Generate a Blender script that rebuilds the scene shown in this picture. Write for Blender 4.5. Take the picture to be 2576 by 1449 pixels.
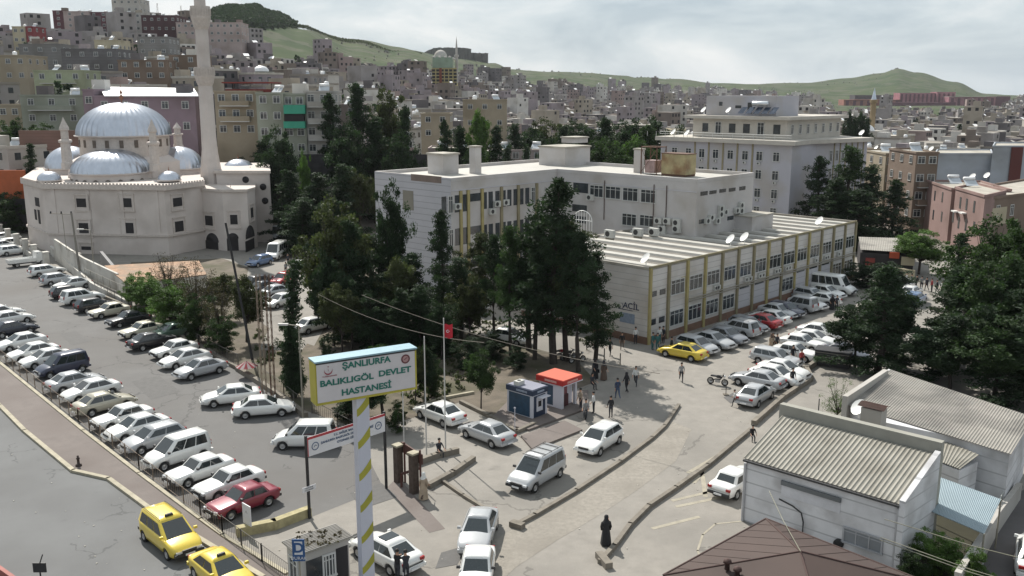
import bpy, bmesh, math, random
import numpy as np
from mathutils import Vector, Matrix
R=math.radians
random.seed(7); rng=np.random.default_rng(7)
for o in list(bpy.data.objects): bpy.data.objects.remove(o)
SC=bpy.context.scene; COL=SC.collection
# ---------------------------------------------------------------- camera
F=2318.; YH=235.; CH=24.3; P=math.atan((724.5-YH)/F)   # focal length and horizon in picture units (2576 wide)
cam=bpy.data.objects.new('camera',bpy.data.cameras.new('camera')); COL.objects.link(cam)
cam.location=(0,0,CH); cam.rotation_euler=(math.pi/2-P,0,0)
cam.data.sensor_width=36; cam.data.lens=36*F/2576; cam.data.clip_start=.5; cam.data.clip_end=20000
SC.camera=cam
SC.render.resolution_x=1024; SC.render.resolution_y=576
# ---------------------------------------------------------------- light
SUN_EL=46.5; SUN_AZ=-27.5      # azimuth from +Y, clockwise positive
def world():
    w=bpy.data.worlds.new("World"); SC.world=w; w.use_nodes=True
    nt=w.node_tree; nd=nt.nodes; lk=nt.links; nd.clear()
    out=nd.new('ShaderNodeOutputWorld'); bg=nd.new('ShaderNodeBackground')
    sky=nd.new('ShaderNodeTexSky'); sky.sky_type='NISHITA'; sky.sun_disc=False
    sky.sun_elevation=R(SUN_EL); sky.sun_rotation=R(SUN_AZ); sky.altitude=500; sky.air_density=1.2; sky.dust_density=2.0
    tc=nd.new('ShaderNodeTexCoord'); mp=nd.new('ShaderNodeMapping'); mp.inputs['Scale'].default_value=(1.9,1.9,5.2); mp.inputs['Location'].default_value=(.3,.1,.4)
    lk.new(tc.outputs['Generated'],mp.inputs['Vector'])
    n1=nd.new('ShaderNodeTexNoise'); n1.inputs['Scale'].default_value=3.0; n1.inputs['Detail'].default_value=7; n1.inputs['Roughness'].default_value=.56; n1.inputs['Distortion'].default_value=.35
    lk.new(mp.outputs[0],n1.inputs['Vector'])
    cr=nd.new('ShaderNodeValToRGB'); e=cr.color_ramp.elements
    e[0].position=.36; e[0].color=(4.7,5.6,6.3,1); e[1].position=.66; e[1].color=(9.0,9.2,9.3,1)
    m=e.new(.5); m.color=(6.5,7.25,7.7,1)
    lk.new(n1.outputs['Fac'],cr.inputs[0])
    mx=nd.new('ShaderNodeMix'); mx.data_type='RGBA'; mx.inputs[0].default_value=.88
    lk.new(sky.outputs[0],mx.inputs[6]); lk.new(cr.outputs[0],mx.inputs[7])
    lk.new(mx.outputs[2],bg.inputs[0]); bg.inputs[1].default_value=.08
    lk.new(bg.outputs[0],out.inputs[0])
world()
sl=bpy.data.lights.new('sun','SUN'); sl.energy=5.0; sl.angle=R(.6); sl.color=(1,.955,.88)
so=bpy.data.objects.new('sun',sl); COL.objects.link(so); so.location=(-60,100,120)
_d=Vector((math.sin(R(SUN_AZ))*math.cos(R(SUN_EL)),math.cos(R(SUN_AZ))*math.cos(R(SUN_EL)),math.sin(R(SUN_EL))))
so.rotation_euler=_d.to_track_quat('Z','Y').to_euler()
vs=SC.view_settings; vs.view_transform='Standard'; vs.look='None'; vs.gamma=1; vs.exposure=.36; vs.use_curve_mapping=False
# ---------------------------------------------------------------- picture measures -> ground points
cP,sP=math.cos(P),math.sin(P)
def ray(x,y):
    u=(x-1288)/F; v=(y-724.5)/F
    return (u, cP-v*sP, -sP-v*cP)
def G(x,y,z=0.):
    r=ray(x,y); t=(z-CH)/r[2]
    return Vector((r[0]*t,r[1]*t,z))
def atY(x,y,Y):
    r=ray(x,y); t=Y/r[1]; return Vector((r[0]*t,Y,CH+r[2]*t))
def row_of(p):
    dz=p[2]-CH; return 724.5-F*(p[1]*sP+dz*cP)/(p[1]*cP-dz*sP)
def topz(y,base):
    lo,hi=-50.,CH+3.5*base[1]
    for _ in range(50):
        m=(lo+hi)/2
        if row_of((base[0],base[1],m))>y: lo=m
        else: hi=m
    return lo
def zz(i,j,zx,zy): return ((i*1000+zx/2.574)/1.5528,(j*562.5+zy/2.574)/1.5528)
# ---------------------------------------------------------------- terrain
TP={0:[(188,0),(196,500),(204,425),(228,350),(265,280),(350,185),(500,115),(700,78),(900,90),(3500,225)],
 400:[(186,0),(196,480),(204,410),(222,350),(262,280),(350,205),(500,130),(700,75),(900,85),(3500,225)],
 600:[(172,0),(182,540),(192,400),(218,350),(260,300),(350,230),(500,180),(700,140),(1000,24),(1300,60),(3500,225)],
 650:[(168,0),(178,530),(188,398),(215,345),(260,300),(350,235),(500,185),(700,150),(1050,22),(1400,60),(3500,225)],
 700:[(166,0),(176,520),(186,396),(215,340),(260,300),(350,240),(500,190),(700,155),(1100,40),(1500,80),(3500,225)],
 760:[(164,0),(174,520),(184,394),(215,340),(260,300),(350,245),(500,200),(700,160),(1150,64),(1500,90),(3500,225)],
 900:[(165,0),(185,480),(200,420),(250,360),(350,290),(500,235),(700,195),(900,172),(1300,101),(1700,120),(3500,225)],
 1000:[(170,0),(190,480),(210,430),(260,380),(350,320),(500,260),(700,215),(900,186),(1450,122),(1900,140),(3500,225)],
 1150:[(185,0),(210,470),(250,425),(350,350),(500,285),(700,245),(1000,205),(1650,146),(2100,165),(3500,225)],
 1240:[(195,0),(250,440),(350,370),(500,310),(700,262),(1000,222),(1350,190),(1750,158),(2100,180),(3500,225)],
 1290:[(200,0),(260,445),(350,390),(500,330),(700,280),(1000,238),(1500,200),(2000,172),(2600,190),(3500,228)],
 1380:[(210,0),(300,420),(500,345),(700,295),(1000,250),(1500,205),(2000,177),(2600,195),(3500,230)],
 1480:[(230,0),(500,352),(700,305),(1000,265),(1500,225),(2100,182),(2600,205),(3500,232)],
 1570:[(250,0),(700,312),(1000,275),(1500,245),(2200,190),(2700,210),(3500,234)],
 1620:[(250,0),(700,315),(1000,278),(1500,250),(2300,192),(2800,212),(3500,235)],
 1700:[(250,0),(700,317),(1000,285),(1500,258),(2300,197),(2900,215),(3500,236)],
 1800:[(300,0),(1000,291),(1500,264),(2300,210),(2900,222),(3500,236)],
 2000:[(300,0),(1000,294),(1700,262),(2500,208),(3000,222),(3500,238)],
 2130:[(300,0),(1000,296),(1800,262),(2700,195),(3200,215),(3600,238)],
 2210:[(300,0),(1000,296),(1800,262),(2700,183),(3200,210),(3600,238)],
 2255:[(300,0),(1000,296),(1800,262),(2750,168),(3200,205),(3600,238)],
 2300:[(300,0),(1000,296),(1800,262),(2750,180),(3200,210),(3600,238)],
 2400:[(300,0),(1000,296),(1800,264),(2700,205),(3200,225),(3600,239)],
 2480:[(300,0),(1000,297),(1800,266),(2700,236),(3600,240)],
 2600:[(300,0),(1000,297),(1800,268),(2700,244),(3600,241)]}
_az=[];_pf=[]
for x in sorted(TP):
    r0=ray(x,YH); _az.append(math.atan2(r0[0],r0[1]))
    rs=[];zs=[]
    for r,row in TP[x]:
        if row==0: z=0.
        else:
            q=ray(x,row); z=CH+r*q[2]/math.hypot(q[0],q[1])
        rs.append(math.log(r)); zs.append(z)
    _pf.append((np.array(rs),np.array(zs)))
def _smooth(p,lr):
    rs,zs=p; return np.interp(lr,rs,zs)
def terr(X,Y):
    r=math.hypot(X,Y); az=math.atan2(X,Y)
    if Y<0: return 0.
    az=min(max(az,_az[0]),_az[-1]); lr=math.log(max(r,1.))
    k=1
    while k<len(_az)-1 and _az[k]<az: k+=1
    t=(az-_az[k-1])/(_az[k]-_az[k-1])
    t=t*t*(3-2*t)
    return float((1-t)*_smooth(_pf[k-1],lr)+t*_smooth(_pf[k],lr))
# ---------------------------------------------------------------- materials
MATS={}
def mat(name,col,rough=.8,metal=0.,var=.18,vs_=.7,bump=0.,bs=8.,stain=None,sscale=.15,emit=None,coat=0,groove=None,spec=.5,crack=None):
    """procedural material: base colour with noise variation, optional stains, grooves every n metres of height, waves"""
    if name in MATS: return MATS[name]
    m=bpy.data.materials.new(name); m.use_nodes=True; nt=m.node_tree; nd=nt.nodes; lk=nt.links
    b=nd['Principled BSDF']; b.inputs['Roughness'].default_value=rough; b.inputs['Metallic'].default_value=metal
    b.inputs['Specular IOR Level'].default_value=spec; b.inputs['Coat Weight'].default_value=coat
    g=nd.new('ShaderNodeNewGeometry')
    n=nd.new('ShaderNodeTexNoise'); n.inputs['Scale'].default_value=vs_; n.inputs['Detail'].default_value=6; n.inputs['Roughness'].default_value=.65
    lk.new(g.outputs['Position'],n.inputs['Vector'])
    cr=nd.new('ShaderNodeValToRGB'); e=cr.color_ramp.elements
    e[0].position=.3; e[0].color=tuple(c*(1-var) for c in col)+(1,); e[1].position=.7; e[1].color=tuple(min(1,c*(1+var*.8)) for c in col)+(1,)
    lk.new(n.outputs['Fac'],cr.inputs[0]); c=cr.outputs[0]
    if stain:
        n2=nd.new('ShaderNodeTexNoise'); n2.inputs['Scale'].default_value=sscale; n2.inputs['Detail'].default_value=5
        lk.new(g.outputs['Position'],n2.inputs['Vector'])
        c2=nd.new('ShaderNodeValToRGB'); c2.color_ramp.elements[0].position=.45; c2.color_ramp.elements[1].position=.68
        lk.new(n2.outputs['Fac'],c2.inputs[0])
        mx=nd.new('ShaderNodeMix'); mx.data_type='RGBA'; lk.new(c2.outputs[0],mx.inputs[0]); lk.new(c,mx.inputs[6]); mx.inputs[7].default_value=tuple(stain)+(1,)
        c=mx.outputs[2]
    if groove:
        sp=nd.new('ShaderNodeSeparateXYZ'); lk.new(g.outputs['Position'],sp.inputs[0])
        a=nd.new('ShaderNodeMath'); a.operation='FRACT'; d=nd.new('ShaderNodeMath'); d.operation='DIVIDE'; d.inputs[1].default_value=groove
        lk.new(sp.outputs[2],d.inputs[0]); lk.new(d.outputs[0],a.inputs[0])
        l=nd.new('ShaderNodeMath'); l.operation='LESS_THAN'; l.inputs[1].default_value=.1; lk.new(a.outputs[0],l.inputs[0])
        mx=nd.new('ShaderNodeMix'); mx.data_type='RGBA'; lk.new(l.outputs[0],mx.inputs[0]); lk.new(c,mx.inputs[6]); mx.inputs[7].default_value=tuple(q*.66 for q in col)+(1,)
        c=mx.outputs[2]
    if crack:   # thin branching cracks and darker patches of the surface itself
        vo=nd.new('ShaderNodeTexVoronoi'); vo.feature='DISTANCE_TO_EDGE'; vo.inputs['Scale'].default_value=crack
        nw=nd.new('ShaderNodeTexNoise'); nw.inputs['Scale'].default_value=1.3; nw.inputs['Detail'].default_value=5; lk.new(g.outputs['Position'],nw.inputs['Vector'])
        va=nd.new('ShaderNodeVectorMath'); va.operation='ADD'; vm=nd.new('ShaderNodeVectorMath'); vm.operation='SCALE'; vm.inputs[3].default_value=1.6
        lk.new(nw.outputs['Color'],vm.inputs[0]); lk.new(vm.outputs[0],va.inputs[0]); lk.new(g.outputs['Position'],va.inputs[1]); lk.new(va.outputs[0],vo.inputs['Vector'])
        lt_=nd.new('ShaderNodeMath'); lt_.operation='LESS_THAN'; lt_.inputs[1].default_value=.012; lk.new(vo.outputs['Distance'],lt_.inputs[0])
        nm=nd.new('ShaderNodeTexNoise'); nm.inputs['Scale'].default_value=.09; lk.new(g.outputs['Position'],nm.inputs['Vector'])
        gt_=nd.new('ShaderNodeMath'); gt_.operation='GREATER_THAN'; gt_.inputs[1].default_value=.52; lk.new(nm.outputs['Fac'],gt_.inputs[0])
        mu=nd.new('ShaderNodeMath'); mu.operation='MULTIPLY'; lk.new(lt_.outputs[0],mu.inputs[0]); lk.new(gt_.outputs[0],mu.inputs[1]); mv=nd.new('ShaderNodeMath'); mv.operation='MULTIPLY'; mv.inputs[1].default_value=.6; lk.new(mu.outputs[0],mv.inputs[0])
        mx=nd.new('ShaderNodeMix'); mx.data_type='RGBA'; lk.new(mv.outputs[0],mx.inputs[0]); lk.new(c,mx.inputs[6]); mx.inputs[7].default_value=tuple(q*.45 for q in col)+(1,); c=mx.outputs[2]
        ns=nd.new('ShaderNodeTexNoise'); ns.inputs['Scale'].default_value=.55; ns.inputs['Detail'].default_value=3; lk.new(g.outputs['Position'],ns.inputs['Vector'])
        rs=nd.new('ShaderNodeValToRGB'); rs.color_ramp.elements[0].position=.66; rs.color_ramp.elements[1].position=.78; rs.color_ramp.elements[1].color=(.55,.55,.55,1); lk.new(ns.outputs['Fac'],rs.inputs[0])
        mx=nd.new('ShaderNodeMix'); mx.data_type='RGBA'; lk.new(rs.outputs[0],mx.inputs[0]); lk.new(c,mx.inputs[6]); mx.inputs[7].default_value=tuple(q*.55 for q in col)+(1,); c=mx.outputs[2]
    lk.new(c,b.inputs['Base Color'])
    if bump:
        n3=nd.new('ShaderNodeTexNoise'); n3.inputs['Scale'].default_value=bs; n3.inputs['Detail'].default_value=4; lk.new(g.outputs['Position'],n3.inputs['Vector'])
        bp=nd.new('ShaderNodeBump'); bp.inputs['Strength'].default_value=bump; bp.inputs['Distance'].default_value=.05
        lk.new(n3.outputs['Fac'],bp.inputs['Height']); lk.new(bp.outputs[0],b.inputs['Normal'])
    MATS[name]=m; return m
def srgb(r,g,b,k=1.):
    f=lambda c:((c/255+.055)/1.055)**2.4 if c>10 else c/255/12.92
    return (f(r)*k,f(g)*k,f(b)*k)
# ---------------------------------------------------------------- mesh helpers
class MB:
    def __init__(s): s.v=[];s.f=[];s.m=[];s.sm=[]
    def add(s,vs,fs,mi=0,smooth=False):
        n=len(s.v); s.v+= [tuple(v) for v in vs]
        for f in fs: s.f.append(tuple(i+n for i in f)); s.m.append(mi); s.sm.append(smooth)
        return s
    def box(s,c,d,rz=0,mi=0,taper=1.):
        hx,hy,hz=d[0]/2,d[1]/2,d[2]/2; ca,sa=math.cos(rz),math.sin(rz); vs=[]
        for z,k in((-hz,1),(hz,taper)):
            for x,y in((-hx,-hy),(hx,-hy),(hx,hy),(-hx,hy)):
                x*=k;y*=k; vs.append((c[0]+x*ca-y*sa,c[1]+x*sa+y*ca,c[2]+z))
        return s.add(vs,[(3,2,1,0),(4,5,6,7),(0,1,5,4),(1,2,6,5),(2,3,7,6),(3,0,4,7)],mi)
    def b2(s,x0,x1,y0,y1,z0,z1,mi=0): return s.box(((x0+x1)/2,(y0+y1)/2,(z0+z1)/2),(abs(x1-x0),abs(y1-y0),abs(z1-z0)),0,mi)
    def prism(s,poly,z0,z1,mi=0,cap=True,mtop=None):
        n=len(poly); A=sum(poly[i][0]*poly[(i+1)%n][1]-poly[(i+1)%n][0]*poly[i][1] for i in range(n))
        if A<0: poly=poly[::-1]
        if not hasattr(z1,'__len__'): z1=[z1]*n
        vs=[(p[0],p[1],z0) for p in poly]+[(p[0],p[1],z1[i]) for i,p in enumerate(poly)]
        s.add(vs,[(i,(i+1)%n,n+(i+1)%n,n+i) for i in range(n)],mi)
        if cap:
            s.add(vs[n:],[tuple(range(n))],mi if mtop is None else mtop); s.add(vs[:n],[tuple(range(n))[::-1]],mi)
        return s
    def tube(s,pts,r,n=6,mi=0,r2=None,smooth=True):
        pts=[Vector(p) for p in pts]; k=len(pts); vs=[]
        for i,p in enumerate(pts):
            d=(pts[min(i+1,k-1)]-pts[max(i-1,0)]).normalized()
            a=d.cross(Vector((0,0,1))); a=a.normalized() if a.length>1e-3 else Vector((1,0,0)); b=a.cross(d)
            rr=r if r2 is None else r+(r2-r)*i/(k-1)
            if hasattr(r,'__len__'): rr=r[i]
            for j in range(n):
                t=2*math.pi*j/n; vs.append(p+a*math.cos(t)*rr+b*math.sin(t)*rr)
        fs=[(i*n+j,i*n+(j+1)%n,(i+1)*n+(j+1)%n,(i+1)*n+j) for i in range(k-1) for j in range(n)]
        s.add(vs,fs,mi,smooth); s.add(vs[:n],[tuple(range(n))[::-1]],mi); s.add(vs[-n:],[tuple(range(n))],mi); return s
    def lathe(s,prof,n=24,c=(0,0,0),mi=0,a0=0,a1=2*math.pi,axis='z',smooth=True):
        full=abs(a1-a0-2*math.pi)<1e-6; m=n if full else n+1; vs=[]
        for r,z in prof:
            for j in range(m):
                t=a0+(a1-a0)*j/n
                p=(r*math.cos(t),r*math.sin(t),z)
                if axis=='y': p=(p[0],p[2],p[1])
                if axis=='x': p=(p[2],p[0],p[1])
                vs.append((c[0]+p[0],c[1]+p[1],c[2]+p[2]))
        fs=[]
        for i in range(len(prof)-1):
            for j in range(n):
                j2=(j+1)%m; f=(i*m+j,i*m+j2,(i+1)*m+j2,(i+1)*m+j); fs.append(f if axis!='y' else f[::-1])
        return s.add(vs,fs,mi,smooth)
    def xf(s,M):
        s.v=[tuple(M@Vector(v)) for v in s.v]; return s
    def mesh(s,name,mats):
        me=bpy.data.meshes.new(name); me.from_pydata(s.v,[],s.f)
        for m in (mats if isinstance(mats,(list,tuple)) else [mats]): me.materials.append(m)
        me.polygons.foreach_set('material_index',s.m); me.polygons.foreach_set('use_smooth',s.sm); me.update(); return me
    def build(s,name,mats,parent=None,loc=None,rz=0):
        return ob(name,s.mesh(name,mats),parent,loc,rz)
def ob(name,me,parent=None,loc=None,rz=0):
    o=bpy.data.objects.new(name,me); COL.objects.link(o)
    if loc is not None: o.location=loc
    if rz: o.rotation_euler.z=rz
    if parent: o.parent=parent
    return o
def tag(o,label=None,cat=None,group=None,kind=None):
    if label: o['label']=label
    if cat: o['category']=cat
    if group: o['group']=group
    if kind: o['kind']=kind
    return o
def thing(name,label,cat,loc=(0,0,0),rz=0,group=None):
    o=ob(name,None,None,loc,rz); return tag(o,label,cat,group)
KIDS={}
def kids(o): return list(o.children)
def dup(root,loc=None,rz=None,sc=None,label=None,group=None,parent=None,links=None):
    c=root.copy(); COL.objects.link(c); c.parent=parent
    if loc is not None: c.location=loc
    if rz is not None: c.rotation_euler.z=rz
    if sc is not None: c.scale=sc if hasattr(sc,'__len__') else (sc,sc,sc)
    if label: c['label']=label
    if group: c['group']=group
    for ch in (links or TREE)[root.name]:
        dup(ch,parent=c,links=links)
    return c
class _T(dict):
    def __missing__(s,k):
        s[k]=[o for o in bpy.data.objects if o.parent and o.parent.name==k]; return s[k]
TREE=_T()
def struct(name,mb,m): return tag(mb.build(name,m),kind='structure')
# ---------------------------------------------------------------- common materials
CONC=mat('court_concrete',srgb(178,172,163,.52),.9,var=.13,vs_=.9,stain=srgb(164,159,151,.47),sscale=.09,bump=.3,crack=.13)
ASPH=mat('lot_asphalt',srgb(142,140,138,.44),.9,var=.10,vs_=.35,stain=srgb(128,124,120,.47),sscale=.07,bump=.25,bs=20,crack=.16)
STREET=mat('street_asphalt',srgb(147,148,148,.44),.88,var=.08,vs_=.3,stain=srgb(132,132,132,.44),sscale=.12,bump=.2,bs=20,crack=.2)
PAVE=mat('pavement_blocks',srgb(154,143,137,.46),.9,var=.12,vs_=1.2,stain=srgb(142,130,124,.46),sscale=.3,bump=.3,bs=6)
COBB=mat('cobble_setts',srgb(176,169,158,.56),.92,var=.2,vs_=3.4,bump=.6,bs=5,stain=srgb(162,155,144,.53),sscale=.3)
KERB=mat('kerb_stone',srgb(196,187,164,.62),.85,var=.25,vs_=1.5)
KERBD=mat('kerb_concrete',srgb(146,138,126,.62),.9,var=.3,vs_=1.4)
SOIL=mat('dry_soil',srgb(142,130,114,.45),.95,var=.35,vs_=.8,stain=srgb(96,94,66,.5),sscale=.25,bump=.4)
def ground_mat():
    m=bpy.data.materials.new('terrain'); m.use_nodes=True; nt=m.node_tree; nd=nt.nodes; lk=nt.links; b=nd['Principled BSDF']; b.inputs['Roughness'].default_value=.95; b.inputs['Specular IOR Level'].default_value=.1
    g=nd.new('ShaderNodeNewGeometry')
    def noise(sc,det=6,dist=0):
        n=nd.new('ShaderNodeTexNoise'); n.inputs['Scale'].default_value=sc; n.inputs['Detail'].default_value=det; n.inputs['Distortion'].default_value=dist; lk.new(g.outputs['Position'],n.inputs['Vector']); return n.outputs['Fac']
    def ramp(s,a,b_,ca,cb):
        r=nd.new('ShaderNodeValToRGB'); r.color_ramp.elements[0].position=a; r.color_ramp.elements[1].position=b_; r.color_ramp.elements[0].color=ca+(1,); r.color_ramp.elements[1].color=cb+(1,); lk.new(s,r.inputs[0]); return r.outputs[0]
    def mix(f,a,b_):
        x=nd.new('ShaderNodeMix'); x.data_type='RGBA'; lk.new(f,x.inputs[0]); lk.new(a,x.inputs[6]); lk.new(b_,x.inputs[7]); return x.outputs[2]
    grass=ramp(noise(.012,8,.4),.35,.68,(.028,.050,.017),(.060,.076,.033))
    rocks=ramp(noise(.022,12,1.5),.50,.57,(.0,.0,.0),(1,1,1))
    rockc=ramp(noise(.3,6),.3,.7,(.075,.07,.056),(.13,.12,.096))
    mk=nd.new('ShaderNodeMath'); mk.operation='MULTIPLY'; lk.new(rocks,mk.inputs[0]); mk.inputs[1].default_value=.5
    grass=mix(mk.outputs[0],grass,rockc)
    town=ramp(noise(.08,8),.35,.7,(.10,.09,.08),(.22,.20,.175))
    ca=nd.new('ShaderNodeAttribute'); ca.attribute_name='grass'
    lk.new(mix(ca.outputs['Fac'],town,grass),b.inputs['Base Color']); return m
TERR=ground_mat()
RMAX=[(0,640),(560,640),(600,600),(700,560),(850,640),(1000,860),(1150,1000),(1350,1250),(1500,1500),(1650,1700),(1850,1900),(2080,1500),(2100,950),(2420,950),(2500,1300),(2600,2600)]
def colx(X,Y): return 1288+F*(X/Y)*(cP+ (724.5-YH)/F*sP) if Y>1 else (-1e4 if X<0 else 1e4)
def rmax(x): return float(np.interp(x,[a for a,_ in RMAX],[b for _,b in RMAX]))
def terrain():
    azs=np.concatenate([np.linspace(-180,-36,14)[:-1],np.linspace(-36,36,289),np.linspace(36,180,14)[1:-1]])
    rs=np.concatenate([[3,20,60,100,140,150],np.geomspace(156,7000,120)])
    vs=[];cols=[]
    for r in rs:
        for a in azs:
            X,Y=r*math.sin(R(a)),r*math.cos(R(a)); z=terr(X,Y)
            if r>600: z+=(math.sin(X*.013+1)*math.cos(Y*.011)+.5*math.sin(X*.037+Y*.029))*min(1,(r-600)/600)*(1.4+(3 if r>900 and z>60 else 0))*.8
            if r>4200: z-=(r-4200)*.006
            vs.append((X,Y,z-.06)); x=colx(X,Y)
            gq=1. if (Y>0 and r>rmax(max(0,min(2600,x)))) else 0.
            cols.append(gq)
    n=len(azs); fs=[(i*n+j,i*n+(j+1)%n,(i+1)*n+(j+1)%n,(i+1)*n+j) for i in range(len(rs)-1) for j in range(n)]
    fs=[f[::-1] for f in fs]; fs.append(tuple(range(n)))
    me=bpy.data.meshes.new('ground'); me.from_pydata(vs,[],fs); me.materials.append(TERR)
    at=me.attributes.new('grass','FLOAT','POINT'); at.data.foreach_set('value',cols)
    me.polygons.foreach_set('use_smooth',[True]*len(me.polygons)); me.update()
    me.flip_normals() if me.polygons[50].normal.z<0 else None
    tag(ob('ground',me),kind='structure')
terrain()
from mathutils.geometry import tessellate_polygon
def sheet(name,pts,z,m,px=True):
    vs=[G(x,y,z) if px else Vector((x,y,z)) for x,y in pts]
    tr=tessellate_polygon([vs]); mb=MB()
    for t in tr:
        a,b,c=[vs[i] for i in t]
        if (b-a).cross(c-a).z<0: t=t[::-1]
        mb.add([vs[i] for i in t],[(0,1,2)])
    return struct(name,mb,m)
# ground sheets (each a few mm above the one below)
sheet('courtyard',[(-700,1500),(-700,560),(0,560),(700,545),(1700,560),(2340,610),(3400,900),(3400,1500),(2500,1900),(0,1900)],.0,CONC)
LOT=[(-260,700),(-120,610),(0,583),(60,640),(140,690),(325,770),(600,925),(645,955),(770,1045),(905,1110),(965,1228),(785,1300),(600,1345),(510,1315),(350,1190),(198,1075),(90,980),(0,905),(-200,760)]
sheet('parking_lot',LOT,.004,ASPH)
ST=[(-500,1700),(-600,640),(-90,950),(0,1025),(62,1087),(184,1187),(273,1207),(375,1282),(660,1455),(900,1600),(1000,1900),(0,1900)]
sheet('street',ST,.004,STREET)
SW=[(-90,950),(0,1025),(62,1087),(184,1187),(273,1207),(375,1282),(660,1455),(900,1600),(960,1560),(720,1449),(555,1350),(505,1312),(350,1196),(210,1088),(0,917),(-120,822)]
def slab(name,pts,h,m,z0=-.02):
    P2=[G(x,y,0) for x,y in pts]; tr=tessellate_polygon([P2]); mb=MB(); n=len(P2)
    top=[(p.x,p.y,h) for p in P2]
    for t in tr:
        a,b,c=[Vector(top[i]) for i in t]
        if (b-a).cross(c-a).z<0: t=t[::-1]
        mb.add([top[i] for i in t],[(0,1,2)])
    for i in range(n):
        j=(i+1)%n; mb.add([(P2[i].x,P2[i].y,z0),(P2[j].x,P2[j].y,z0),top[j],top[i]],[(0,1,2,3)])
    return struct(name,mb,m)
slab('sidewalk',SW,.14,PAVE)
def kerb(name,pts,w,h,m,z0=0,px=True,label=None):
    P2=[G(x,y,0) if px else Vector((x,y,0)) for x,y in pts]; mb=MB()
    for a,b in zip(P2,P2[1:]):
        d=b-a; mb.box(((a.x+b.x)/2,(a.y+b.y)/2,z0+h/2),(d.length+w*.5,w,h),math.atan2(d.y,d.x))
    return mb.build(name,m)
def lowwall(label,pts,w,h,m,z0=0,cat='low wall',name='low_wall'):
    return tag(kerb(name,pts,w,h,m,z0),label,cat)
tag(kerb('street_kerb',[(-90,950),(0,1023),(62,1086),(184,1187),(273,1207),(375,1282),(660,1455)],.3,.17,KERB),kind='structure')
tag(kerb('sidewalk_kerb',[(-120,820),(0,917),(210,1088),(350,1196),(505,1312),(560,1352),(720,1449)],.25,.22,KERB,0),kind='structure')
# cobbled lane between the two long kerbs
K1=[(1303,1322),(1345,1300),(1450,1238),(1560,1165),(1640,1105),(1672,1075),(1690,1048),(1707,1022)]
K2=[(1510,1418),(1545,1380),(1585,1325),(1632,1278),(1700,1232),(1780,1175),(1888,1085)]
K3=[(1896,1070),(1970,1005),(2040,958)]; K4=[(2040,958),(2028,935),(2070,905)]
sheet('cobbled_lane',[(1150,1480),(1200,1380),(1303,1325),(1450,1240),(1560,1168),(1640,1110),(1690,1060),(1740,1080),(1700,1160),(1600,1235),(1500,1300),(1400,1360),(1300,1425),(1240,1480)],.008,COBB)
lowwall('long low concrete kerb wall curving up the middle of the courtyard lane',K1,.26,.22,KERBD)
lowwall('low concrete kerb wall bending right past the walking woman in black',K2,.26,.26,KERBD)
lowwall('low concrete kerb wall below the right-hand row of parked cars',K3,.35,.4,KERBD)
lowwall('short low kerb wall piece beside the dark green tree on the right',K4,.35,.5,KERBD)
tag(kerb('end_block',[(1290,1323),(1312,1330)],.45,.32,KERBD),'broken concrete block at the near end of the long curving kerb','block')
tag(kerb('end_block',[(1508,1404),(1530,1430)],.42,.36,KERBD),'chipped pale concrete block at the near end of the bending kerb wall','block')
for pts,z in(([(1130,1275),(1225,1210),(1290,1180),(1240,1255),(1180,1300)],.006),):
    pass
DIRTY=mat('faded_paint',srgb(188,180,162,.60),.9,var=.2,vs_=2)
mb=MB()
for a,b in(((1730,1190),(1850,1120)),((1745,1215),(1800,1150)),((1690,1260),(1880,1215)),((1700,1275),(1890,1235)),((1640,1330),(1760,1300)),((1765,1180),(1775,1250))):
    A,B=G(*a),G(*b); d=B-A; mb.box(((A.x+B.x)/2,(A.y+B.y)/2,.006),(d.length,.28,.004),math.atan2(d.y,d.x))
tag(mb.build('road_marking',DIRTY),kind='structure')
mb=MB(); L=[(2010,1305),(1880,1310),(1800,1318),(1768,1345),(1755,1385),(1770,1425)]
for a,b in zip(L,L[1:]):
    A,B=G(*a),G(*b); d=B-A; mb.box(((A.x+B.x)/2,(A.y+B.y)/2,.008),(d.length+.1,.12,.004),math.atan2(d.y,d.x))
tag(mb.build('curved_marking',DIRTY),kind='structure')
# soil beds under the trees
sheet('tree_bed',[(600,930),(760,1030),(905,1080),(1010,1060),(1160,1010),(1290,1075),(1420,990),(1500,960),(1450,905),(1250,850),(1060,800),(950,700),(840,600),(780,560),(740,560),(760,700),(840,780),(760,880),(640,880)],.012,SOIL)
sheet('planted_slope',[(300,740),(330,660),(560,650),(700,700),(690,800),(640,900),(600,920)],.016,SOIL)
sheet('inner_yard',[(1060,775),(1180,720),(1330,760),(1340,830),(1290,850),(1180,840)],.018,CONC)
sheet('inner_road',[(650,560),(735,545),(760,640),(770,760),(830,800),(790,870),(700,840),(640,800),(620,700)],.02,CONC)
slab('kerb_island',[(1310,1100),(1420,1062),(1465,1085),(1340,1135)],.15,PAVE)
slab('kiosk_island',[(1230,1062),(1330,1085),(1480,1030),(1480,985),(1290,1000)],.16,PAVE)
sheet('gate_path',[(975,1225),(1000,1200),(1120,1330),(1080,1340),(1010,1270)],.009,PAVE)
kb=lowwall('low stone wall curving from the gateway across the sandy yard',[(1080,1228),(1140,1195),(1190,1160)],.35,.35,KERBD)
lowwall('low yellowish stone wall beside the maroon car and the booth',[(600,1348),(690,1330),(775,1298)],.45,.55,mat('yellow_stone',srgb(176,166,128,.8),.9,var=.3,vs_=2))
lowwall('dark low kerb crossing the yard above the silver driving car',[(1115,1215),(1165,1250),(1230,1290)],.2,.2,KERBD)

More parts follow.
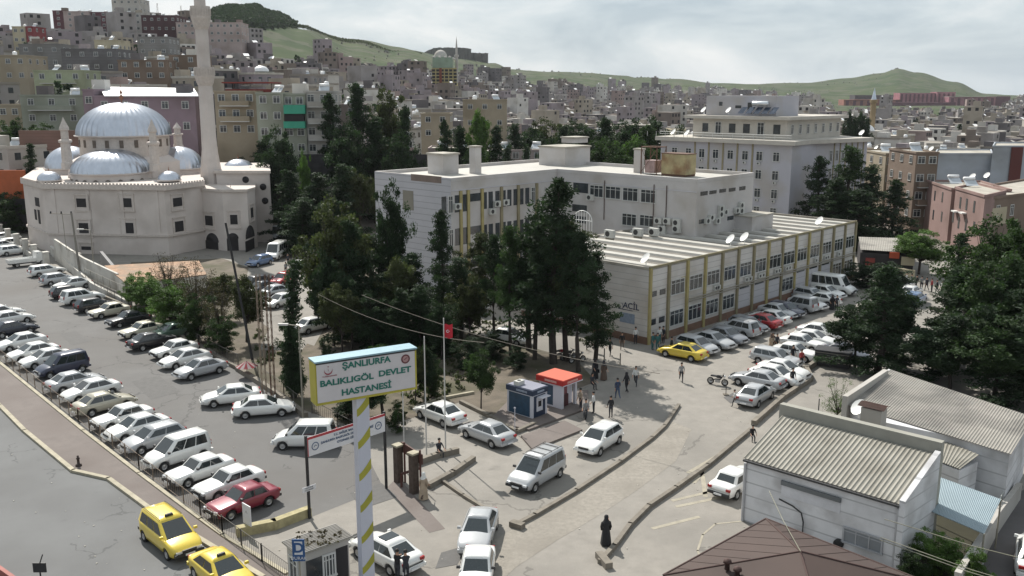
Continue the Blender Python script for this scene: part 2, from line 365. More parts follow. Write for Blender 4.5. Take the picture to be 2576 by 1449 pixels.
PATCH=mat('asphalt_patch',srgb(136,134,132,.42),.9,var=.14,vs_=2.2,bump=.3,bs=18); PATCH2=mat('pale_patch',srgb(160,156,150,.47),.9,var=.14,vs_=1.4,bump=.2)
for k,(pts,m) in enumerate((([(330,960),(400,945),(455,985),(380,1005)],PATCH),([(150,840),(190,832),(230,858),(180,868)],PATCH),
  ([(880,1240),(960,1215),(1000,1250),(910,1280)],PATCH),([(1110,1390),(1180,1370),(1150,1420),(1095,1430)],PATCH),([(1820,1000),(1850,985),(1870,1000),(1838,1015)],PATCH))):
    sheet('ground_patch',pts,.013+.0004*k,m)
# ---------------------------------------------------------------- cars
def paint(name,c): return mat(name,c,.3,0.1,var=.05,vs_=.6,coat=.6)
PAINT={'white':paint('paint_white',(.72,.72,.70)),'cream':paint('paint_cream',(.62,.58,.48)),'silver':paint('paint_silver',(.40,.41,.42)),'beige':paint('paint_beige',(.42,.39,.31)),
 'grey':paint('paint_grey',(.20,.21,.23)),'dark':paint('paint_dark',(.022,.026,.04)),'navy':paint('paint_navy',(.03,.035,.065)),'black':paint('paint_black',(.012,.012,.015)),'maroon':paint('paint_maroon',(.20,.018,.035)),
 'red':paint('paint_red',(.35,.02,.025)),'yellow':paint('paint_yellow',(.62,.47,.05)),'blue':paint('paint_blue',(.10,.16,.28)),'green':paint('paint_green',(.10,.16,.12))}
GLASS=mat('car_glass',(.022,.028,.03),.06,0,var=.1,spec=.9)
RUB=mat('rubber',(.018,.018,.018),.85,var=.2); RIM=mat('wheel_rim',(.38,.38,.38),.35,.6,var=.1); PLAS=mat('dark_plastic',(.03,.03,.032),.6,var=.2)
HL=mat('headlight_lens',(.62,.64,.66),.12,.2,var=.1,spec=.9); TL=mat('taillight_lens',(.28,.012,.012),.2,var=.1); PL=mat('number_plate',(.7,.7,.7),.5,var=.05)
def interp(tb,x):
    xs=[a for a,_ in tb]; ys=[b for _,b in tb]
    return float(np.interp(x,xs,ys))
def evaled(o,name):
    dg=bpy.context.evaluated_depsgraph_get(); e=o.evaluated_get(dg); me=bpy.data.meshes.new_from_object(e); me.name=name; return me
CARK=dict(
 # top = lower-body top line rear to front, cab=(rear base x, rear roof x, front roof x, windscreen base x), belt height, roof height
 old =dict(L=4.1,W=1.62,wb=2.42,top=[(-2.05,.80),(-1.98,.93),(-1.3,.95),(.72,.93),(1.9,.82),(2.03,.72)],cab=(-1.38,-1.0,.22,.78),H=1.40,bw=.74,rw=.64,n=2,box=1),
 sedan=dict(L=4.35,W=1.72,wb=2.58,top=[(-2.17,.78),(-2.08,.96),(-1.45,1.0),(.95,.96),(1.75,.80),(2.1,.64)],cab=(-1.72,-.95,.25,1.05),H=1.44,bw=.79,rw=.58,n=2,box=0),
 hatch=dict(L=4.1,W=1.74,wb=2.55,top=[(-2.04,.80),(-1.98,1.0),(-1.5,1.0),(.95,.98),(1.65,.82),(1.98,.66)],cab=(-1.98,-1.55,.28,1.05),H=1.47,bw=.80,rw=.62,n=2,box=0),
 wagon=dict(L=4.4,W=1.70,wb=2.58,top=[(-2.18,.8),(-2.13,.96),(-1.5,.97),(.9,.95),(1.8,.82),(2.12,.68)],cab=(-2.12,-1.85,.25,.98),H=1.46,bw=.78,rw=.63,n=3,box=0),
 suv=dict(L=4.5,W=1.82,wb=2.65,top=[(-2.22,.9),(-2.18,1.1),(-1.5,1.12),(.95,1.10),(1.8,.98),(2.15,.78)],cab=(-2.16,-1.85,.2,1.0),H=1.72,bw=.84,rw=.68,n=3,box=0),
 van=dict(L=4.1,W=1.70,wb=2.66,top=[(-2.03,.9),(-2.0,1.12),(-1.5,1.14),(1.0,1.06),(1.6,.92),(1.98,.68)],cab=(-2.0,-1.82,.4,1.22),H=1.80,bw=.81,rw=.66,n=3,box=0),
 vanbar=dict(L=4.25,W=1.74,wb=2.68,top=[(-2.1,.9),(-2.08,1.12),(-1.5,1.14),(1.0,1.08),(1.75,.92),(2.07,.70)],cab=(-2.08,-1.95,.4,1.25),H=1.83,bw=.82,rw=.69,n=3,box=1),
 mpv=dict(L=4.5,W=1.76,wb=2.8,top=[(-2.22,.85),(-2.18,1.05),(-1.5,1.08),(1.15,1.02),(1.85,.86),(2.18,.70)],cab=(-2.14,-1.9,.35,1.3),H=1.68,bw=.81,rw=.66,n=3,box=0),
 minibus=dict(L=5.3,W=1.95,wb=3.2,top=[(-2.65,.9),(-2.63,1.25),(-2,1.28),(1.6,1.22),(2.3,1.02),(2.6,.75)],cab=(-2.63,-2.55,1.15,1.85),H=2.35,bw=.92,rw=.82,n=4,box=1),
)
CAR={}
def halfw(k,x):
    p=CARK[k]; t=abs(x)/(p['L']/2); s=.13 if p['box'] else .24
    return p['W']/2*(1-s*max(0,(t-.72)/.28)**2)
def make_car(kind,label):
    p=CARK[kind]; L,W,wb,H=p['L'],p['W'],p['wb'],p['H']; gr=.30 if kind in('suv','minibus') else .26; wr=.36 if kind in('suv','minibus') else .305
    root=thing('parked_car' if kind!='minibus' else 'minibus',label,'car')
    # lower shell
    xs=sorted(set([-L/2,-L/2+.06,-L/2+.2]+list(np.linspace(-L/2+.4,L/2-.45,15))+[L/2-.3,L/2-.12,L/2-.03,L/2]))
    vs=[];N=0
    for x in xs:
        h=halfw(kind,x); t=interp(p['top'],x); e=min(x+L/2,L/2-x); zb=gr+(.16 if e<.05 else .06 if e<.15 else 0); tt=t-(.10 if e<.03 else .03 if e<.1 else 0)
        sh=h*(.93 if e<.03 else 1)
        ring=[(0,zb),(sh*.86,zb),(sh*.97,zb+.07),(sh,zb+.25),(sh*1.0,(zb+tt)/2+.08),(sh*.975,tt-.10),(sh*.93,tt-.03),(sh*.80,tt),(sh*.4,tt+.02),(0,tt+.028)]
        ring=ring+[(-y,z) for y,z in ring[-2:0:-1]]
        N=len(ring); vs+=[(x,y,z) for y,z in ring]
    mb=MB(); fs=[(i*N+j,(i+1)*N+j,(i+1)*N+(j+1)%N,i*N+(j+1)%N) for i in range(len(xs)-1) for j in range(N)]
    mb.add(vs,fs,0,True); k=len(xs)-1
    mb.add([],[]); mb.f.append(tuple(range(N))); mb.m.append(0); mb.sm.append(False); mb.f.append(tuple(range(k*N,k*N+N))[::-1]); mb.m.append(0); mb.sm.append(False)
    me=mb.mesh('tmp',PAINT['white']); o=ob('tmp',me)
    bm=bmesh.new(); bm.from_mesh(me); bmesh.ops.recalc_face_normals(bm,faces=bm.faces); bm.to_mesh(me); bm.free()
    for sx in(-1,1):
        cb=MB().lathe([(0,-2),(wr+.07,-2),(wr+.07,2),(0,2)],20,(sx*wb/2,0,wr),axis='y',smooth=False); c=cb.build('cut',PLAS); 
        bm=bmesh.new(); bm.from_mesh(c.data); bmesh.ops.remove_doubles(bm,verts=bm.verts,dist=1e-4); bmesh.ops.recalc_face_normals(bm,faces=bm.faces); bm.to_mesh(c.data); bm.free()
        md=o.modifiers.new('b','BOOLEAN'); md.operation='DIFFERENCE'; md.object=c; md.solver='EXACT'; c['tmp']=1
    me=evaled(o,'body')
    for q in [o]+[q for q in bpy.data.objects if q.get('tmp')]: bpy.data.objects.remove(q)
    # cabin (pillars and roof)
    rb,rr,fr,fb=p['cab']; zb=min(interp(p['top'],rb+.1),interp(p['top'],fb-.1))-.04; hb,hr=p['bw'],p['rw']
    def pt(u,v,w): # u -1..1 across, v 0 base 1 roof, w 0 rear 1 front
        x=(rb+(rr-rb)*v)*(1-w)+(fb+(fr-fb)*v)*w; hw=(hb+(hr-hb)*v)*(1-(.06 if w in(0,1) else 0)); return (x,u*hw,zb+(H-.05-zb)*v)
    cabm=MB(); ws=[0,.12,.5,.88,1]; rows=[0,.85,1]; ring=[]
    for v in rows:
        rg=[pt(u,v,0) for u in(-1,-.5,0,.5,1)]+[pt(1,v,w) for w in ws[1:-1]]+[pt(u,v,1) for u in(1,.5,0,-.5,-1)]+[pt(-1,v,w) for w in ws[1:-1][::-1]]
        ring.append(rg)
    n=len(ring[0]); top2=[(a[0]*.97+.0*(rr+fr)/2*.03,a[1]*.86,H) for a in ring[-1]]; top3=[((a[0]-(rr+fr)/2)*.55+(rr+fr)/2,a[1]*.5,H+.035) for a in ring[-1]]
    ring+= [top2,top3]; vs=[q for r_ in ring for q in r_]
    fs=[(i*n+(j+1)%n,i*n+j,(i+1)*n+j,(i+1)*n+(j+1)%n)[::-1] for i in range(len(ring)-1) for j in range(n)]
    cabm.add(vs,fs,0,True); cabm.f.append(tuple(range((len(ring)-1)*n,len(ring)*n))); cabm.m.append(0); cabm.sm.append(True)
    cm=cabm.mesh('tmp',PAINT['white']); bm=bmesh.new(); bm.from_mesh(me); bm.from_mesh(cm)
    bmesh.ops.recalc_face_normals(bm,faces=bm.faces); bm.to_mesh(me); bm.free(); me.materials.clear(); me.materials.append(PAINT['white'])
    ob('body',me,root)
    def pane(name,c4,off,thick=.012,m=GLASS,inset=(.04,.04,.08,.10),par=root):
        a,b,c,d=[Vector(q) for q in c4]  # a,b bottom  c,d top (d above a)
        def bl(s,t): return (a*(1-s)+b*s)*(1-t)+(d*(1-s)+c*s)*t
        l,r_,bt,tp=inset; q=[bl(l,bt),bl(1-r_,bt),bl(1-r_,1-tp),bl(l,1-tp)]
        nrm=(q[1]-q[0]).cross(q[3]-q[0]).normalized()
        if nrm.dot(Vector(off))<0: nrm=-nrm
        o1=[v+nrm*.015 for v in q]; o0=[v-nrm*.02 for v in q]
        if (o1[1]-o1[0]).cross(o1[3]-o1[0]).dot(nrm)<0: o1=o1[::-1]; o0=o0[::-1]
        return MB().add(o0+o1,[(4,5,6,7),(0,1,5,4),(1,2,6,5),(2,3,7,6),(3,0,4,7)]).build(name,m,par)
    pane('windscreen',(pt(-1,0,1),pt(1,0,1),pt(1,1,1),pt(-1,1,1)),(1,0,.3),inset=(.06,.06,.06,.06))
    if kind!='pick': pane('rear_window',(pt(1,0,0),pt(-1,0,0),pt(-1,1,0),pt(1,1,0)),(-1,0,.3),inset=(.1,.1,.12 if rb>-1.9 else .05,.12))
    nn=p['n']; a0,a1=(.09,.90)
    if kind in('old',): a0=.08
    ed=np.linspace(a0,a1,nn+1)
    for s in(-1,1):
        for i in range(nn):
            w0,w1=ed[i]+(.012 if i else 0),ed[i+1]-.012
            pane('side_window',(pt(s,0,w0),pt(s,0,w1),pt(s,1,w1),pt(s,1,w0)),(0,s,.2),inset=(0,0,.12,.13))
    for sx in(-1,1):
        for s in(-1,1):
            w=MB().lathe([(wr*.62,-.09),(wr*.97,-.10),(wr,-.06),(wr,.06),(wr*.97,.10),(wr*.62,.09)],18,(0,0,0),axis='y').build('wheel',RUB,root,(sx*wb/2,s*(W/2-.11),wr))
            MB().lathe([(wr*.63,s*.07),(wr*.60,s*.085),(wr*.45,s*.06),(wr*.12,s*.085),(0,s*.09)],10,axis='y',smooth=False).build('rim',RIM,w)
    z1=interp(p['top'],L/2-.12); 
    for s in(-1,1):
        hw=halfw(kind,L/2)*.78
        MB().box((L/2-.05,s*hw,z1-.15),(.16,.30 if not p['box'] else .24,.15)).build('headlight',HL,root)
        tz=interp(p['top'],-L/2+.1)-.16
        MB().box((-L/2+.04,s*halfw(kind,-L/2)*.84,tz if not (p['box'] and kind!='old') else tz+.1),(.12,.26 if kind in('sedan','old') else .16,.15 if kind in('sedan','old') else .32)).build('taillight',TL,root)
        MB().box((fb-.22,s*(hb+.10),zb+.17),(.12,.2,.13),0,0,.85).build('wing_mirror',PLAS if kind in('old','van','vanbar','minibus') else PAINT['white'],root)
    bm_=PLAS if kind in('old','vanbar','minibus','mpv') else PAINT['white']
    MB().box((L/2-.02,0,gr+.20),(.18,W*.86,.17),0,0).build('front_bumper',bm_,root)
    MB().box((-L/2+.02,0,gr+.20),(.18,W*.86,.17)).build('rear_bumper',bm_,root)
    MB().box((L/2+.02,0,gr+.37),(.08,W*.42,.12)).build('grille',PLAS,root)
    for s in(-1,1): MB().box((s*(L/2+.115),0,gr+.2),(.02,.5,.11)).build('number_plate',PL,root)
    if kind in('vanbar','suv','mpv'):
        for s in(-1,1): MB().tube([(rr+.1,s*hr*.88,H+.02),(rr+.15,s*hr*.88,H+.07),(fr-.15,s*hr*.88,H+.07),(fr-.1,s*hr*.88,H+.02)],.02,5).build('roof_rail',PLAS,root)
    if kind=='vanbar':
        for i in range(4): MB().box(((rr+fr)/2-.7+i*.7,0,H+.075),(.04,hr*1.74,.03)).build('roof_bar',PLAS,root)
    return root
CARN={}
CNAME={'white':'white','cream':'cream','silver':'silver','beige':'beige','grey':'grey','dark':'dark grey','navy':'dark blue','black':'black','maroon':'maroon','red':'red','yellow':'yellow','blue':'blue','green':'dark green'}
KN={'old':'boxy old sedan','sedan':'sedan','hatch':'hatchback','wagon':'estate car','suv':'tall off-roader','van':'small passenger van','vanbar':'passenger van','mpv':'people carrier','minibus':'minibus'}
PROTO={}
def car(kind,colr,x,y,head,label,group=None,cat='car',name=None,z=0.,world_xy=None):
    if kind not in PROTO:
        r=make_car(kind,label); PROTO[kind]=r; bpy.context.view_layer.update(); c=r; TREE[r.name]=[o for o in bpy.data.objects if o.parent==r]
        for k in TREE[r.name]: TREE[k.name]=[o for o in bpy.data.objects if o.parent==k]
        newp=True; r=PROTO[kind]
    key=kind+'|'+colr
    if key not in CARN:
        # first car of this kind and colour: its own copy with painted meshes
        base=PROTO[kind]; src=dup(base)
        TREE[src.name]=[o for o in bpy.data.objects if o.parent==src]
        for k in TREE[src.name]:
            TREE[k.name]=[o for o in bpy.data.objects if o.parent==k]
            if k.data and k.data.materials[0]==PAINT['white']:
                k.data=k.data.copy(); k.data.materials[0]=PAINT[colr]
        CARN[key]=src; c=src
    else: c=dup(CARN[key])
    g=G(x,y,z) if world_xy is None else Vector(world_xy)
    c.location=g; c.rotation_euler.z=R(head); c.scale=(1.05,1.05,1.04); c['label']=label; c['category']=cat
    c.name=name or ('parked_van' if kind in('van','vanbar') else 'parked_car' if kind!='minibus' else 'minibus')
    if key in CARN and CARN[key] is c: TREE[c.name]=[o for o in bpy.data.objects if o.parent==c]
    if group: c['group']=group
    return c
NTH=['nearest','second','third','fourth','fifth','sixth','seventh','eighth','ninth','tenth','eleventh','twelfth','thirteenth','fourteenth','fifteenth','sixteenth','seventeenth','eighteenth','nineteenth','twentieth']
def row(lst,where,group):
    for i,(kind,colr,x,y,h) in enumerate(lst):
        nth=NTH[i]+' car' if i==0 else NTH[i]+' from the near end'
        car(kind,colr,x,y,h,f'{CNAME[colr]} {KN[kind]}, {nth} {where}',group)
A0=-132; A1=48
row([('old','maroon',612,1282,A0),('old','white',578,1236,A0),('old','white',504,1204,A0),('van','white',448,1162,A0),('hatch','silver',388,1124,A0),('sedan','white',347,1095,A0),('old','white',310,1068,A0),
 ('sedan','beige',264,1032,A1),('sedan','white',230,1000,A0),('sedan','silver',190,977,A1),('van','navy',158,940,A0),('sedan','white',118,918,A0),('sedan','white',84,902,A0),('sedan','white',54,876,A0),('sedan','dark',34,842,A1),('sedan','white',28,815,A1),('sedan','white',4,800,A1)],
 'of the roadside railing row','cars parked along the roadside railing')
row([('sedan','silver',505,944,A0),('sedan','white',466,918,A0),('old','white',440,894,A0),('sedan','black',383,873,A1),('old','cream',358,845,A0),('old','black',322,817,A0),('old','cream',276,795,A0),
 ('hatch','black',240,781,A1),('suv','white',208,762,A1),('hatch','black',176,748,A1-6),('sedan','white',183,727,A0),('hatch','silver',148,714,A1),('wagon','white',119,692,A1)],
 'of the slope fence row','cars parked below the planted slope')
car('wagon','white',36,640,A1,'white minivan-like estate car behind the white pickup at the far left edge')
car('hatch','white',34,621,A1,'white hatchback beside the stepped white wall, second behind the pickup')
car('sedan','white',10,627,A1,'white car cut by the left picture edge behind the pickup')
car('sedan','white',14,606,A1,'white car at the left edge, third behind the pickup near the stepped wall')
car('sedan','green',4,596,A1,'greenish car at the far left edge, farthest behind the pickup')
car('hatch','green',432,850,A0,'dark green dusty hatchback half hidden behind the black sedan by the fence')
car('sedan','white',582,1014,-160,'white sedan facing left in the lot aisle, beyond the other white sedan','cars standing across the lot aisle')
car('sedan','white',664,1043,14,'white sedan with its boot to the left, beside the shaded fence corner','cars standing across the lot aisle')
car('van','white',768,1122,180,'white small passenger van standing behind the red and white banner')
car('sedan','white',1107,1058,134,'white sedan parked nose away beside the three flagpoles')
car('sedan','silver',1226,1108,134,'silver sedan with headlamps away, parked left of the blue cash kiosk')
car('vanbar','silver',1350,1212,-126,'tall silver passenger van with ribbed roof standing in the sandy yard')
car('hatch','white',1507,1126,-125,'white hatchback driving down toward the long curving kerb')
car('sedan','silver',1204,1358,-97,'silver sedan driving toward the camera below the gate')
car('old','white',1200,1462,-93,'white boxy car cut by the bottom edge of the picture')
car('sedan','white',972,1412,136,'white sedan with black sunroof, two people leaning on its boot behind the tall sign pole')
MB().box((0.05,0,0),(.62,.86,.03)).build('sunroof',GLASS,[o for o in bpy.data.objects if o.get('label','').startswith('white sedan with black sunroof')][0],(-.3,0,1.485))
car('old','white',1850,1232,48,'white boxy old sedan parked against the corner of the white storage house')
tx=[('mpv',430,1372,-46,'bright yellow people-carrier taxi standing on the street beside the sidewalk kerb'),('sedan',560,1466,-46,'yellow sedan taxi cut by the bottom edge of the street')]
for k,x,y,h,l in tx:
    c=car(k,'yellow',x,y,h,l,None,'taxi','taxi'); z=CARK[k]['H']
    MB().box((0,0,0),(.14,.42,.13),0,0,.85).build('roof_sign',PLAS,c,(.05,0,z+.1))
c=car('sedan','yellow',1717,900,140,'orange yellow sedan taxi at the end of the shaded row by the emergency wing',None,'taxi','taxi')
row([('hatch','silver',1752,885,-50),('sedan','silver',1793,872,-50),('sedan','grey',1826,860,-50),('suv','silver',1853,843,132),('hatch','grey',1881,833,-50),('sedan','red',1911,822,132),('sedan','white',1935,812,132),('sedan','silver',1956,797,-50),('hatch','navy',1976,794,-50),('van','silver',2008,782,132),('sedan','white',2030,776,-50),('sedan','white',2064,765,132),('hatch','silver',2040,756,-50),('sedan','white',2078,748,-50),('minibus','white',2093,738,-40)],
 'of the emergency wing row','cars parked along the emergency wing')
row([('sedan','silver',1900,1010,52),('sedan','silver',1905,972,140),('sedan','white',1950,962,-42),('sedan','white',1970,948,-42),('wagon','silver',1952,918,-42),('old','white',2000,902,-40),('old','white',2018,878,-40),('sedan','white',2045,868,-38),('sedan','white',2062,850,-38)],
 'of the row above the low wall','cars parked above the low wall on the right')
for k,c,x,y,h,l in [('sedan','white',1180,780,-10,'white sedan in the sunny yard seen between the tall pine trunks'),('sedan','white',1280,862,-30,'white sedan behind the tall pine trunks near the hospital yard'),('sedan','white',790,832,50,'white sedan under the trees right of the lattice masts'),
 ('minibus','white',696,650,-95,'white minibus facing the camera on the road beside the mosque'),('minibus','silver',708,602,-110,'light minibus parked farther up the road beside the mosque'),('hatch','blue',653,668,-115,'pale blue car by the mosque corner'),
 ('sedan','white',757,682,-70,'white car entering the road shade right of the mosque'),('hatch','red',712,715,-110,'bright red car under the trees right of the mosque'),('sedan','dark',655,738,-120,'dark car under the trees below the mosque gate'),
 ('sedan','white',706,770,-120,'white car among trunks left of the ivy covered tree'),('hatch','black',660,720,50,'black car beside the planted slope trees'),('sedan','silver',700,745,50,'silver car in shade between the lattice masts and the trees'),
 ('sedan','white',2290,748,50,'white car seen between the dark pines on the right'),('sedan','white',2276,728,50,'white car half hidden behind pine branches on the right'),('hatch','blue',2300,765,50,'pale blue car in the gap of the right-hand pines'),
 ('hatch','white',2268,487,70,'white car on the far street beyond the big pines'),('sedan','white',2262,524,75,'white car midway along the shaded far street'),('hatch','silver',2272,512,75,'silver car beside the far street kerb under the pines'),('sedan','white',2262,566,75,'white car at the near end of the shaded far street'),('sedan','dark',2125,905,-45,'black car hidden under the pine beside the low wall')]:
    car(k,c,x,y,h,l)
# the hidden pattern cars are not part of the place
for k,r in list(PROTO.items()):
    for ch in [o for o in bpy.data.objects if o.parent==r]:
        for g2 in [o for o in bpy.data.objects if o.parent==ch]: bpy.data.objects.remove(g2)
        bpy.data.objects.remove(ch)
    bpy.data.objects.remove(r)
# pickup
def pickup():
    W_=PAINT['white']; r=thing('pickup_truck','white flatbed pickup truck parked side-on at the left edge below the mosque','truck',G(70,668),R(A1-4))
    b=MB(); b.b2(1.0,2.4,-.85,.85,.45,1.15); b.add([(1.0,-.85,1.15),(2.4,-.85,1.15),(2.4,.85,1.15),(1.0,.85,1.15),(1.05,-.75,1.95),(1.75,-.75,1.95),(1.75,.75,1.95),(1.05,.75,1.95)],[(4,5,6,7),(0,1,5,4),(1,2,6,5),(2,3,7,6),(3,0,4,7)]); b.build('cab',W_,r)
    MB().b2(-2.6,.95,-.9,.9,.62,.75).build('load_bed',W_,r)
    for a in((-2.6,.95,-.92,-.88,.7,1.15),(-2.6,.95,.88,.92,.7,1.15),(-2.62,-2.58,-.88,.88,.7,1.15)): MB().b2(*a).build('bed_side',W_,r)
    MB().b2(-2.5,2.3,-.5,.5,.4,.6).build('chassis',PLAS,r)
    for s in(-1,1): MB().add([(1.15,s*.83,1.25),(1.95,s*.83,1.25),(1.62,s*.765,1.8),(1.15,s*.77,1.8)],[(0,1,2,3),(3,2,1,0)]).build('side_window',GLASS,r)
    MB().add([(2.33,-.7,1.25),(2.33,.7,1.25),(1.85,.66,1.85),(1.85,-.66,1.85)],[(0,1,2,3)]).build('windscreen',GLASS,r)
    for x in(-1.6,1.7):
        for s in(-1,1):
            w=MB().lathe([(.2,-.1),(.33,-.1),(.34,0),(.33,.1),(.2,.1)],16,axis='y').build('wheel',RUB,r,(x,s*.78,.34)); MB().lathe([(.2,s*.08),(.1,s*.06),(0,s*.07)],10,axis='y').build('rim',RIM,w)
    for s in(-1,1): MB().box((2.41,s*.62,.8),(.06,.25,.16)).build('headlight',HL,r)
pickup()
# ---------------------------------------------------------------- building helpers
WHITEF=mat('window_frame',(.52,.52,.50),.5,var=.08); BROWNF=mat('brown_frame',(.09,.06,.05),.6,var=.2); PANE=mat('window_pane',(.035,.042,.048),.12,var=.5,vs_=.9,spec=.8)
DARKW=mat('dark_opening',(.018,.016,.018),.8,var=.3); ACM=mat('ac_casing',(.50,.50,.47),.5,var=.15); GRIL=mat('fan_grille',(.03,.03,.03),.6)
DISH=mat('dish_white',(.72,.72,.70),.4,var=.05); TANK=mat('tank_steel',(.62,.64,.66),.25,.7,var=.1); SOLAR=mat('solar_glass',(.05,.07,.11),.12,spec=.9)
WM={}
def window(par,p,rz,w,h,style='cross',fm=None,pm=None,label=None):
    """p: centre relative to parent, facing -y turned by rz"""
    fm=fm or WHITEF; pm=pm or PANE; key=(round(w,2),round(h,2),style,fm.name,pm.name)
    if key not in WM:
        a=MB().b2(-w/2,w/2,-.03,.04,-h/2,h/2).mesh('window',pm)
        f=MB(); t=.07
        f.b2(-w/2-.02,w/2+.02,-.075,.0,h/2-t,h/2+.02); f.b2(-w/2-.06,w/2+.06,-.12,.0,-h/2-.05,-h/2+t*.6)
        for s in(-1,1): f.b2(s*(w/2+.02),s*(w/2-t),-.075,0,-h/2+t*.6,h/2-t)
        if style in('cross','tri','quad'):
            n={'cross':2,'tri':3,'quad':4}[style]
            for i in range(1,n): f.b2(-w/2+w*i/n-.03,-w/2+w*i/n+.03,-.065,0,-h/2+t*.6,h/2-t)
            f.b2(-w/2+t,w/2-t,-.055,0,h*.22,h*.22+.05)
        WM[key]=(a,f.mesh('window_frame',fm))
    a,f=WM[key]; o=ob('window',a,par,p,rz)
    if style!='none': ob('window_frame',f,o)
    return o
ACME=None
def acunit(par,p,rz,s=1.,fans=1):
    global ACME
    if ACME is None:
        a=MB().b2(-.42,.42,-.34,0,-.3,.3); g=MB().lathe([(0,-.345),(.22,-.35),(.22,-.34)],12,(-.1,0,0),axis='y',smooth=False)
        a2=MB().b2(-.42,.42,-.34,0,-.65,.65); g2=MB().lathe([(0,-.345),(.24,-.35),(.24,-.34)],12,(-.1,0,.3),axis='y',smooth=False).lathe([(0,-.345),(.24,-.35),(.24,-.34)],12,(-.1,0,-.3),axis='y',smooth=False)
        ACME=((a.mesh('air_conditioner',ACM),g.mesh('fan_grille',GRIL)),(a2.mesh('air_conditioner',ACM),g2.mesh('fan_grille',GRIL)))
    a,g=ACME[fans-1]; o=ob('air_conditioner',a,par,p,rz); o.scale=(s,s,s); ob('fan_grille',g,o); return o
class Face:
    """vertical wall plane from A to B (left to right as seen from outside)"""
    def __init__(s,root,A,B):
        s.root=root; s.A=Vector((A[0],A[1],0)); s.B=Vector((B[0],B[1],0)); d=s.B-s.A; s.len=d.length; s.d=d.normalized(); s.n=Vector((s.d.y,-s.d.x,0)); s.rz=math.atan2(s.d.y,s.d.x)
    def hit(s,x,y):
        r=Vector(ray(x,y)); o=Vector((0,0,CH)); t=(s.A-o).dot(s.n)/r.dot(s.n); p=o+r*t; return (p-s.A).dot(s.d),p.z
    def P(s,a,z,off=.0): return s.A+s.d*a+Vector((0,0,z))+s.n*off-s.root.location
    def win(s,a,z,w,h,style='cross',**k): return window(s.root,s.P(a,z,.01),s.rz,w,h,style,**k)
    def winpx(s,x0,y0,x1,y1,style='cross',**k):
        ym=(y0+y1)/2; xm=(x0+x1)/2; a0=s.hit(x0,ym)[0]; a1=s.hit(x1,ym)[0]; z1=s.hit(xm,y0)[1]; z0=s.hit(xm,y1)[1]
        return s.win((a0+a1)/2,(z0+z1)/2,abs(a1-a0),z1-z0,style,**k)
    def ac(s,x,y,fans=1,sc=1.):
        a,z=s.hit(x,y); return acunit(s.root,s.P(a,z,.02),s.rz,sc,fans)
    def strip(s,name,a0,a1,z0,z1,off,m):
        """flat projecting strip (pilaster, band, pipe run)"""
        mb=MB().b2(a0,a1,-off,.0,z0,z1); o=mb.build(name,m,s.root,s.P(0,0,.0),s.rz); return o
class Fr:
    def __init__(s,o,ang): s.o=Vector((o[0],o[1],0)); s.a=R(ang); s.e1=Vector((math.cos(s.a),math.sin(s.a),0)); s.e2=Vector((-s.e1.y,s.e1.x,0))
    def W(s,u,v,z=0): return s.o+s.e1*u+s.e2*v+Vector((0,0,z))
    def poly(s,pts,rel=(0,0,0)): return [((s.W(u,v)-Vector(rel)).x,(s.W(u,v)-Vector(rel)).y) for u,v in pts]
def block(root,fr,pts,z0,z1,wm,rm,parapet=.5,pw=.25,cop=None,name='wall',roofz=None):
    """walls with a parapet round a sunken roof"""
    P2=fr.poly(pts,root.location); o=MB().prism(P2,z0,z1-parapet,0).build(name,wm,root)
    MB().prism(P2,z1-parapet+.004,z1-parapet+.03).build('roof',rm,root)
    n=len(P2); mb=MB(); c=Vector((sum(p[0] for p in P2)/n,sum(p[1] for p in P2)/n))
    A=sum(P2[i][0]*P2[(i+1)%n][1]-P2[(i+1)%n][0]*P2[i][1] for i in range(n)); sg=1 if A>0 else -1
    for i in range(n):
        a=Vector(P2[i]); b=Vector(P2[(i+1)%n]); d=(b-a).normalized(); nn=Vector((-d.y,d.x))*sg
        m=(a+b)/2+nn*(pw/2-.006*i); mb.box((m.x,m.y,z1-parapet/2+.002*i+.01),((b-a).length-.01*i,pw,parapet),math.atan2(d.y,d.x))
    mb.build('parapet',cop or wm,root); return o
def dish(loc,label=None,s=.5,az=200,par=None):
    mb=MB(); mb.lathe([(0,0),(s*.5,.04*s),(s*.85,.14*s),(s,.22*s)],12).lathe([(s,.22*s),(s*.85,.16*s),(s*.5,.06*s),(0,.02)],12); mb.xf(Matrix.Translation((0,0,.9*s+.2))@Matrix.Rotation(R(az),4,'Z')@Matrix.Rotation(R(52),4,'Y'))
    mb.tube([(0,0,0),(0,0,.9*s+.2)],.04,5)
    o=mb.build('satellite_dish',DISH,par,loc); return o
# ---------------------------------------------------------------- hospital: emergency wing
WALLW=mat('wing_cladding',srgb(200,196,192,.98),.8,var=.07,vs_=.35,stain=srgb(184,177,169,.92),sscale=.3,groove=.62)
WALLP=mat('white_render',srgb(198,194,192,.86),.85,var=.06,vs_=.4,stain=srgb(182,175,168,.82),sscale=.25)
WALLG=mat('panel_render',srgb(192,190,194,.92),.8,var=.07,vs_=.4,groove=.75)
ROOFC=mat('roof_concrete',srgb(196,190,178,.68),.9,var=.2,vs_=.5,stain=srgb(150,144,132,.8),sscale=.4)
ROOFB=mat('roof_bright',(.40,.385,.35),.7,var=.12,vs_=.5); ROOFD=mat('roof_dusty',(.16,.145,.125),.9,var=.25,vs_=.7)  # wing roof: bright ridges, dark troughs put sunlit and shaded folds into colour
YEL=mat('yellow_pilaster',srgb(178,164,112,.78),.8,var=.2,vs_=.8); TAN=mat('tan_pilaster',srgb(156,146,116,.75),.85,var=.2,vs_=.8); PIPE=mat('grey_pipe',srgb(160,154,140,.7),.6,var=.1)
PINKW=mat('plinth_pink',srgb(150,118,100,.6),.9,var=.25,vs_=1)
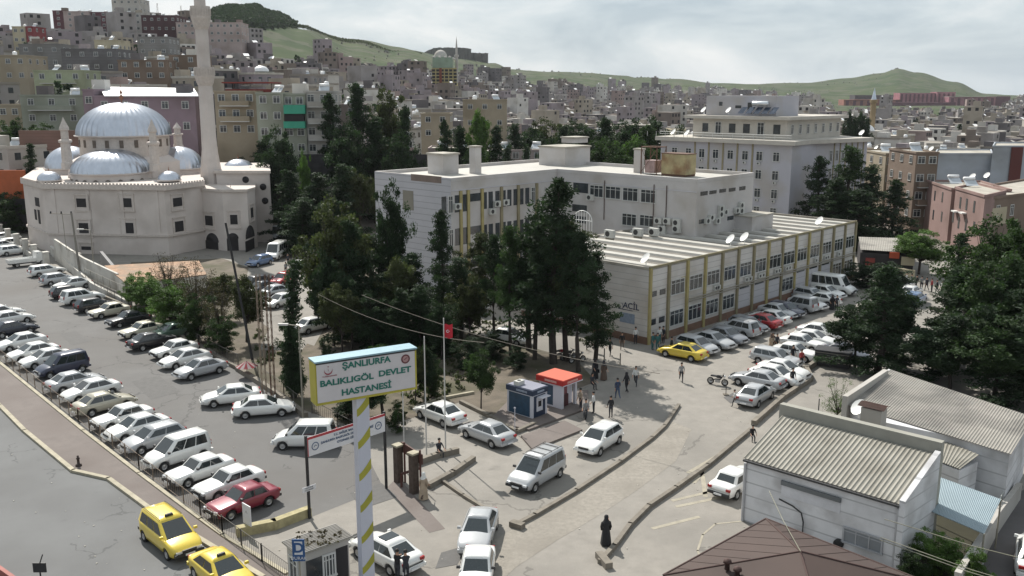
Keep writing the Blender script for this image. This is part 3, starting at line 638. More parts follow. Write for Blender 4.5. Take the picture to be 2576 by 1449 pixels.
HF=Fr((13.3,87.9),46)
w1=thing('emergency_wing','two storey pale hospital emergency wing with striped roof ridges and yellow pilasters','building',HF.W(0,0))
LW=46.6; DW=17.; HW_=7.75
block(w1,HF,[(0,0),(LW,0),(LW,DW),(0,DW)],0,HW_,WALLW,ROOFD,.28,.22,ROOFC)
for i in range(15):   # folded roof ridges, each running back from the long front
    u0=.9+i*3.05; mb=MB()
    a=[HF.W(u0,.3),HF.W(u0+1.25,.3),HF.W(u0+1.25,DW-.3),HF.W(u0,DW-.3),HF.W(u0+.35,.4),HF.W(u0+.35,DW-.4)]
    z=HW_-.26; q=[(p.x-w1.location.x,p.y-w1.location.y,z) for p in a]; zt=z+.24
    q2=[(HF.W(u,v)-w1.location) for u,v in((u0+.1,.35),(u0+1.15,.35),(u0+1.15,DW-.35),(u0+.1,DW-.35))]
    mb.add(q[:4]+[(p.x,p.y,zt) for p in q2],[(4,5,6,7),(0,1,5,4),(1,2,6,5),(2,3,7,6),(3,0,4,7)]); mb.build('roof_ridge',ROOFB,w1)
Fu=Face(w1,HF.W(0,0),HF.W(LW,0)); Fv=Face(w1,HF.W(0,DW),HF.W(0,0))
Fu.strip('plinth',0,LW,0,.75,.06,PINKW); Fv.strip('plinth',0,DW,0,.75,.06,PINKW); Fu.strip('roof_edge',0,LW,HW_-.12,HW_+.08,.12,TAN)
nb=14; pb=LW/nb
for i in range(nb+1):
    c=min(max(i*pb,.18),LW-.18); Fu.strip('pilaster',c-.17,c+.17,.0,HW_-.12,.22,YEL if i in(0,2,3,7,9,10) else TAN)
for i in range(nb):
    c=(i+.5)*pb
    if i==0:
        for q in(-.75,.75):
            Fu.win(c+q,5.0,.95,.55,'none'); Fu.win(c+q,2.15,.95,.6,'none')
        continue
    ww=pb-.9 if i not in(7,8) else pb-.5
    Fu.win(c,5.15,ww,1.55,'tri'); 
    if i in(9,10,1): Fu.strip('yellow_panel',c+ww/2-.6,c+ww/2+.2,4.3,6.0,.03,YEL)
    if i<5 or i in(8,12,13): Fu.win(c,1.95,ww,1.6,'tri')
    else: Fu.strip('shutter_panel',c-ww/2,c+ww/2,.75,3.0,.04,WALLG); Fu.win(c,3.1,ww*.8,.3,'none')
for i,k in ((3,.4),(3,.9),(5,.1),(5,.9),(6,-.2),(6,.5),(7,.2),(7,.9),(8,-.6),(8,.1),(10,.3),(11,-.4),(11,.2),(12,.0)): acunit(w1,Fu.P((i+.5)*pb+k,3.95,.02),Fu.rz,.8)
for z in(3.35,3.6): 
    mb=MB().tube([Fu.P(pb*2+.2,z,.34),Fu.P(LW-.2,z,.34)],.07,6); mb.build('wall_pipe',PIPE,w1)
def text(body,size,m,parent,loc,rot,name='lettering',align='CENTER',ext=.02,bold=0.):
    cu=bpy.data.curves.new('t','FONT'); cu.body=body; cu.size=size; cu.align_x=align; cu.align_y='CENTER'; cu.extrude=ext; cu.offset=bold
    o=bpy.data.objects.new('t',cu); COL.objects.link(o); bpy.context.view_layer.update(); me=evaled(o,name); bpy.data.objects.remove(o)
    me.materials.clear(); me.materials.append(m); q=ob(name,me,parent,loc); q.rotation_euler=rot; return q
NAVY=mat('navy_paint',(.02,.03,.07),.6); 
def facetext(F_,x,y,body,size,m,name='lettering',**k):
    a,z=F_.hit(x,y); return text(body,size,m,F_.root,F_.P(a,z,.03),(math.pi/2,0,F_.rz),name,**k)
facetext(Fv,1588,771,'ACİL',.85,NAVY,bold=.0)
Fv.strip('underline',DW-3.6,DW-1.8,3.1,3.16,.03,NAVY)
a,z=Fv.hit(1562,769); MB().lathe([(.34,0),(.30,-.03),(.30,0)],14,(0,0,0),axis='y',a0=-1.2,a1=1.2).build('crescent_mark',NAVY,w1,Fv.P(a,z,.04),Fv.rz)
a,z=Fv.hit(1578,800); Fv.strip('notice_board',a-.9,a+.9,z-.5,z+.5,.05,mat('blue_notice',srgb(150,165,185,.7),.6,var=.2,vs_=3))
_q=dish((0,0,0),s=.6); _qm=_q.data; _qm.name='satellite_dish'; bpy.data.objects.remove(_q)
tag(ob('rooftop_dish',_qm,None,HF.W(.6,.8,HW_)),'white satellite dish on the near roof corner of the emergency wing','satellite dish')
for (u,v,tl_) in ((17,1.2,'left dish of the close pair halfway along the ridged wing roof'),(19.5,.9,'right dish of the close pair halfway along the ridged wing roof'),(38,1.,'lone dish near the far end of the ridged wing roof')): 
    tag(ob('rooftop_dish',bpy.data.meshes['satellite_dish'],None,HF.W(u,v,HW_)),tl_,'satellite dish','satellite dishes on the wing roof edge')
# roof hut on the wing
hut=thing('roof_hut','pale flat-roofed hut with a dark door on the ridged roof of the wing','roof hut',HF.W(31.5,7,HW_-.25))
hf=Fr((0,0),46); P2=hf.poly([(-2.6,-1.6),(2.6,-1.6),(2.6,1.6),(-2.6,1.6)]); MB().prism(P2,0,1.9).build('wall',WALLP,hut); MB().prism([(x*1.06,y*1.06) for x,y in P2],1.9,2.02).build('roof',ROOFC,hut)
# ---------------------------------------------------------------- three storey block
w2=thing('main_block','three storey white hospital block with yellow pilasters and flat white roof behind the pines','building',HF.W(19.5,7.5))
ZR=14.5
block(w2,HF,[(20,7.8),(33,7.8),(33,44),(1,44),(1,29.5),(20,29.5)],0,ZR,WALLP,ROOFB,.45,.3)
F1=Face(w2,HF.W(20,29.5),HF.W(20,7.8)); F2=Face(w2,HF.W(20,7.8),HF.W(33,7.8)); F3=Face(w2,HF.W(1,29.5),HF.W(20,29.5)); F4=Face(w2,HF.W(1,44),HF.W(1,29.5))
F4.strip('panel_cladding',.0,14.5,0,ZR-.02,.05,WALLG)
def zq(F_,x,y): return F_.hit(x,y)
def d2(ox,oy,sc,x,y): return ((ox+x/sc)/1.5528,(oy+y/sc)/1.5528)
# windows of the face with the five big windows (measured)
for x0,y0,x1,y1,st in ((145,598,352,735,'none'),(380,628,570,795,'tri'),(600,645,815,820,'tri'),(845,665,1062,850,'tri'),(1100,690,1310,875,'tri'),(130,905,335,1005,'none'),(130,1065,320,1160,'none'),(835,1030,1040,1200,'tri'),(1085,1050,1285,1210,'tri')):
    a=d2(2200,550,3.623,x0,y0); b=d2(2200,550,3.623,x1,y1); F1.winpx(a[0],a[1],b[0],b[1],st,fm=WHITEF if st!='none' else BROWNF)
for x,y,f in ((400,800,1),(1365,1130,1),(1490,1135,1),(1625,1200,2),(1415,1290,2),(1070,1320,1)):
    p=d2(2200,550,3.623,x,y); F1.ac(p[0],p[1],f,1.25)
for x in (590,1470,1290): 
    p=d2(2200,550,3.623,x,700); a,_=F1.hit(*p); MB().tube([F1.P(a,8.5,.1),F1.P(a,ZR-1,.1)],.06,5).build('drain_pipe',BROWNF,w2)
for x0,y0,x1,y1 in ((1895,475,1965,515),(1985,465,2055,500),(2085,450,2150,485),(2180,440,2245,475),(2285,425,2345,462)):
    a=d2(2000,563,2.574,x0,y0); b=d2(2000,563,2.574,x1,y1); F2.winpx(a[0],a[1],b[0],b[1],'none')
for x,y,f in ((2085,675,2),(2130,680,1),(2245,665,1),(2290,640,2),(1990,735,1),(2050,770,1),(1950,770,1)):
    p=d2(2000,563,2.574,x,y); F2.ac(p[0],p[1],f,1.15)
for x0,x1 in ((1880,1945),(2165,2225)):
    a=d2(2000,563,2.574,x0,715+(2225-x0)*.12); b=d2(2000,563,2.574,x1,755+(2225-x0)*.12); F2.winpx(a[0],a[1],b[0],b[1],'none')
# left wing facade: columns of narrow windows on three storeys between yellow strips
xs_=[860,925,992,1068,1270,1330,1398,1460,1518,1580,1640,1698,1755]
for zc in(11.4,7.4,3.3):
    for x in xs_:
        a,_=F3.hit(*d2(1400,600,2.576,x,440)); F3.win(a,zc,.72,2.05,'cross' if x%2 else 'none',fm=WHITEF)
    a,_=F3.hit(*d2(1400,600,2.576,1170,440)); F3.win(a,zc+.55,2.0,.95,'none',fm=BROWNF)
    for x in (1980,2030,2080):
        a,_=F3.hit(*d2(1400,600,2.576,x,320)); F3.win(a,zc+.9,.5,.6,'none')
for x in(1025,1100,1240,1435,1605,1790):
    a,_=F3.hit(*d2(1400,600,2.576,x,400)); F3.strip('pilaster',a-.2,a+.2,0,ZR-1.6,.2,YEL if x<1300 else TAN)
for x,y in((985,530),(1382,505),(1470,490),(1335,580)): F3.ac(*d2(1400,600,2.576,x,y),1,1.2)
for s_ in(F1,F3): s_.strip('band',0,s_.len,ZR-1.55,ZR-1.45,.06,WALLG)
a,z=F4.hit(*d2(1400,600,2.576,640,255)); F4.strip('bare_patch',a-2.,a+3.6,z-.3,z+.5,.08,mat('bare_brick',srgb(150,132,122,.7),.9))
a,z=F4.hit(*d2(1400,600,2.576,505,460)); F4.strip('louvre_panel',a-1,a+1,z-1.3,z+1.1,.09,PIPE)
def hloc(x,y,z):
    p=G(x,y,z)-HF.o; return (p.dot(HF.e1),p.dot(HF.e2))
def hutbox(label,name,c,sz,zb,wins=(),cap=.15,m=WALLP,cat='roof hut',dirn=46):
    r=thing(name,label,cat,HF.W(c[0],c[1],zb)); f=Fr((0,0),dirn); a,b,h=sz
    P=f.poly([(-a/2,-b/2),(a/2,-b/2),(a/2,b/2),(-a/2,b/2)]); MB().prism(P,0,h).build('wall',m,r)
    P=f.poly([(-a/2-cap,-b/2-cap),(a/2+cap,-b/2-cap),(a/2+cap,b/2+cap),(-a/2-cap,b/2+cap)]); MB().prism(P,h+.003,h+.22).build('roof',ROOFC,r)
    fu=Face(r,HF.W(c[0]-a/2,c[1]-b/2),HF.W(c[0]+a/2,c[1]-b/2))
    for (q,z,w,hh) in wins: fu.win(q,z,w,hh,'none')
    return r
hutbox('small white stair hut on the left end of the long hospital roof','stair_hut',hloc(1115,434,ZR-.3),(2.7,3.0,2.5),ZR-.45,((1.6,1.4,.6,1.5),))
hutbox('tall narrow white chimney on the long hospital roof','roof_chimney',hloc(1196,434,ZR-.3),(1.1,1.1,3.4),ZR-.45,(),.12,cat='chimney')
hutbox('wide white stair tower with two small windows at the roof junction','stair_tower',hloc(1420,412,ZR-.3),(5.6,5.,2.6),ZR-.45,((1.5,1.4,.6,.8),(3.6,1.2,.7,.7)))
hutbox('round-edged low white cap on the wide roof stair tower','roof_hut',hloc(1445,403,ZR-.3),(3.2,2.6,.7),ZR+2.4)
hutbox('pale square chimney beside the rusty steel frame on the block roof','roof_chimney',hloc(1607,432,ZR-.3),(1.0,1.0,3.),ZR-.45,(),.1,cat='chimney')
RUST=mat('rusty_tank',srgb(188,174,132,.7),.7,.1,var=.25,vs_=.9,stain=srgb(140,84,52,.6),sscale=.35); RUSTD=mat('rust_dark',(.10,.05,.03),.8)
tk=thing('water_tank','large yellowish rust-streaked steel tank standing on the white block roof','tank',HF.W(*hloc(1706,440,ZR-.3),ZR-.4))
f=Fr((0,0),46); P=f.poly([(-1.1,-1.85),(1.1,-1.85),(1.1,1.85),(-1.1,1.85)]); MB().prism(P,.25,2.75).build('tank_body',RUST,tk); MB().prism([(x*1.03,y*1.03) for x,y in P],2.75,2.85).build('lid',RUSTD,tk); MB().prism([(x*.98,y*.98) for x,y in P],0,.25).build('base',RUSTD,tk)
fm_=thing('steel_frame','rusty open steel frame between chimney and tank on the roof','frame',HF.W(*hloc(1643,436,ZR-.3),ZR-.4))
for i in range(4):
    q=[(-1,-1.2),(1,-1.2),(1,1.2),(-1,1.2)]; p=f.W(*q[i]); p2=f.W(*q[(i+1)%4]); MB().tube([p,p+Vector((0,0,3.6))],.07,4).build('post',RUSTD,fm_); MB().tube([p+Vector((0,0,3.5)),p2+Vector((0,0,3.5))],.06,4).build('beam',RUSTD,fm_)
    MB().tube([p+Vector((0,0,.3)),p2+Vector((0,0,3.3))],.04,4).build('brace',RUSTD,fm_)
MB().box((0,0,1.0),(1.6,1.5,1.6),R(46)).build('pink_tank',mat('pinkish',srgb(176,150,146,.7),.7,var=.3,vs_=2),fm_)
# arched white cage and clutter on the wing roof
cg=thing('arched_cage','white arched metal cage standing on the wing roof below the big windows','cage',HF.W(8.2,15.2,HW_-.2)); mb=MB()
for k in range(8):
    t=-1+2*k/7; h=2.6+1.1*math.sqrt(max(0,1-t*t)); p=f.W(0,t*1.35); mb.tube([p,p+Vector((0,0,h))],.035,4)
mb.build('bars',DISH,cg); mb=MB(); mb.tube([f.W(0,1.35*math.cos(R(a)))+Vector((0,0,2.6+1.1*math.sin(R(a)))) for a in range(0,181,15)],.05,5).tube([f.W(0,-1.35)+Vector((0,0,.05)),f.W(0,1.35)+Vector((0,0,.05))],.05,5).tube([f.W(0,-1.35)+Vector((0,0,2.6)),f.W(0,1.35)+Vector((0,0,2.6))],.04,5); mb.build('arch_frame',DISH,cg)
for (u,v,l) in ((12.2,14.2,'white cooling unit on the wing roof beside the arched cage'),(15.5,12.6,'double white cooling unit on the wing roof near the wall'),(17,11.4,'white cooling unit in the roof corner below the tall blank wall')):
    r=thing('cooling_unit',l,'cooling unit',HF.W(u,v,HW_-.2),R(-44)); acunit(r,(0,0,.75),0,1.5); MB().b2(-.5,.5,-.4,0,0,.3).build('stand',PIPE,r)
# ---------------------------------------------------------------- tall white block
TF=Fr((46.4,154.),46)
WALLT=mat('tower_render',srgb(194,193,201,.76),.85,var=.05,vs_=.3,stain=srgb(186,181,178,.76),sscale=.2); COPE=mat('cornice_pale',srgb(200,194,184,.78),.85,var=.1)
w3=thing('tall_hospital_block','tall six storey white hospital building with stepped top floor and roof penthouse','building',TF.W(0,0))
g=TF.W(0,0); zc=topz(366,g)
# main body: front face runs back left along e2 from the right corner
DT=16.; LT=next(v/10 for v in range(100,400) if (lambda p:1288+F*p.x/(p.y*cP-(p.z-CH)*sP))(TF.W(0,v/10,zc))<1664)
MB().prism(TF.poly([(0,0),(DT,0),(DT,LT),(0,LT)],w3.location),0,zc).build('wall',WALLT,w3)
ga=G(2034,366.2,zc-.3); gb=G(2182,360.5,zc-.3); TL_=lambda p:((p-TF.o).dot(TF.e1),(p-TF.o).dot(TF.e2)); la=TL_(ga); lb=TL_(gb)
MB().prism(TF.poly([la,lb,(lb[0]+8,lb[1]+16),(la[0],14)],w3.location),0,zc-.01).build('wall',WALLT,w3)
MB().prism(TF.poly([(-.8,-.8),(la[0]-.8,la[1]-.8),(lb[0]+.8,lb[1]-.8),(lb[0]+8.5,lb[1]+16),(DT,LT+.8),(-.8,LT+.8)],w3.location),zc,zc+.7).build('cornice',COPE,w3)
zt=zc+.7
MB().prism(TF.poly([(3.5,3),(DT+8,3),(DT+8,LT-4.5),(3.5,LT-4.5)],w3.location),zt+.004,zt+3.3).build('top_storey_wall',COPE,w3)
MB().prism(TF.poly([(2.4,2),(DT+9,2),(DT+9,LT-3.3),(2.4,LT-3.3)],w3.location),zt+3.3,zt+3.85).build('top_cornice',COPE,w3)
MB().prism(TF.poly([(5,6),(13,6),(13,20),(5,20)],w3.location),zt+3.85,zt+7.3).build('penthouse',WALLT,w3)
FT=Face(w3,TF.W(0,LT),TF.W(0,0)); FR=Face(w3,TF.W(0,0),TF.W(DT,0)); FR2=Face(w3,ga,gb); FT2=Face(w3,TF.W(3.5,LT-4.5),TF.W(3.5,3)); FP=Face(w3,TF.W(5,20),TF.W(5,6)); FT3=Face(w3,TF.W(3.5,3),TF.W(DT+8,3))
Z3=2.862
cols=[245,400,550,705,870,1035,1195,1385]
for k,x in enumerate(cols):
    a,_=FT.hit(*d2(2550,380,Z3,x,600)); 
    for r_ in range(5):
        z=zc-2.0-r_*3.12
        FT.win(a,z,1.2,1.55,'cross',fm=WHITEF)
        if (k+r_)%3!=1: acunit(w3,FT.P(a,z-1.25,.05),FT.rz,.7)
for x in(470,625,785,945,1115):
    a,_=FT.hit(*d2(2550,380,Z3,x,640)); FT.strip('pilaster',a-.14,a+.14,0,zc,.12,TAN)
for x,w,h in((585,1.2,1.5),(730,1.2,2.1),(885,1.3,1.6),(1045,1.3,1.6),(1205,1.3,2.2),(1385,1.3,1.6)):
    a,_=FT2.hit(*d2(2550,380,Z3,x,390)); FT2.win(a,zt+1.7,w,h,'cross' if h>2 else 'none')
for i in range(7): FT3.win(1.8+i*2.9,zt+1.7,.9,1.6,'cross')
for i in range(6):
    for r_ in range(3): FR2.win(FR2.len*(.38+i*.1),zc-2.2-r_*3.12,.7,1.9,'cross')
    FR2.strip('pilaster',FR2.len*(.43+i*.1)-.1,FR2.len*(.43+i*.1)+.1,0,zc,.12,TAN)
FP.win(3,zt+5.9,.7,.7,'none'); FP.win(6.6,zt+5.4,1.2,.5,'none'); FP.win(8.9,zt+5.2,.9,1.9,'none')
mb=MB(); 
for i in range(0,14): mb.tube([TF.W(-.5,3+i*2.,zt)-w3.location,TF.W(-.5,3+i*2.,zt+.9)-w3.location],.04,4)
mb.tube([TF.W(-.5,0,zt+.9)-w3.location,TF.W(-.5,LT,zt+.9)-w3.location],.04,4).tube([TF.W(-.5,0,zt+.5)-w3.location,TF.W(-.5,LT,zt+.5)-w3.location],.03,4); mb.build('railing',WHITEF,w3)
r=thing('solar_water_heater','long steel water cylinder with solar panels on the tall block roof','water heater',TF.W(4,8.5,zt+4.1),R(-44)); MB().lathe([(0,-1.5),(.42,-1.5),(.45,-1.4),(.45,1.4),(.42,1.5),(0,1.5)],12,(0,0,1.9),axis='x').build('cylinder',TANK,r)
for i in range(5): MB().add([(-3.5+i*1.5,-1.6,.2),(-2.4+i*1.5,-1.6,.2),(-2.4+i*1.5,0,1.3),(-3.5+i*1.5,0,1.3)],[(0,1,2,3),(3,2,1,0)]).build('solar_panel',SOLAR,r)
for (u,v,zz_,tl_) in ((1,LT-2,zt,'leftmost dish on the railed ledge of the tall hospital'),(1,LT-5,zt,'second dish from the left on the railed ledge of the tall hospital'),(3,LT-7,zt+4.1,'dish at the left end of the tall hospital top cornice'),(3.2,LT-12,zt+4.1,'dish on the top cornice left of the hospital penthouse'),(lb[0]+2,lb[1]+2,zt,'dish on the right-hand ledge of the tall hospital')):
    tag(ob('rooftop_dish',bpy.data.meshes['satellite_dish'],None,TF.W(u,v,zz_)),tl_,'satellite dish','dishes on the tall hospital roofs')
# ---------------------------------------------------------------- mosque
STONE=mat('pale_stone',srgb(208,199,193,.9),.85,var=.06,vs_=.5,stain=srgb(193,183,176,.84),sscale=.2); STONE2=mat('carved_stone',srgb(204,194,186,.84),.85,var=.14,vs_=2.5)
LEAD=mat('zinc_sheet',(.52,.55,.61),.29,.85,var=.12,vs_=.6); GOLD=mat('finial_metal',(.30,.14,.09),.4,.5)
def dome(root,name,c,r,h,n=32,ribs=None,m=LEAD,drum=None,a0=0,a1=2*math.pi,rim=True):
    ribs=ribs or n; mb=MB(); k=10; N=ribs*4; full=abs(a1-a0-2*math.pi)<1e-6; M_=N if full else N+1; vs=[]
    for i in range(k+1):
        t=math.pi/2*i/k; rr=r*math.cos(t); z=h*math.sin(t)
        for j in range(M_):
            a=a0+(a1-a0)*j/N; e=1+(.034 if j%4==0 else 0)*(r/6 if r>3 else .6); vs.append((rr*e*math.cos(a),rr*e*math.sin(a),z))
    fs=[(i*M_+j,i*M_+(j+1)%M_,(i+1)*M_+(j+1)%M_,(i+1)*M_+j) for i in range(k) for j in range(N)]
    mb.add(vs,fs,0,True); o=mb.build(name,m,root,Vector(c)-root.location)
    if rim: MB().lathe([(r*.96,-.22),(r*1.06,-.22),(r*1.08,-.05),(r*.99,.04)],40,a0=a0,a1=a1).build('eave',STONE,o)
    return o
def finial(par,z,s): return MB().lathe([(0,0),(.10*s,.02*s),(.05*s,.2*s),(.22*s,.45*s),(.05*s,.7*s),(.14*s,.9*s),(.03*s,1.1*s),(.02*s,1.6*s),(0,1.65*s)],8,(0,0,z)).build('finial',GOLD,par)
m0=G(281,640); mq=thing('mosque','pale stone mosque with silver ribbed domes and small dark windows','mosque',Vector((-62,142,0)))
Q=lambda x,Y: atY(x,500,Y)
P0,P1,P2_,P3=Q(62,150),Q(114,141.5),Q(415,139),Q(512,146)
P4,P5=Q(500,176),Q(110,176)
rl=mq.location; HM=topz(462,P1)
poly=[(p.x-rl.x,p.y-rl.y) for p in(P0,P1,P2_,P3,P4,P5)]
MB().prism(poly,0,HM-.02).build('wall',STONE,mq)
cx_=sum(p[0] for p in poly)/6; cy_=sum(p[1] for p in poly)/6
MB().prism([(cx_+(x-cx_)*1.025,cy_+(y-cy_)*1.03) for x,y in poly],HM-.75,HM).build('cornice',STONE2,mq)
MB().prism([(cx_+(x-cx_)*1.015,cy_+(y-cy_)*1.02) for x,y in poly],2.9,3.2).build('string_course',STONE2,mq)
# crenellated trim
mb=MB(); mb.prism([(cx_+(x-cx_)*1.022,cy_+(y-cy_)*1.027) for x,y in poly],HM,HM+.03)
for a,b in((P0,P1),(P1,P2_),(P2_,P3)):
    A_=(b-a); n_=int(A_.length/.55)
    for i in range(n_):
        p=a+A_*(i+.5)/n_; mb.box((cx_+(p.x-rl.x-cx_)*1.02,cy_+(p.y-rl.y-cy_)*1.025,HM+.12),(.3,.12,.24),math.atan2(A_.y,A_.x))
mb.build('parapet_trim',STONE2,mq)
Fm0=Face(mq,P0,P1); Fm1=Face(mq,P1,P2_); Fm2=Face(mq,P2_,P3)
def mwin(F_,x0,y0,x1,y1):
    w=F_.winpx(x0,y0,x1,y1,'none',pm=DARKW); 
    a0,_=F_.hit(x0,(y0+y1)/2); a1,_=F_.hit(x1,(y0+y1)/2); _,zt_=F_.hit((x0+x1)/2,y0); _,zb_=F_.hit((x0+x1)/2,y1); W_=abs(a1-a0)
    mb=MB()
    for s in(-1,1): mb.b2((a0+a1)/2+s*(W_/2+.32)-.12,(a0+a1)/2+s*(W_/2+.32)+.12,-.1,0,zb_-.5,zt_+.5)
    mb.b2((a0+a1)/2-W_/2-.5,(a0+a1)/2+W_/2+.5,-.14,0,zt_+.5,zt_+.68); mb.b2((a0+a1)/2-W_/2-.5,(a0+a1)/2+W_/2+.5,-.16,0,zb_-.68,zb_-.5)
    mb.build('window_surround',STONE2,mq,F_.P(0,0),F_.rz)
def z01(i,j,*q): 
    a=zz(i,j,q[0],q[1]); b=zz(i,j,q[2],q[3]); return a+b
for q in((770,548,880,635),(1215,545,1322,635),(795,795,905,895),(1240,792,1343,898),(820,1030,915,1065)): mwin(Fm1,*z01(0,1,*q))
for q in((1740,540,1830,627),(1760,775,1845,880)): mwin(Fm2,*z01(0,1,*q))
for q in((355,540,395,625),(350,660,370,760),(385,665,405,800)): Fm0.winpx(*z01(0,1,*q),'none',pm=DARKW)
for k in(.07,.36,.64,.93):
    Fm1.strip('pilaster',Fm1.len*k-.3,Fm1.len*k+.3,3.2,HM-.8,.1,STONE)
# right-hand entrance part
E0,E1,E2,E3,E4=Q(503,146),Q(560,143.5),Q(622,144),Q(642,147.5),Q(644,165)
HE=topz(483,E1); epoly=[(p.x-rl.x,p.y-rl.y) for p in(E0,E1,E2,E3,E4,Q(520,170))]
MB().prism(epoly,0,HE).build('entrance_wall',STONE,mq); ex=sum(p[0] for p in epoly)/6; ey=sum(p[1] for p in epoly)/6
MB().prism([(ex+(x-ex)*1.03,ey+(y-ey)*1.03) for x,y in epoly],HE,HE+.4).build('entrance_cornice',STONE2,mq)
B0,B1,B2_=Q(548,152),Q(681,152),Q(684,170); HB=topz(436,B0); bp=[(p.x-rl.x,p.y-rl.y) for p in(B0,B1,B2_,Q(552,170))]
MB().prism(bp,0,HB).build('rear_tower_wall',STONE,mq); MB().prism([(x*1.0+(.3 if x>20 else -.3),y+(-.3 if y<18 else .3)) for x,y in bp],HB,HB+.45).build('rear_cornice',STONE2,mq)
Fe1=Face(mq,E0,E1); Fe2=Face(mq,E1,E2); Fe3=Face(mq,E2,E3); Fb=Face(mq,B0,B1)
for F_,q in((Fe1,(2065,722,2138,818)),(Fe2,(2315,712,2388,808)),(Fe3,(2520,640,2545,740))): mwin(F_,*z01(0,1,*q))
for F_,q in((Fe1,(2075,975,2200,1190)),(Fe2,(2285,950,2400,1130)),(Fe3,(2470,960,2560,1150))):
    F_.winpx(*z01(0,1,*q),'none',pm=DARKW); x0,y0,x1,y1=z01(0,1,*q); a0,z_=F_.hit(x0,y0); a1,_=F_.hit(x1,y0); MB().lathe([(0,-.06),(abs(a1-a0)/2,-.06),(abs(a1-a0)/2,0)],16,(0,0,0),axis='y',a0=0,a1=math.pi).build('arch',DARKW,mq,F_.P((a0+a1)/2,z_-.02,.0),F_.rz)
for x,y in((662,470),(667,505),(618,452)):
    a,z_=Fb.hit(x,y); MB().lathe([(0,-.05),(.55,-.05),(.55,0)],14,axis='y').build('round_window',DARKW,mq,Fb.P(a,z_,.02),Fb.rz)
# domes
def dpx(x,yb,Y): return atY(x,yb,Y)
c=dpx(313,338,158); rr=107*158/F*1.0
MB().lathe([(rr*.98,-6.),(rr*.98,-.1)],32,c-rl).build('drum',STONE2,mq)
MB().lathe([(rr*1.36,-7.2),(rr*1.3,-4.4),(rr*1.0,-3.4)],8,c-rl,smooth=False).build('dome_base',STONE,mq)
for j in range(20):
    t=2*math.pi*j/20; p=c-rl+Vector((math.cos(t)*(rr*.98),math.sin(t)*(rr*.98),-1.3)); MB().b2(-.3,.3,-.06,.02,-.6,.6).build('drum_window',mat('carved_dark',srgb(130,118,108,.6),.9,var=.3,vs_=4),mq,p,t+math.pi/2)
dm=dome(mq,'main_dome',c,rr,5.3,ribs=40); finial(dm,5.25,1.9)
c=dpx(281,431,150); r2=92*150/F; MB().lathe([(r2*1.02,-2.2),(r2*1.02,-.1)],32,c-rl+Vector((0,0,0))).build('half_drum',STONE,mq); dome(mq,'half_dome',c,r2,3.6,ribs=36)
for j in range(9):
    t=math.pi*(1.12+.76*j/8); MB().lathe([(0,-.05),(.42,-.05),(.42,0)],12,axis='y').build('round_window',MATS['carved_dark'],mq,c-rl+Vector((math.cos(t)*r2*1.03,math.sin(t)*r2*1.03,-1.3)),t+math.pi/2)
c=dpx(452,421,161); r3=58*161/F; MB().lathe([(r3*1.02,-2.2),(r3*1.02,-.1)],32,c-rl).build('half_drum',STONE,mq); dome(mq,'half_dome',c,r3,3.6,ribs=26)
c=dpx(178,420,161); r3=58*161/F; MB().lathe([(r3*1.02,-2.2),(r3*1.02,-.1)],32,c-rl).build('half_drum',STONE,mq); dome(mq,'half_dome',c,r3,3.6,ribs=26)
for x,y,Y,rp,hh in((124,452,144,28,1.3),(426,451,144,27,1.3)): 
    dd=dome(mq,'small_dome',dpx(x,y,Y),rp*Y/F,hh,ribs=20); finial(dd,hh,.5)
dd=dome(mq,'porch_dome',dpx(582,500,147),32*147/F,1.7,ribs=22); finial(dd,1.7,.4); 
dd=dome(mq,'rear_dome',dpx(601,430,164),39*164/F,2.1,ribs=24); finial(dd,2.05,.7)
MB().lathe([(36*147/F,-1.2),(36*147/F,0)],20,dpx(582,503,147)-rl).build('half_drum',STONE,mq)
def turret(x,yb,yt,Y,w):
    b=dpx(x,yb,Y)-rl; t=dpx(x,yt,Y).z-rl.z; h=t-b.z; r=w*Y/F/2
    o=MB().lathe([(r*1.2,0),(r*1.15,h*.12),(r,h*.14),(r*.95,h*.5),(r*1.3,h*.52),(r*1.3,h*.56),(r*.75,h*.58),(r*.72,h*.74),(r*.95,h*.76),(r*.9,h*.80),(r*.35,h*.92),(.05,h)],8,smooth=False).build('turret',STONE2,mq,b); return o
turret(171,425,295,149,26); turret(391,430,300,149,25); turret(449,372,308,166,22)
# minaret
mt=thing('minaret','tall white stone minaret with two balconies beside the mosque, top cut by the picture','minaret',atY(531,432,154)); mt.location.z=0
zf=lambda y:topz(y,(mt.location.x,mt.location.y)); 
def ring(n,prof,m,nm): return MB().lathe(prof,n,(0,0,0),smooth=False).build(nm,m,mt)
zb_=zf(432); ring(12,[(1.75,0),(1.75,zb_),(1.25,zf(375))],STONE,'base')
ring(12,[(1.25,zf(375)),(1.2,zf(330)),(1.13,zf(216))],STONE,'shaft')
ring(12,[(1.13,zf(216)),(1.35,zf(208)),(1.55,zf(196)),(1.62,zf(193)),(1.62,zf(169)),(1.5,zf(169)),(1.5,zf(190)),(1.0,zf(190))],STONE2,'balcony')
ring(12,[(1.06,zf(190)),(1.02,zf(75))],STONE,'shaft')
ring(12,[(1.02,zf(75)),(1.25,zf(66)),(1.5,zf(50)),(1.58,zf(46)),(1.58,zf(16)),(1.45,zf(16)),(1.45,zf(42)),(.9,zf(42))],STONE2,'balcony')
ring(12,[(.92,zf(42)),(.88,zf(-60)),(1.0,zf(-62))],STONE,'shaft'); ring(12,[(1.05,zf(-62)),(.05,zf(-150)),(0,zf(-170))],LEAD,'spire')
for zc_,rr_ in((zf(181),1.64),(zf(31),1.6)):
    mb=MB()
    for j in range(24):
        t=2*math.pi*j/24; mb.box((math.cos(t)*rr_,math.sin(t)*rr_,zc_),(.06,.22,1.0),t)
    mb.build('balustrade',STONE2,mt)
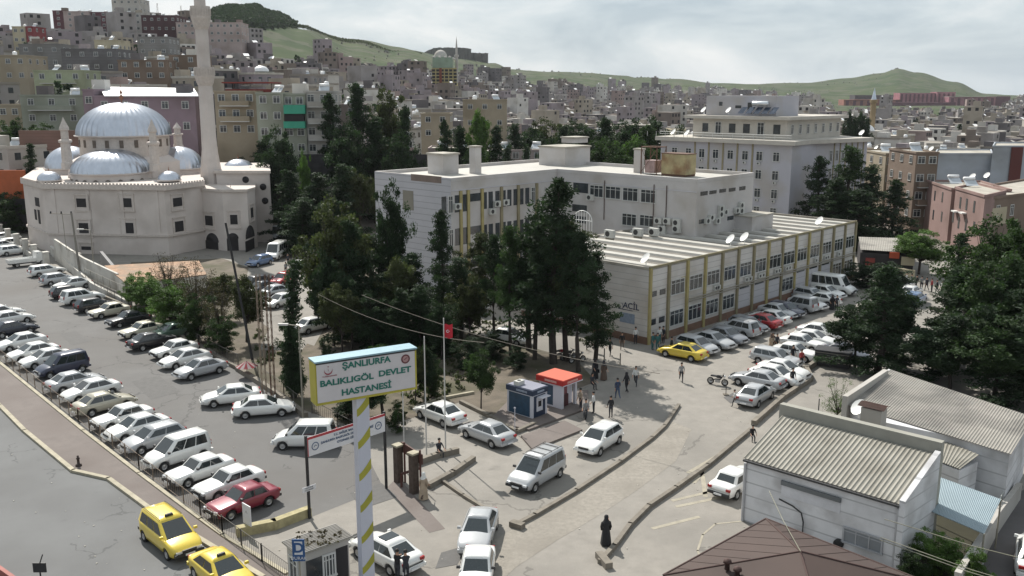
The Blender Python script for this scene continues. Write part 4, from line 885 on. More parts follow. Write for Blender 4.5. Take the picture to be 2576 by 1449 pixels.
# ramp wall and tiled lean-to below the mosque
WW=mat('white_wall',srgb(206,202,194,.85),.85,var=.08,vs_=.5,stain=srgb(172,166,156,.8),sscale=.4)
def wallpx(label,name,cat,pts,w,m,par=None):
    """wall through picture points (x, y_base, y_top)"""
    mb=MB(); 
    q=[(G(x,yb),topz(yt,G(x,yb))) for x,yb,yt in pts]
    for (a,ha),(b,hb) in zip(q,q[1:]):
        d=(b-a).normalized(); n=Vector((-d.y,d.x,0))*w/2; vs=[a-n,b-n,b+n,a+n]; z=[ha,hb,hb,ha]
        mb.add([v-Vector((0,0,.1)) for v in vs]+[Vector((v.x,v.y,z[i])) for i,v in enumerate(vs)],[(3,2,1,0),(4,5,6,7),(0,1,5,4),(1,2,6,5),(2,3,7,6),(3,0,4,7)])
    o=mb.build(name,m); return tag(o,label,cat)
wallpx('white sloping ramp wall descending in front of the mosque','ramp_wall','wall',[(142,655,600),(215,705,648),(300,735,688)],.3,WW)
wallpx('grey slanting stair wall beside the brown tiled lean-to roof','stair_wall','wall',[(258,672,632),(305,715,690)],.4,mat('grey_wall',srgb(150,148,148,.8),.9,var=.1))
wallpx('long low white wall with railing between the lot and the mosque yard','yard_wall','wall',[(130,640,618),(235,732,712),(330,770,760)],.35,WW)
for i,(x,y) in enumerate(((2,592),(22,604),(44,618),(66,632),(88,648),(118,668),(198,672))[:7]):
    b=G(x,y+8); r=thing('wall_pier',f'white square wall pier, {NTH[i]} from the left edge below the mosque','pier',b,R(46),'stepped white piers'); MB().b2(-.35,.35,-.35,.35,0,2.3).build('shaft',WW,r); MB().b2(-.42,.42,-.42,.42,2.3,2.45).build('cap',WW,r)
wallpx('stepped white boundary wall running down behind the cars at the left edge','boundary_wall','wall',[(-60,560,545),(0,600,588),(66,640,628),(118,672,664)],.25,WW)
TILE=mat('old_roof_tiles',srgb(186,150,122,.7),.9,var=.35,vs_=1.8,stain=srgb(160,140,120,.7),sscale=.6,bump=.6,bs=5)
lt=thing('tiled_shed','low shed with weathered brown tile roof below the mosque windows','shed',G(400,700)); a=[G(262,668,2.6),G(500,655,2.6),G(520,690,1.9),G(320,715,1.9)]; zz_=lt.location
MB().prism([(p.x-zz_.x,p.y-zz_.y) for p in a],0,[p.z-.12 for p in a] if sum(a[i].x*a[(i+1)%4].y-a[(i+1)%4].x*a[i].y for i in range(4))>0 else [p.z-.12 for p in a][::-1]).build('wall',WW,lt)
MB().add([p-zz_ for p in a]+[p-zz_-Vector((0,0,.1)) for p in a],[(0,1,2,3),(7,6,5,4),(0,4,5,1),(1,5,6,2),(2,6,7,3),(3,7,4,0)]).build('roof',TILE,lt)
# ---------------------------------------------------------------- generic px box buildings
def facade_house(name,label,xl,xr,yt,yb,Y,depth,wm,rm=None,cols=3,rows=2,wz=None,yaw=0,ww=1.3,wh=1.4,cat='house',balc=(),roofc=None,win=True,par=.35,tilt=0,style='cross',fm=None,rad=False):
    """house whose front spans picture columns xl..xr and rows yt (top) .. yb (base) at distance Y"""
    a=atY(xl,yb,Y); b=atY(xr,yb,Y+(math.tan(R(yaw))*abs(atY(xr,yb,Y).x-a.x))); z0=a.z; zt_=topz(yt,a); g=min(terr(a.x,a.y),terr(b.x,b.y),z0)-1.5
    r=thing(name,label,cat,Vector((a.x,a.y,z0))); d=(b-a); d.z=0; L_=d.length; d.normalize(); n=Vector((-d.y,d.x,0)) if not rad else Vector(((a.x+b.x)/2,(a.y+b.y)/2,0)).normalized()
    pl=[(0,0),(d.x*L_,d.y*L_),(d.x*L_+n.x*depth,d.y*L_+n.y*depth),(n.x*depth,n.y*depth)]; h=zt_-z0
    MB().prism(pl,g-z0,h-par).build('wall',wm,r)
    mb=MB(); q=pl+[pl[0]]
    for (x0,y0),(x1,y1) in zip(q,q[1:]):
        dd=Vector((x1-x0,y1-y0)); mb.box(((x0+x1)/2,(y0+y1)/2,h-par/2),(dd.length+.2,.24,par),math.atan2(dd.y,dd.x))
    mb.build('parapet',roofc or wm,r); c=Vector(((pl[0][0]+pl[2][0])/2,(pl[0][1]+pl[2][1])/2)); MB().prism([(c.x+(x-c.x)*.97,c.y+(y-c.y)*.97) for x,y in pl],h-par+.003,h-par+.06).build('roof',rm or ROOFC,r)
    F_=Face(r,a,a+d*L_); sh=h/rows
    if win:
        for i in range(cols):
            for j in range(rows):
                F_.win(L_*(i+.5)/cols,z0+sh*(j+.55),ww,wh,style,fm=fm)
        Fs=Face(r,a+d*L_,a+d*L_+n*depth) if a.x<0 else Face(r,a+n*depth,a)
        for i in range(max(1,int(depth/4))):
            for j in range(rows): Fs.win(depth*(i+.5)/max(1,int(depth/4)),z0+sh*(j+.55),ww*.9,wh,style,fm=fm)
    for j in balc:
        F_.strip('balcony_slab',L_*.15,L_*.85,z0+sh*j-z0*0,z0+sh*j+.15,1.2,roofc or WHITEF); F_.strip('balcony_rail',L_*.15,L_*.85,z0+sh*j+.15,z0+sh*j+1.05,1.22,wm)
    r['hz']=h; return r
def cm(n,r,g,b,k=.8,**q): return mat(n,srgb(r,g,b,k),.9,var=.12,vs_=.4,stain=srgb(r*.85,g*.84,b*.82,k),sscale=.2,**q)
PURP=cm('purple_render',150,132,142,.75); GRN=cm('pale_green_render',172,178,150); GRN2=cm('grey_green_render',158,162,148); BGE=cm('beige_render',168,156,136); GRY=cm('grey_blockwork',150,148,146,.7,groove=.9); CRM=cm('cream_render',196,186,160); REDP=cm('red_panel',150,70,74,.7); DPUR=cm('dark_pink_render',112,72,80,.7); PNK=cm('pink_render',184,168,164); BRN=cm('brown_render',138,120,106,.75); TEAL=mat('teal_panel',srgb(60,170,140,.7),.6,var=.1); WHT=cm('offwhite_render',190,186,180); BRICK=cm('hollow_brick',142,112,102,.7,groove=.6); DRED=cm('dark_red_render',96,66,70,.6); GREY2=cm('blue_grey_render',166,172,180,1.)
MET=mat('white_metal_roof',(.70,.70,.70),.35,.2,var=.06,vs_=.8)
r=facade_house('purple_house','purple rendered house with bright white metal roof behind the mosque dome','x' and 240,500,243,345,181,10,PURP,MET,5,2,roofc=MET,par=.5) if 0 else facade_house('purple_house','purple rendered house with bright white metal roof behind the mosque dome',245,497,240,345,181,11,PURP,MET,5,2,roofc=PURP,par=.3)
hz=r['hz']; a=r.location; pr_=[atY(250,218,191)-a,atY(488,222,191)-a,atY(499,240,180.4)-a,atY(262,240,180.4)-a]; MB().add(pr_+[p-Vector((0,0,.25)) for p in pr_],[(0,1,2,3)[::-1],(4,5,6,7),(0,4,5,1),(1,5,6,2),(2,6,7,3),(3,7,4,0)]).build('metal_roof',MET,r)
HS=[('house','narrow purple side house left of the bright white metal roof',218,246,224,345,182,9,PURP,1,2,()),
('house','light green house with long balconies on the left hillside',90,216,176,245,232,12,GRN,3,2,(1,)),
('house','grey green house above the red garden wall at left',58,214,238,318,200,12,GRN2,3,2,(1,)),
('house','tan house at the left edge halfway up the hillside',-20,72,138,208,262,12,CM_ if 0 else BGE,3,2,()),
('apartment_block','large bare grey block building left of centre on the hillside',56,162,110,205,305,16,GRY,3,3,()),
('apartment_block','wide dark grey blockwork building right of the pale grey one',162,300,122,215,295,16,cm('dark_blockwork',128,126,128,.65,groove=.9),4,3,()),
('house','cream house with red gable panel on the upper left hillside',37,70,66,135,385,10,CRM,2,3,()),
('house','narrow red panelled wall beside the cream hillside house',70,90,66,125,384,10,REDP,1,3,()),
('apartment_block','dark pink left wing of the hilltop apartment building',137,164,26,82,482,16,DPUR,1,4,()),
('apartment_block','pale pink middle of the hilltop apartment building',164,228,28,86,480,16,PNK,2,4,()),
('apartment_block','dark purple right wing of the hilltop apartment building',228,276,30,84,482,16,DPUR,2,4,()),
('apartment_block','white stepped tower block against the sky on the hilltop',283,352,-4,34,500,14,WHT,4,2,()),
('apartment_block','white balconied lower block of the hilltop tower',270,358,32,80,492,14,WHT,5,3,()),
('apartment_block','dark red hilltop block left of the minaret',358,446,38,84,485,18,DRED,5,2,()),
('apartment_block','long grey pink slab block stepping down behind the minaret',446,608,56,112,480,14,PNK,10,3,()),
('house','brown house with flat roof just left of the minaret shaft',428,500,138,190,262,12,BRN,2,2,()),
('house','brown block house above the white metal roof',300,424,150,204,255,14,BRN,4,2,()),
('house','grey blockwork house below the dark red hilltop block',348,426,92,142,350,12,GRY,3,2,()),
('house','cream house tucked below the white hilltop tower',240,300,100,140,380,12,CRM,2,1,()),
('house','beige green apartment house with roof terrace right of the minaret',546,650,228,345,180,12,BGE,3,3,(1,2)),
('house','grey green apartment house beside the teal balcony',652,720,232,392,174,12,GRN2,2,4,()),
('house','offwhite apartment house right of the teal balcony, half behind pines',772,836,228,394,175,12,WHT,2,4,(1,2,3)),
('house','apartment house carrying the teal balcony',718,774,235,392,174.5,11,GRN2,2,4,()),
('house','rose grey house behind the tall pines at centre left',836,905,262,385,184,12,PNK,2,3,()),
('house','beige low house seen between the dark central pines',1060,1132,285,352,232,12,BGE,2,2,()),
('house','ochre flat house above the bright green tree',1165,1275,250,330,262,14,BGE,3,2,()),
('house','tall narrow dark block on the middle hill slope',1019,1036,155,190,620,12,DPUR,2,4,()),
('house','grey house on the red garden wall terrace',0,60,262,345,205,12,BGE,2,2,()),
('house','long low pink-roofed annexe behind the hospital, left part',1078,1205,372,412,196,9,PNK,5,1,()),
('house','long low pink-roofed annexe behind the hospital, right part',1230,1392,376,408,200,9,PNK,6,1,()),
('house','brown balconied street house beside the far shaded street',2135,2215,378,520,196,14,BRN,3,4,(1,2,3)),
('house','ochre balconied street house facing the far shaded street',2215,2290,385,560,178,14,BGE,3,4,(1,2,3)),
('house','brown street house left of the big blue-grey blank wall',2290,2345,382,560,165,12,BRN,2,4,(1,2)),
('house','cream rooftop house left of the purple valley block',1690,1725,325,350,330,12,CRM,1,2,()),
]
for nm,lb,xl,xr,yt,yb,Y,dp,wm,cc,rw,bl_ in HS:
    facade_house(nm,lb,xl,xr,yt,yb,Y,dp,wm,None,cc,rw,balc=bl_,cat='apartment block' if nm=='apartment_block' else 'house',wh=min(1.4,1.3))
r=[o for o in bpy.data.objects if o.get('label')=='apartment house carrying the teal balcony'][0]
F_=Face(r,atY(718,392,174.4),atY(774,392,174.4)); 
for (x0,y0,x1,y1) in((717,264,771,286),(717,305,771,322)):
    a0,z1=F_.hit(x0,y0); a1,z0=F_.hit(x1,y1); F_.strip('teal_panel',a0,a1,z0,z1,1.3,TEAL)
a0,z1=F_.hit(717,286); a1,z0=F_.hit(771,305); F_.strip('balcony_opening',a0+.2,a1-.2,z0,z1,1.1,DARKW)
REDR=mat('red_roofing',srgb(140,58,50,.7),.8,var=.2,vs_=.6)
r=thing('red_roof_terrace','red sheet roof terrace right of the minaret','roof terrace',atY(565,238,186)); MB().box((5,2,2.3),(10,7,.25)).build('roof',REDR,r); MB().box((5,2,.6),(9,6,.9)).build('parapet',REDR,r)
for x in(.4,9.6):
    for y in(-1,5): MB().box((x,y,1.1),(.15,.15,2.2)).build('post',BROWNF,r)
wallpx('long red brick garden wall left of the main dome','garden_wall','wall',[],1,BRICK) if 0 else None
def wallY(label,name,x0,x1,yt,yb,Y,m,cat='wall',w=.4):
    a=atY(x0,yb,Y); b=atY(x1,yb,Y); z0=a.z-.5; zt_=topz(yt,a); mb=MB().b2(a.x,b.x,Y-w/2,Y+w/2,z0,zt_); return tag(mb.build(name,m),label,cat)
wallY('long red brick garden wall behind the left of the mosque','garden_wall',52,250,328,372,178,BRICK)
wallY('orange painted wall at the left edge behind the mosque corner','orange_wall',-60,70,428,500,164,mat('orange_paint',srgb(196,104,62,.7),.8,var=.15))
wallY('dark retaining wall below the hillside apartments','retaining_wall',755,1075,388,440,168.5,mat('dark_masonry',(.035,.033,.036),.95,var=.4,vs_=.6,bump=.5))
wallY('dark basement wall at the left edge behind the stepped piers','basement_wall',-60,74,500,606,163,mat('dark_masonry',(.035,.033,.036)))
# far mosque with flats below
fm2=thing('far_mosque','distant mosque with green domes storey over yellow flats on the hill','mosque',atY(1118,215,600)); o_=fm2.location
S=600/F
MB().b2(-30*S,30*S,0,14,-8,42*S).build('flats_wall',cm('yellow_flats',196,182,128,.8),fm2); MB().b2(-28*S,20*S,-.6,12,42*S,68*S).build('hall_wall',cm('mosque_green',150,170,150,.8),fm2)
MB().b2(-12*S,-6*S,-.5,0,0,42*S).build('red_stair_panel',cm('red_stair',150,82,60,.7),fm2)
for i in range(6):
    for j in range(5): MB().b2(-1,1,-.15,0,-.7,.7).build('window',DARKW,fm2,((-26+i*10.5)*S,-.02,(4+j*8)*S))
dome(fm2,'dome',o_+Vector((-10*S,6,68*S)),16*S,4.6,ribs=16,m=WHT,rim=False)
for x in(-24,-10,4,14,24): dome(fm2,'small_dome',o_+Vector((x*S,0,66*S if x<20 else 62*S)),4*S,1.2,ribs=8,m=WHT,rim=False)
mm=thing('minaret','thin pale minaret of the distant hill mosque rising into the sky','minaret',atY(1149,168,602)); MB().lathe([(.9,-10),(.9,6),(1.4,6.2),(1.4,7.4),(.7,7.5),(.65,12),(0,19)],8,(0,0,0),smooth=False).build('shaft',WHT,mm)
mm=thing('minaret','slender tan minaret with grey spire far right beyond the tall hospital','minaret',atY(2193,318,330)); MB().lathe([(1.0,-4),(1.0,8),(1.35,8.2),(1.35,9.2),(.85,9.3)],10,smooth=False).build('shaft',cm('tan_stone',170,150,118,.7),mm); MB().lathe([(.9,9.3),(0,13.4)],10,smooth=False).build('spire',LEAD,mm)
mm=thing('domed_hall','low hall with white shell dome below the tan minaret','domed hall',atY(2180,330,325)); MB().b2(-6,6,-4,6,-6,.2).build('wall',WHT,mm); dome(mm,'dome',mm.location+Vector((-1.5,-1,.2)),3.6,2.4,ribs=12,m=MET,rim=False)
mm=thing('domed_hall','small white dome building right of the minaret on the hillside','domed hall',atY(657,180,330)); MB().b2(-3.4,3.4,-2,5,-6,0).build('wall',GRN2,mm); dome(mm,'dome',mm.location,2.7,2.0,ribs=12,m=MET,rim=False)
# pink complex on the right hill
PCX=cm('pink_complex',172,118,128,.75); PCX2=cm('dark_rose',112,66,80,.7); RTL=cm('red_tile',168,112,98,.8); S=1560/F
def cplx(label,x0,x1,yt,yb,m,roof=None,cols=0,Y=1560):
    a=atY(x0,yb,Y); r=thing('campus_building',label,'building',a); w=(x1-x0)*Y/F; h=(yb-yt)*Y/F; MB().b2(0,w,0,26,-12,h).build('wall',m,r)
    if roof: MB().prism([(0,-2),(w,-2),(w,28),(0,28)],h,h+.5).build('roof',roof,r)
    for i in range(cols): MB().b2(-w/cols*.2,w/cols*.2,-.5,0,0,h*.9).build('window_bay',PCX2,r,(w*(i+.5)/cols,0,0))
cplx('long low rose building with red roof at the foot of the right hill',2122,2262,252,268,RTL,RTL,8)
cplx('dark terrace building behind the long red-roofed one',2150,2260,240,256,cm('dark_terrace',92,84,90,.6),None,0,1600)
cplx('large pink campus block with paired towers under the right hill',2262,2355,235,262,PCX,None,9)
cplx('dark rose front range below the pink towers',2240,2400,258,275,PCX2,None,10,1520)
cplx('pink towers block at the right end of the campus',2355,2400,233,268,PCX,None,4,1555)
cplx('wide pink slab with pale flat roof right of the campus towers',2385,2500,245,277,PCX,ROOFC,7,1530)
cplx('small rose building at the far right end of the campus',2500,2540,243,258,PCX2,None,2,1570)
for x,y0,y1,lb in((1156,0,0,''),(1560,178,248,'thin lattice mast rising from the middle ridge'),(1443,176,198,'small mast on the left of the middle ridge')):
    if lb:
        p=atY(x,y1,1900); r=thing('radio_mast',lb,'mast',p); h=(y1-y0)*1900/F*.8; MB().tube([(-2,0,-3),(0,0,h)],.5,4,r2=.15).build('leg',PIPE,r); MB().tube([(2,0,-3),(0,0,h)],.5,4,r2=.15).build('leg',PIPE,r)
# fortress rock ledges on the hill
ROCK=mat('ledge_rock',(.10,.098,.09),.95,var=.35,vs_=.05,bump=.6,bs=.3)
for x0,x1,yt,yb,Y,lb in((1062,1182,120,150,1640,'long dark rock ledge crowning the hill left of the far minaret'),(1160,1226,133,152,1660,'dark square rock ledge right of the far minaret')):
    a=atY(x0,yb,Y); w=(x1-x0)*Y/F; h=(yb-yt)*Y/F; mb=MB(); k=26; vs=[]
    for i in range(k+1):
        t=i/k; hh=h*(.55+.45*min(1,4*t))*(1-.25*max(0,t-.7))+random.uniform(-.8,.8); vs+=[(w*t,random.uniform(-3,3),-14),(w*t,random.uniform(-3,2),hh*.95),(w*t,40,hh)]
    fs=[]
    for i in range(k): fs+=[(i*3,i*3+3,i*3+4,i*3+1),(i*3+1,i*3+4,i*3+5,i*3+2)]
    mb.add(vs,fs); tag(mb.build('rock_ledge',ROCK,None,a),lb,'rock')
# ---------------------------------------------------------------- trees
def leafmat(n,c,tr=.0):
    c=tuple(q*.9 for q in c); m=mat(n,c,.7,var=.5,vs_=1.1,stain=tuple(q*1.8 for q in c),sscale=.45,spec=.2); nt=m.node_tree; b=nt.nodes['Principled BSDF']; o=nt.nodes['Material Output']
    t=nt.nodes.new('ShaderNodeBsdfTranslucent'); x=nt.nodes.new('ShaderNodeMixShader'); x.inputs[0].default_value=.24; nt.links.new(b.outputs[0],x.inputs[1]); nt.links.new(t.outputs[0],x.inputs[2]); nt.links.new(x.outputs[0],o.inputs[0])
    src=b.inputs['Base Color'].links[0].from_socket; mm=nt.nodes.new('ShaderNodeMix'); mm.data_type='RGBA'; mm.blend_type='MULTIPLY'; mm.inputs[0].default_value=1; mm.inputs[7].default_value=(1.5,1.8,1.0,1); nt.links.new(src,mm.inputs[6]); nt.links.new(mm.outputs[2],t.inputs[0]); return m
LF={'pine':leafmat('pine_needles',(.030,.052,.020)),'dark':leafmat('dark_needles',(.022,.038,.019)),'olive':leafmat('olive_foliage',(.046,.054,.024)),'green':leafmat('fresh_leaves',(.060,.105,.026)),'mid':leafmat('mid_leaves',(.030,.052,.018)),'brown':leafmat('budding_twigs',(.055,.045,.028))}
BARK=mat('bark',(.045,.036,.030),.95,var=.35,vs_=3,bump=.5)
def leaves(pts,rad,n,sz,asp,seed,flat=.8):
    r=np.random.default_rng(seed); pts=np.asarray(pts); k=len(pts)*n
    c=np.repeat(pts,n,0); d=r.normal(size=(k,3)); d/=np.linalg.norm(d,axis=1)[:,None]; rr=np.repeat(np.asarray(rad) if hasattr(rad,'__len__') else np.full(len(pts),rad),n)
    c=c+d*(rr*r.random(k)**.5)[:,None]*np.array([1,1,flat])
    a=r.normal(size=(k,3)); a/=np.linalg.norm(a,axis=1)[:,None]; b=np.cross(a,r.normal(size=(k,3))); b/=np.linalg.norm(b,axis=1)[:,None]
    s=sz*(.6+.8*r.random(k))[:,None]; a=a*s; b=b*s*asp
    v=np.stack([c-a-b*.3,c-b,c+a+b*.2,c+b],1).reshape(-1,3); return v
def qmesh(name,v,m):
    n=len(v)//4; me=bpy.data.meshes.new(name); me.vertices.add(len(v)); me.vertices.foreach_set('co',v.astype(np.float32).ravel())
    me.loops.add(4*n); me.loops.foreach_set('vertex_index',np.arange(4*n,dtype=np.int32)); me.polygons.add(n); me.polygons.foreach_set('loop_start',np.arange(0,4*n,4,dtype=np.int32)); me.polygons.foreach_set('loop_total',np.full(n,4,dtype=np.int32))
    me.materials.append(m); me.update(calc_edges=True); return me
TRV={}
def make_tree(kind,seed):
    r=random.Random(seed*31+7); H=14.; tr=MB(); P_=[];Rr=[]
    bx,by=r.uniform(-.5,.5),r.uniform(-.5,.5); tp=lambda t:Vector((bx*t*t,by*t*t+.2*math.sin(t*5),H*t))
    if kind in('pine','tall','cedar','cypress'):
        tr.tube([tp(i/8) for i in range(9)],[.26*(1-.85*i/8) for i in range(9)],8)
        lo={'pine':.16,'tall':.38,'cedar':.06,'cypress':.03}[kind]; RM={'pine':3.4,'tall':3.7,'cedar':3.9,'cypress':.9}[kind]
        nb_={'pine':70,'tall':60,'cedar':85,'cypress':60}[kind]; ph=r.random()*6
        for i in range(nb_):
            t=lo+(1-lo)*(i+.5*r.random())/nb_; q=(t-lo)/(1-lo)
            prof={'pine':(1-q)**.75*(.55+.45*min(1,q*5)),'tall':math.sin(math.pi*min(1,.12+q*.88))**.6*(1-.45*q),'cedar':(1-q)**.85,'cypress':(1-q)**.4*min(1,.5+q*3)}[kind]
            a=i*2.4+r.uniform(-.5,.5); lob=.72+.28*math.sin(3*a+ph+5*q)+.0; L=max(.25,RM*prof*lob*r.uniform(.55,1.2)); 
            if kind!='cypress' and r.random()<.13: continue
            c=tp(t); up=(.25 if kind=='tall' else .05 if q<.5 else .4)*L; e=c+Vector((math.cos(a)*L,math.sin(a)*L,up-(.12*L if q<.5 else 0)))
            if L>.8: tr.tube([c,(c+e)/2+Vector((0,0,.12)),e],.055,4,r2=.015)
            k=max(2,int(L/.42)); 
            for j in range(k):
                u=(.25+.75*(j+1)/k) if kind!='cypress' else (j+1)/k; P_.append(tuple(c.lerp(e,u)+Vector((r.gauss(0,.22),r.gauss(0,.22),r.gauss(0,.13))))); Rr.append((.42+.4*r.random())*(1 if kind!='cypress' else .8))
        P_.append(tuple(tp(1.0))); Rr.append(.35)
        v=leaves(P_,Rr,{'pine':66,'tall':74,'cedar':60,'cypress':50}[kind],.165,.35,seed,.7)
    else:
        th={'leafy':.38,'bush':.1,'bare':.3}[kind]; H=14.; tr.tube([tp(t*th) for t in(0,.5,1)],.22,7,r2=.15)
        n=34 if kind!='bush' else 26; 
        for i in range(n):
            a=r.random()*6.28; z=r.random()**.8; el=H*(th+(1-th)*z); w=4.4*math.sin(math.pi*(.18+.74*z))**.8*r.uniform(.45,1.1); e=Vector((math.cos(a)*w,math.sin(a)*w,el)); c=tp(th*r.uniform(.7,1))
            tr.tube([c,c.lerp(e,.5)+Vector((0,0,.5)),e],.07,4,r2=.02)
            for j in range(5 if kind!='bare' else 4):
                u=.45+.6*r.random(); P_.append(tuple(c.lerp(e,u)+Vector((r.gauss(0,.5),r.gauss(0,.5),r.gauss(0,.4))))); Rr.append(r.uniform(.6,1.15))
        v=leaves(P_,Rr,120 if kind!='bare' else 26,.165 if kind!='bare' else .11,.6,seed,.85)
    return tr,v
TREEN={}
def tree(kind,leaf,x,yb,yt,w,label,group=None,Y=None,name=None,seed=None,z=None):
    base=G(x,yb) if Y is None else None
    if Y is not None:
        p=atY(x,yb,Y); base=Vector((p.x,Y,terr(p.x,Y)))
    h=topz(yt,base)-base.z; d=math.hypot(base.x,base.y); wr=w*d/F/2
    sd=seed if seed is not None else int(x)%3; key=(kind,sd)
    if key not in TRV:
        tr,v=make_tree(kind,sd+{'pine':0,'tall':10,'cedar':20,'cypress':30,'leafy':40,'bush':50,'bare':60}[kind]); TRV[key]=(tr.mesh('trunk',BARK),v)
    k2=(key,leaf)
    if k2 not in TREEN: TREEN[k2]=qmesh('crown',TRV[key][1],LF[leaf])
    RM={'pine':2.3,'tall':2.45,'cedar':2.7,'cypress':.95,'leafy':4.4,'bush':4.4,'bare':4.4}[kind]
    nm=name or {'pine':'pine_tree','tall':'pine_tree','cedar':'pine_tree','cypress':'cypress_tree','leafy':'leafy_tree','bush':'bush','bare':'young_tree'}[kind]
    o=thing(nm,label,'tree' if kind!='bush' else 'bush',base,R((x*37+yb*13)%360),group); s=wr/RM; o.scale=(s,s,h/14.)
    ob('trunk',TRV[key][0],o); ob('crown',TREEN[k2],o); return o
gp='tall dark pines in front of the hospital'
for a in [('tall','dark',1345,905,545,120,'tall dark pine left of the tallest one before the wing'),('pine','dark',1392,915,452,185,'tallest dark pine, its top standing before the white block windows'),('tall','dark',1455,935,590,130,'dark pine reaching toward the emergency lettering on the wing'),
 ('tall','pine',1285,895,575,95,'slim pine with bare trunk left of the tallest pine'),('tall','dark',1245,868,595,85,'thin trunked pine over the white car in the yard'),('pine','dark',1498,905,640,110,'dark pine closest to the left end wall of the wing'),
 ('tall','olive',1425,908,560,150,'broad pine crown just right of the tallest pine'),('tall','dark',1330,880,600,160,'low spreading pine crown behind the tall trunks')]: tree(*a,gp)
gp='trees between the mosque and the hospital'
for a in [('leafy','dark',985,820,470,100,'ragged dark tree standing before the grey panelled end wall'),('pine','dark',940,830,600,130,'dark tree left of the panelled end wall foot'),('cedar','dark',1112,815,533,105,'dark bushy pine before the yellow striped facade'),('tall','olive',1205,820,590,95,'olive pine below the narrow hospital windows'),
 ('leafy','olive',850,850,515,190,'big rounded olive tree left of the panelled end wall'),('cedar','dark',900,860,560,150,'dark pine mass in front of the rounded olive tree'),('leafy','dark',800,790,600,130,'dark leafy tree beside the road to the mosque'),('cedar','dark',1040,850,640,150,'low dark pine behind the hospital sign top right'),
 ('leafy','olive',1010,870,650,130,'brownish leafy tree above the long hospital sign'),('pine','dark',1160,850,650,110,'short dark pine beside the sunny yard edge'),('cedar','dark',960,870,690,150,'dense low pine above the middle of the hospital sign'),('leafy','dark',885,880,690,130,'dark low tree above the left half of the hospital sign'),
 ('cedar','dark',1060,890,720,130,'dark pine right behind the sign top right corner'),('leafy','dark',940,900,740,130,'dark crown just above the middle of the sign'),('leafy','olive',860,900,720,130,'olive crown above the left sign edge'),('cedar','dark',1000,900,730,110,'low dark pine above the right half of the sign'),('leafy','dark',1110,905,760,100,'dark crown behind the red flag'),('leafy','dark',840,870,640,130,'dark crown below the rounded olive tree'),('leafy','olive',1180,870,700,110,'olive crown left of the yard car'),('bush','dark',1080,872,770,100,'dark shrub right of the sign top edge'),('leafy','olive',560,800,690,90,'brown budding tree below the mosque corner'),('bare','brown',425,780,640,110,'thin budding tree before the tiled lean-to'),('bare','brown',500,850,650,120,'bare twiggy tree right of the bright green bushes'),('leafy','olive',620,860,700,110,'brownish leafy tree beside the leaning pole'),
 ('bare','brown',560,880,720,110,'twiggy young tree behind the slope fence')]: tree(*a,gp)
for a in [('bush','green',380,800,680,120,'bright green leafy bush below the tiled lean-to'),('bush','green',440,830,700,130,'bright green bush in the middle of the planted slope'),('bush','mid',500,860,730,110,'green bush on the lower planted slope'),('bush','green',345,770,690,70,'small bright bush at the top of the planted slope'),('bush','mid',560,890,790,90,'mid green bush beside the slope fence end'),
 ('cypress','dark',740,1000,660,56,'narrow dark tree standing behind the street lamp'),('bush','dark',738,1000,800,80,'ivy covered shrub at the foot of the narrow dark tree'),('bush','dark',822,920,845,44,'round clipped dark bush left of the sign'),
 ('leafy','mid',1210,1030,880,90,'small leafy tree left of the blue cash kiosk'),('bush','dark',1180,930,850,90,'dark shrub under the pines behind the flagpoles'),('bush','dark',1240,905,835,90,'dark ground shrub below the pine trunks'),('bush','dark',1120,900,840,80,'dark shrub behind the red flag'),('bush','mid',1085,1000,900,70,'shrub between the sign and the flagpoles'),
 ('bush','dark',1300,930,870,70,'dark shrub behind the red kiosk'),('bush','dark',880,1060,990,110,'dark shrub under the left end of the sign'),('bush','mid',1000,1090,1010,60,'green shrub right of the sign pole'),('leafy','mid',965,1055,868,190,'broad leafy tree mostly hidden behind the big sign'),('leafy','dark',905,1078,935,130,'leafy tree behind the sign pole and banner'),('leafy','dark',1068,1005,872,80,'dark leafy tree between the sign and the flagpoles'),('leafy','olive',1045,1010,880,80,'small dark tree just behind the sign right end')]: tree(*a,'shrubs and low trees in the hospital garden')
gp='trees on the bank behind the hospital'
i=0
def bank(lst):
    for kind,leaf,x,Y,yt,w,lb in lst: tree(kind,leaf,x,500,yt,w,lb,gp,Y=Y)
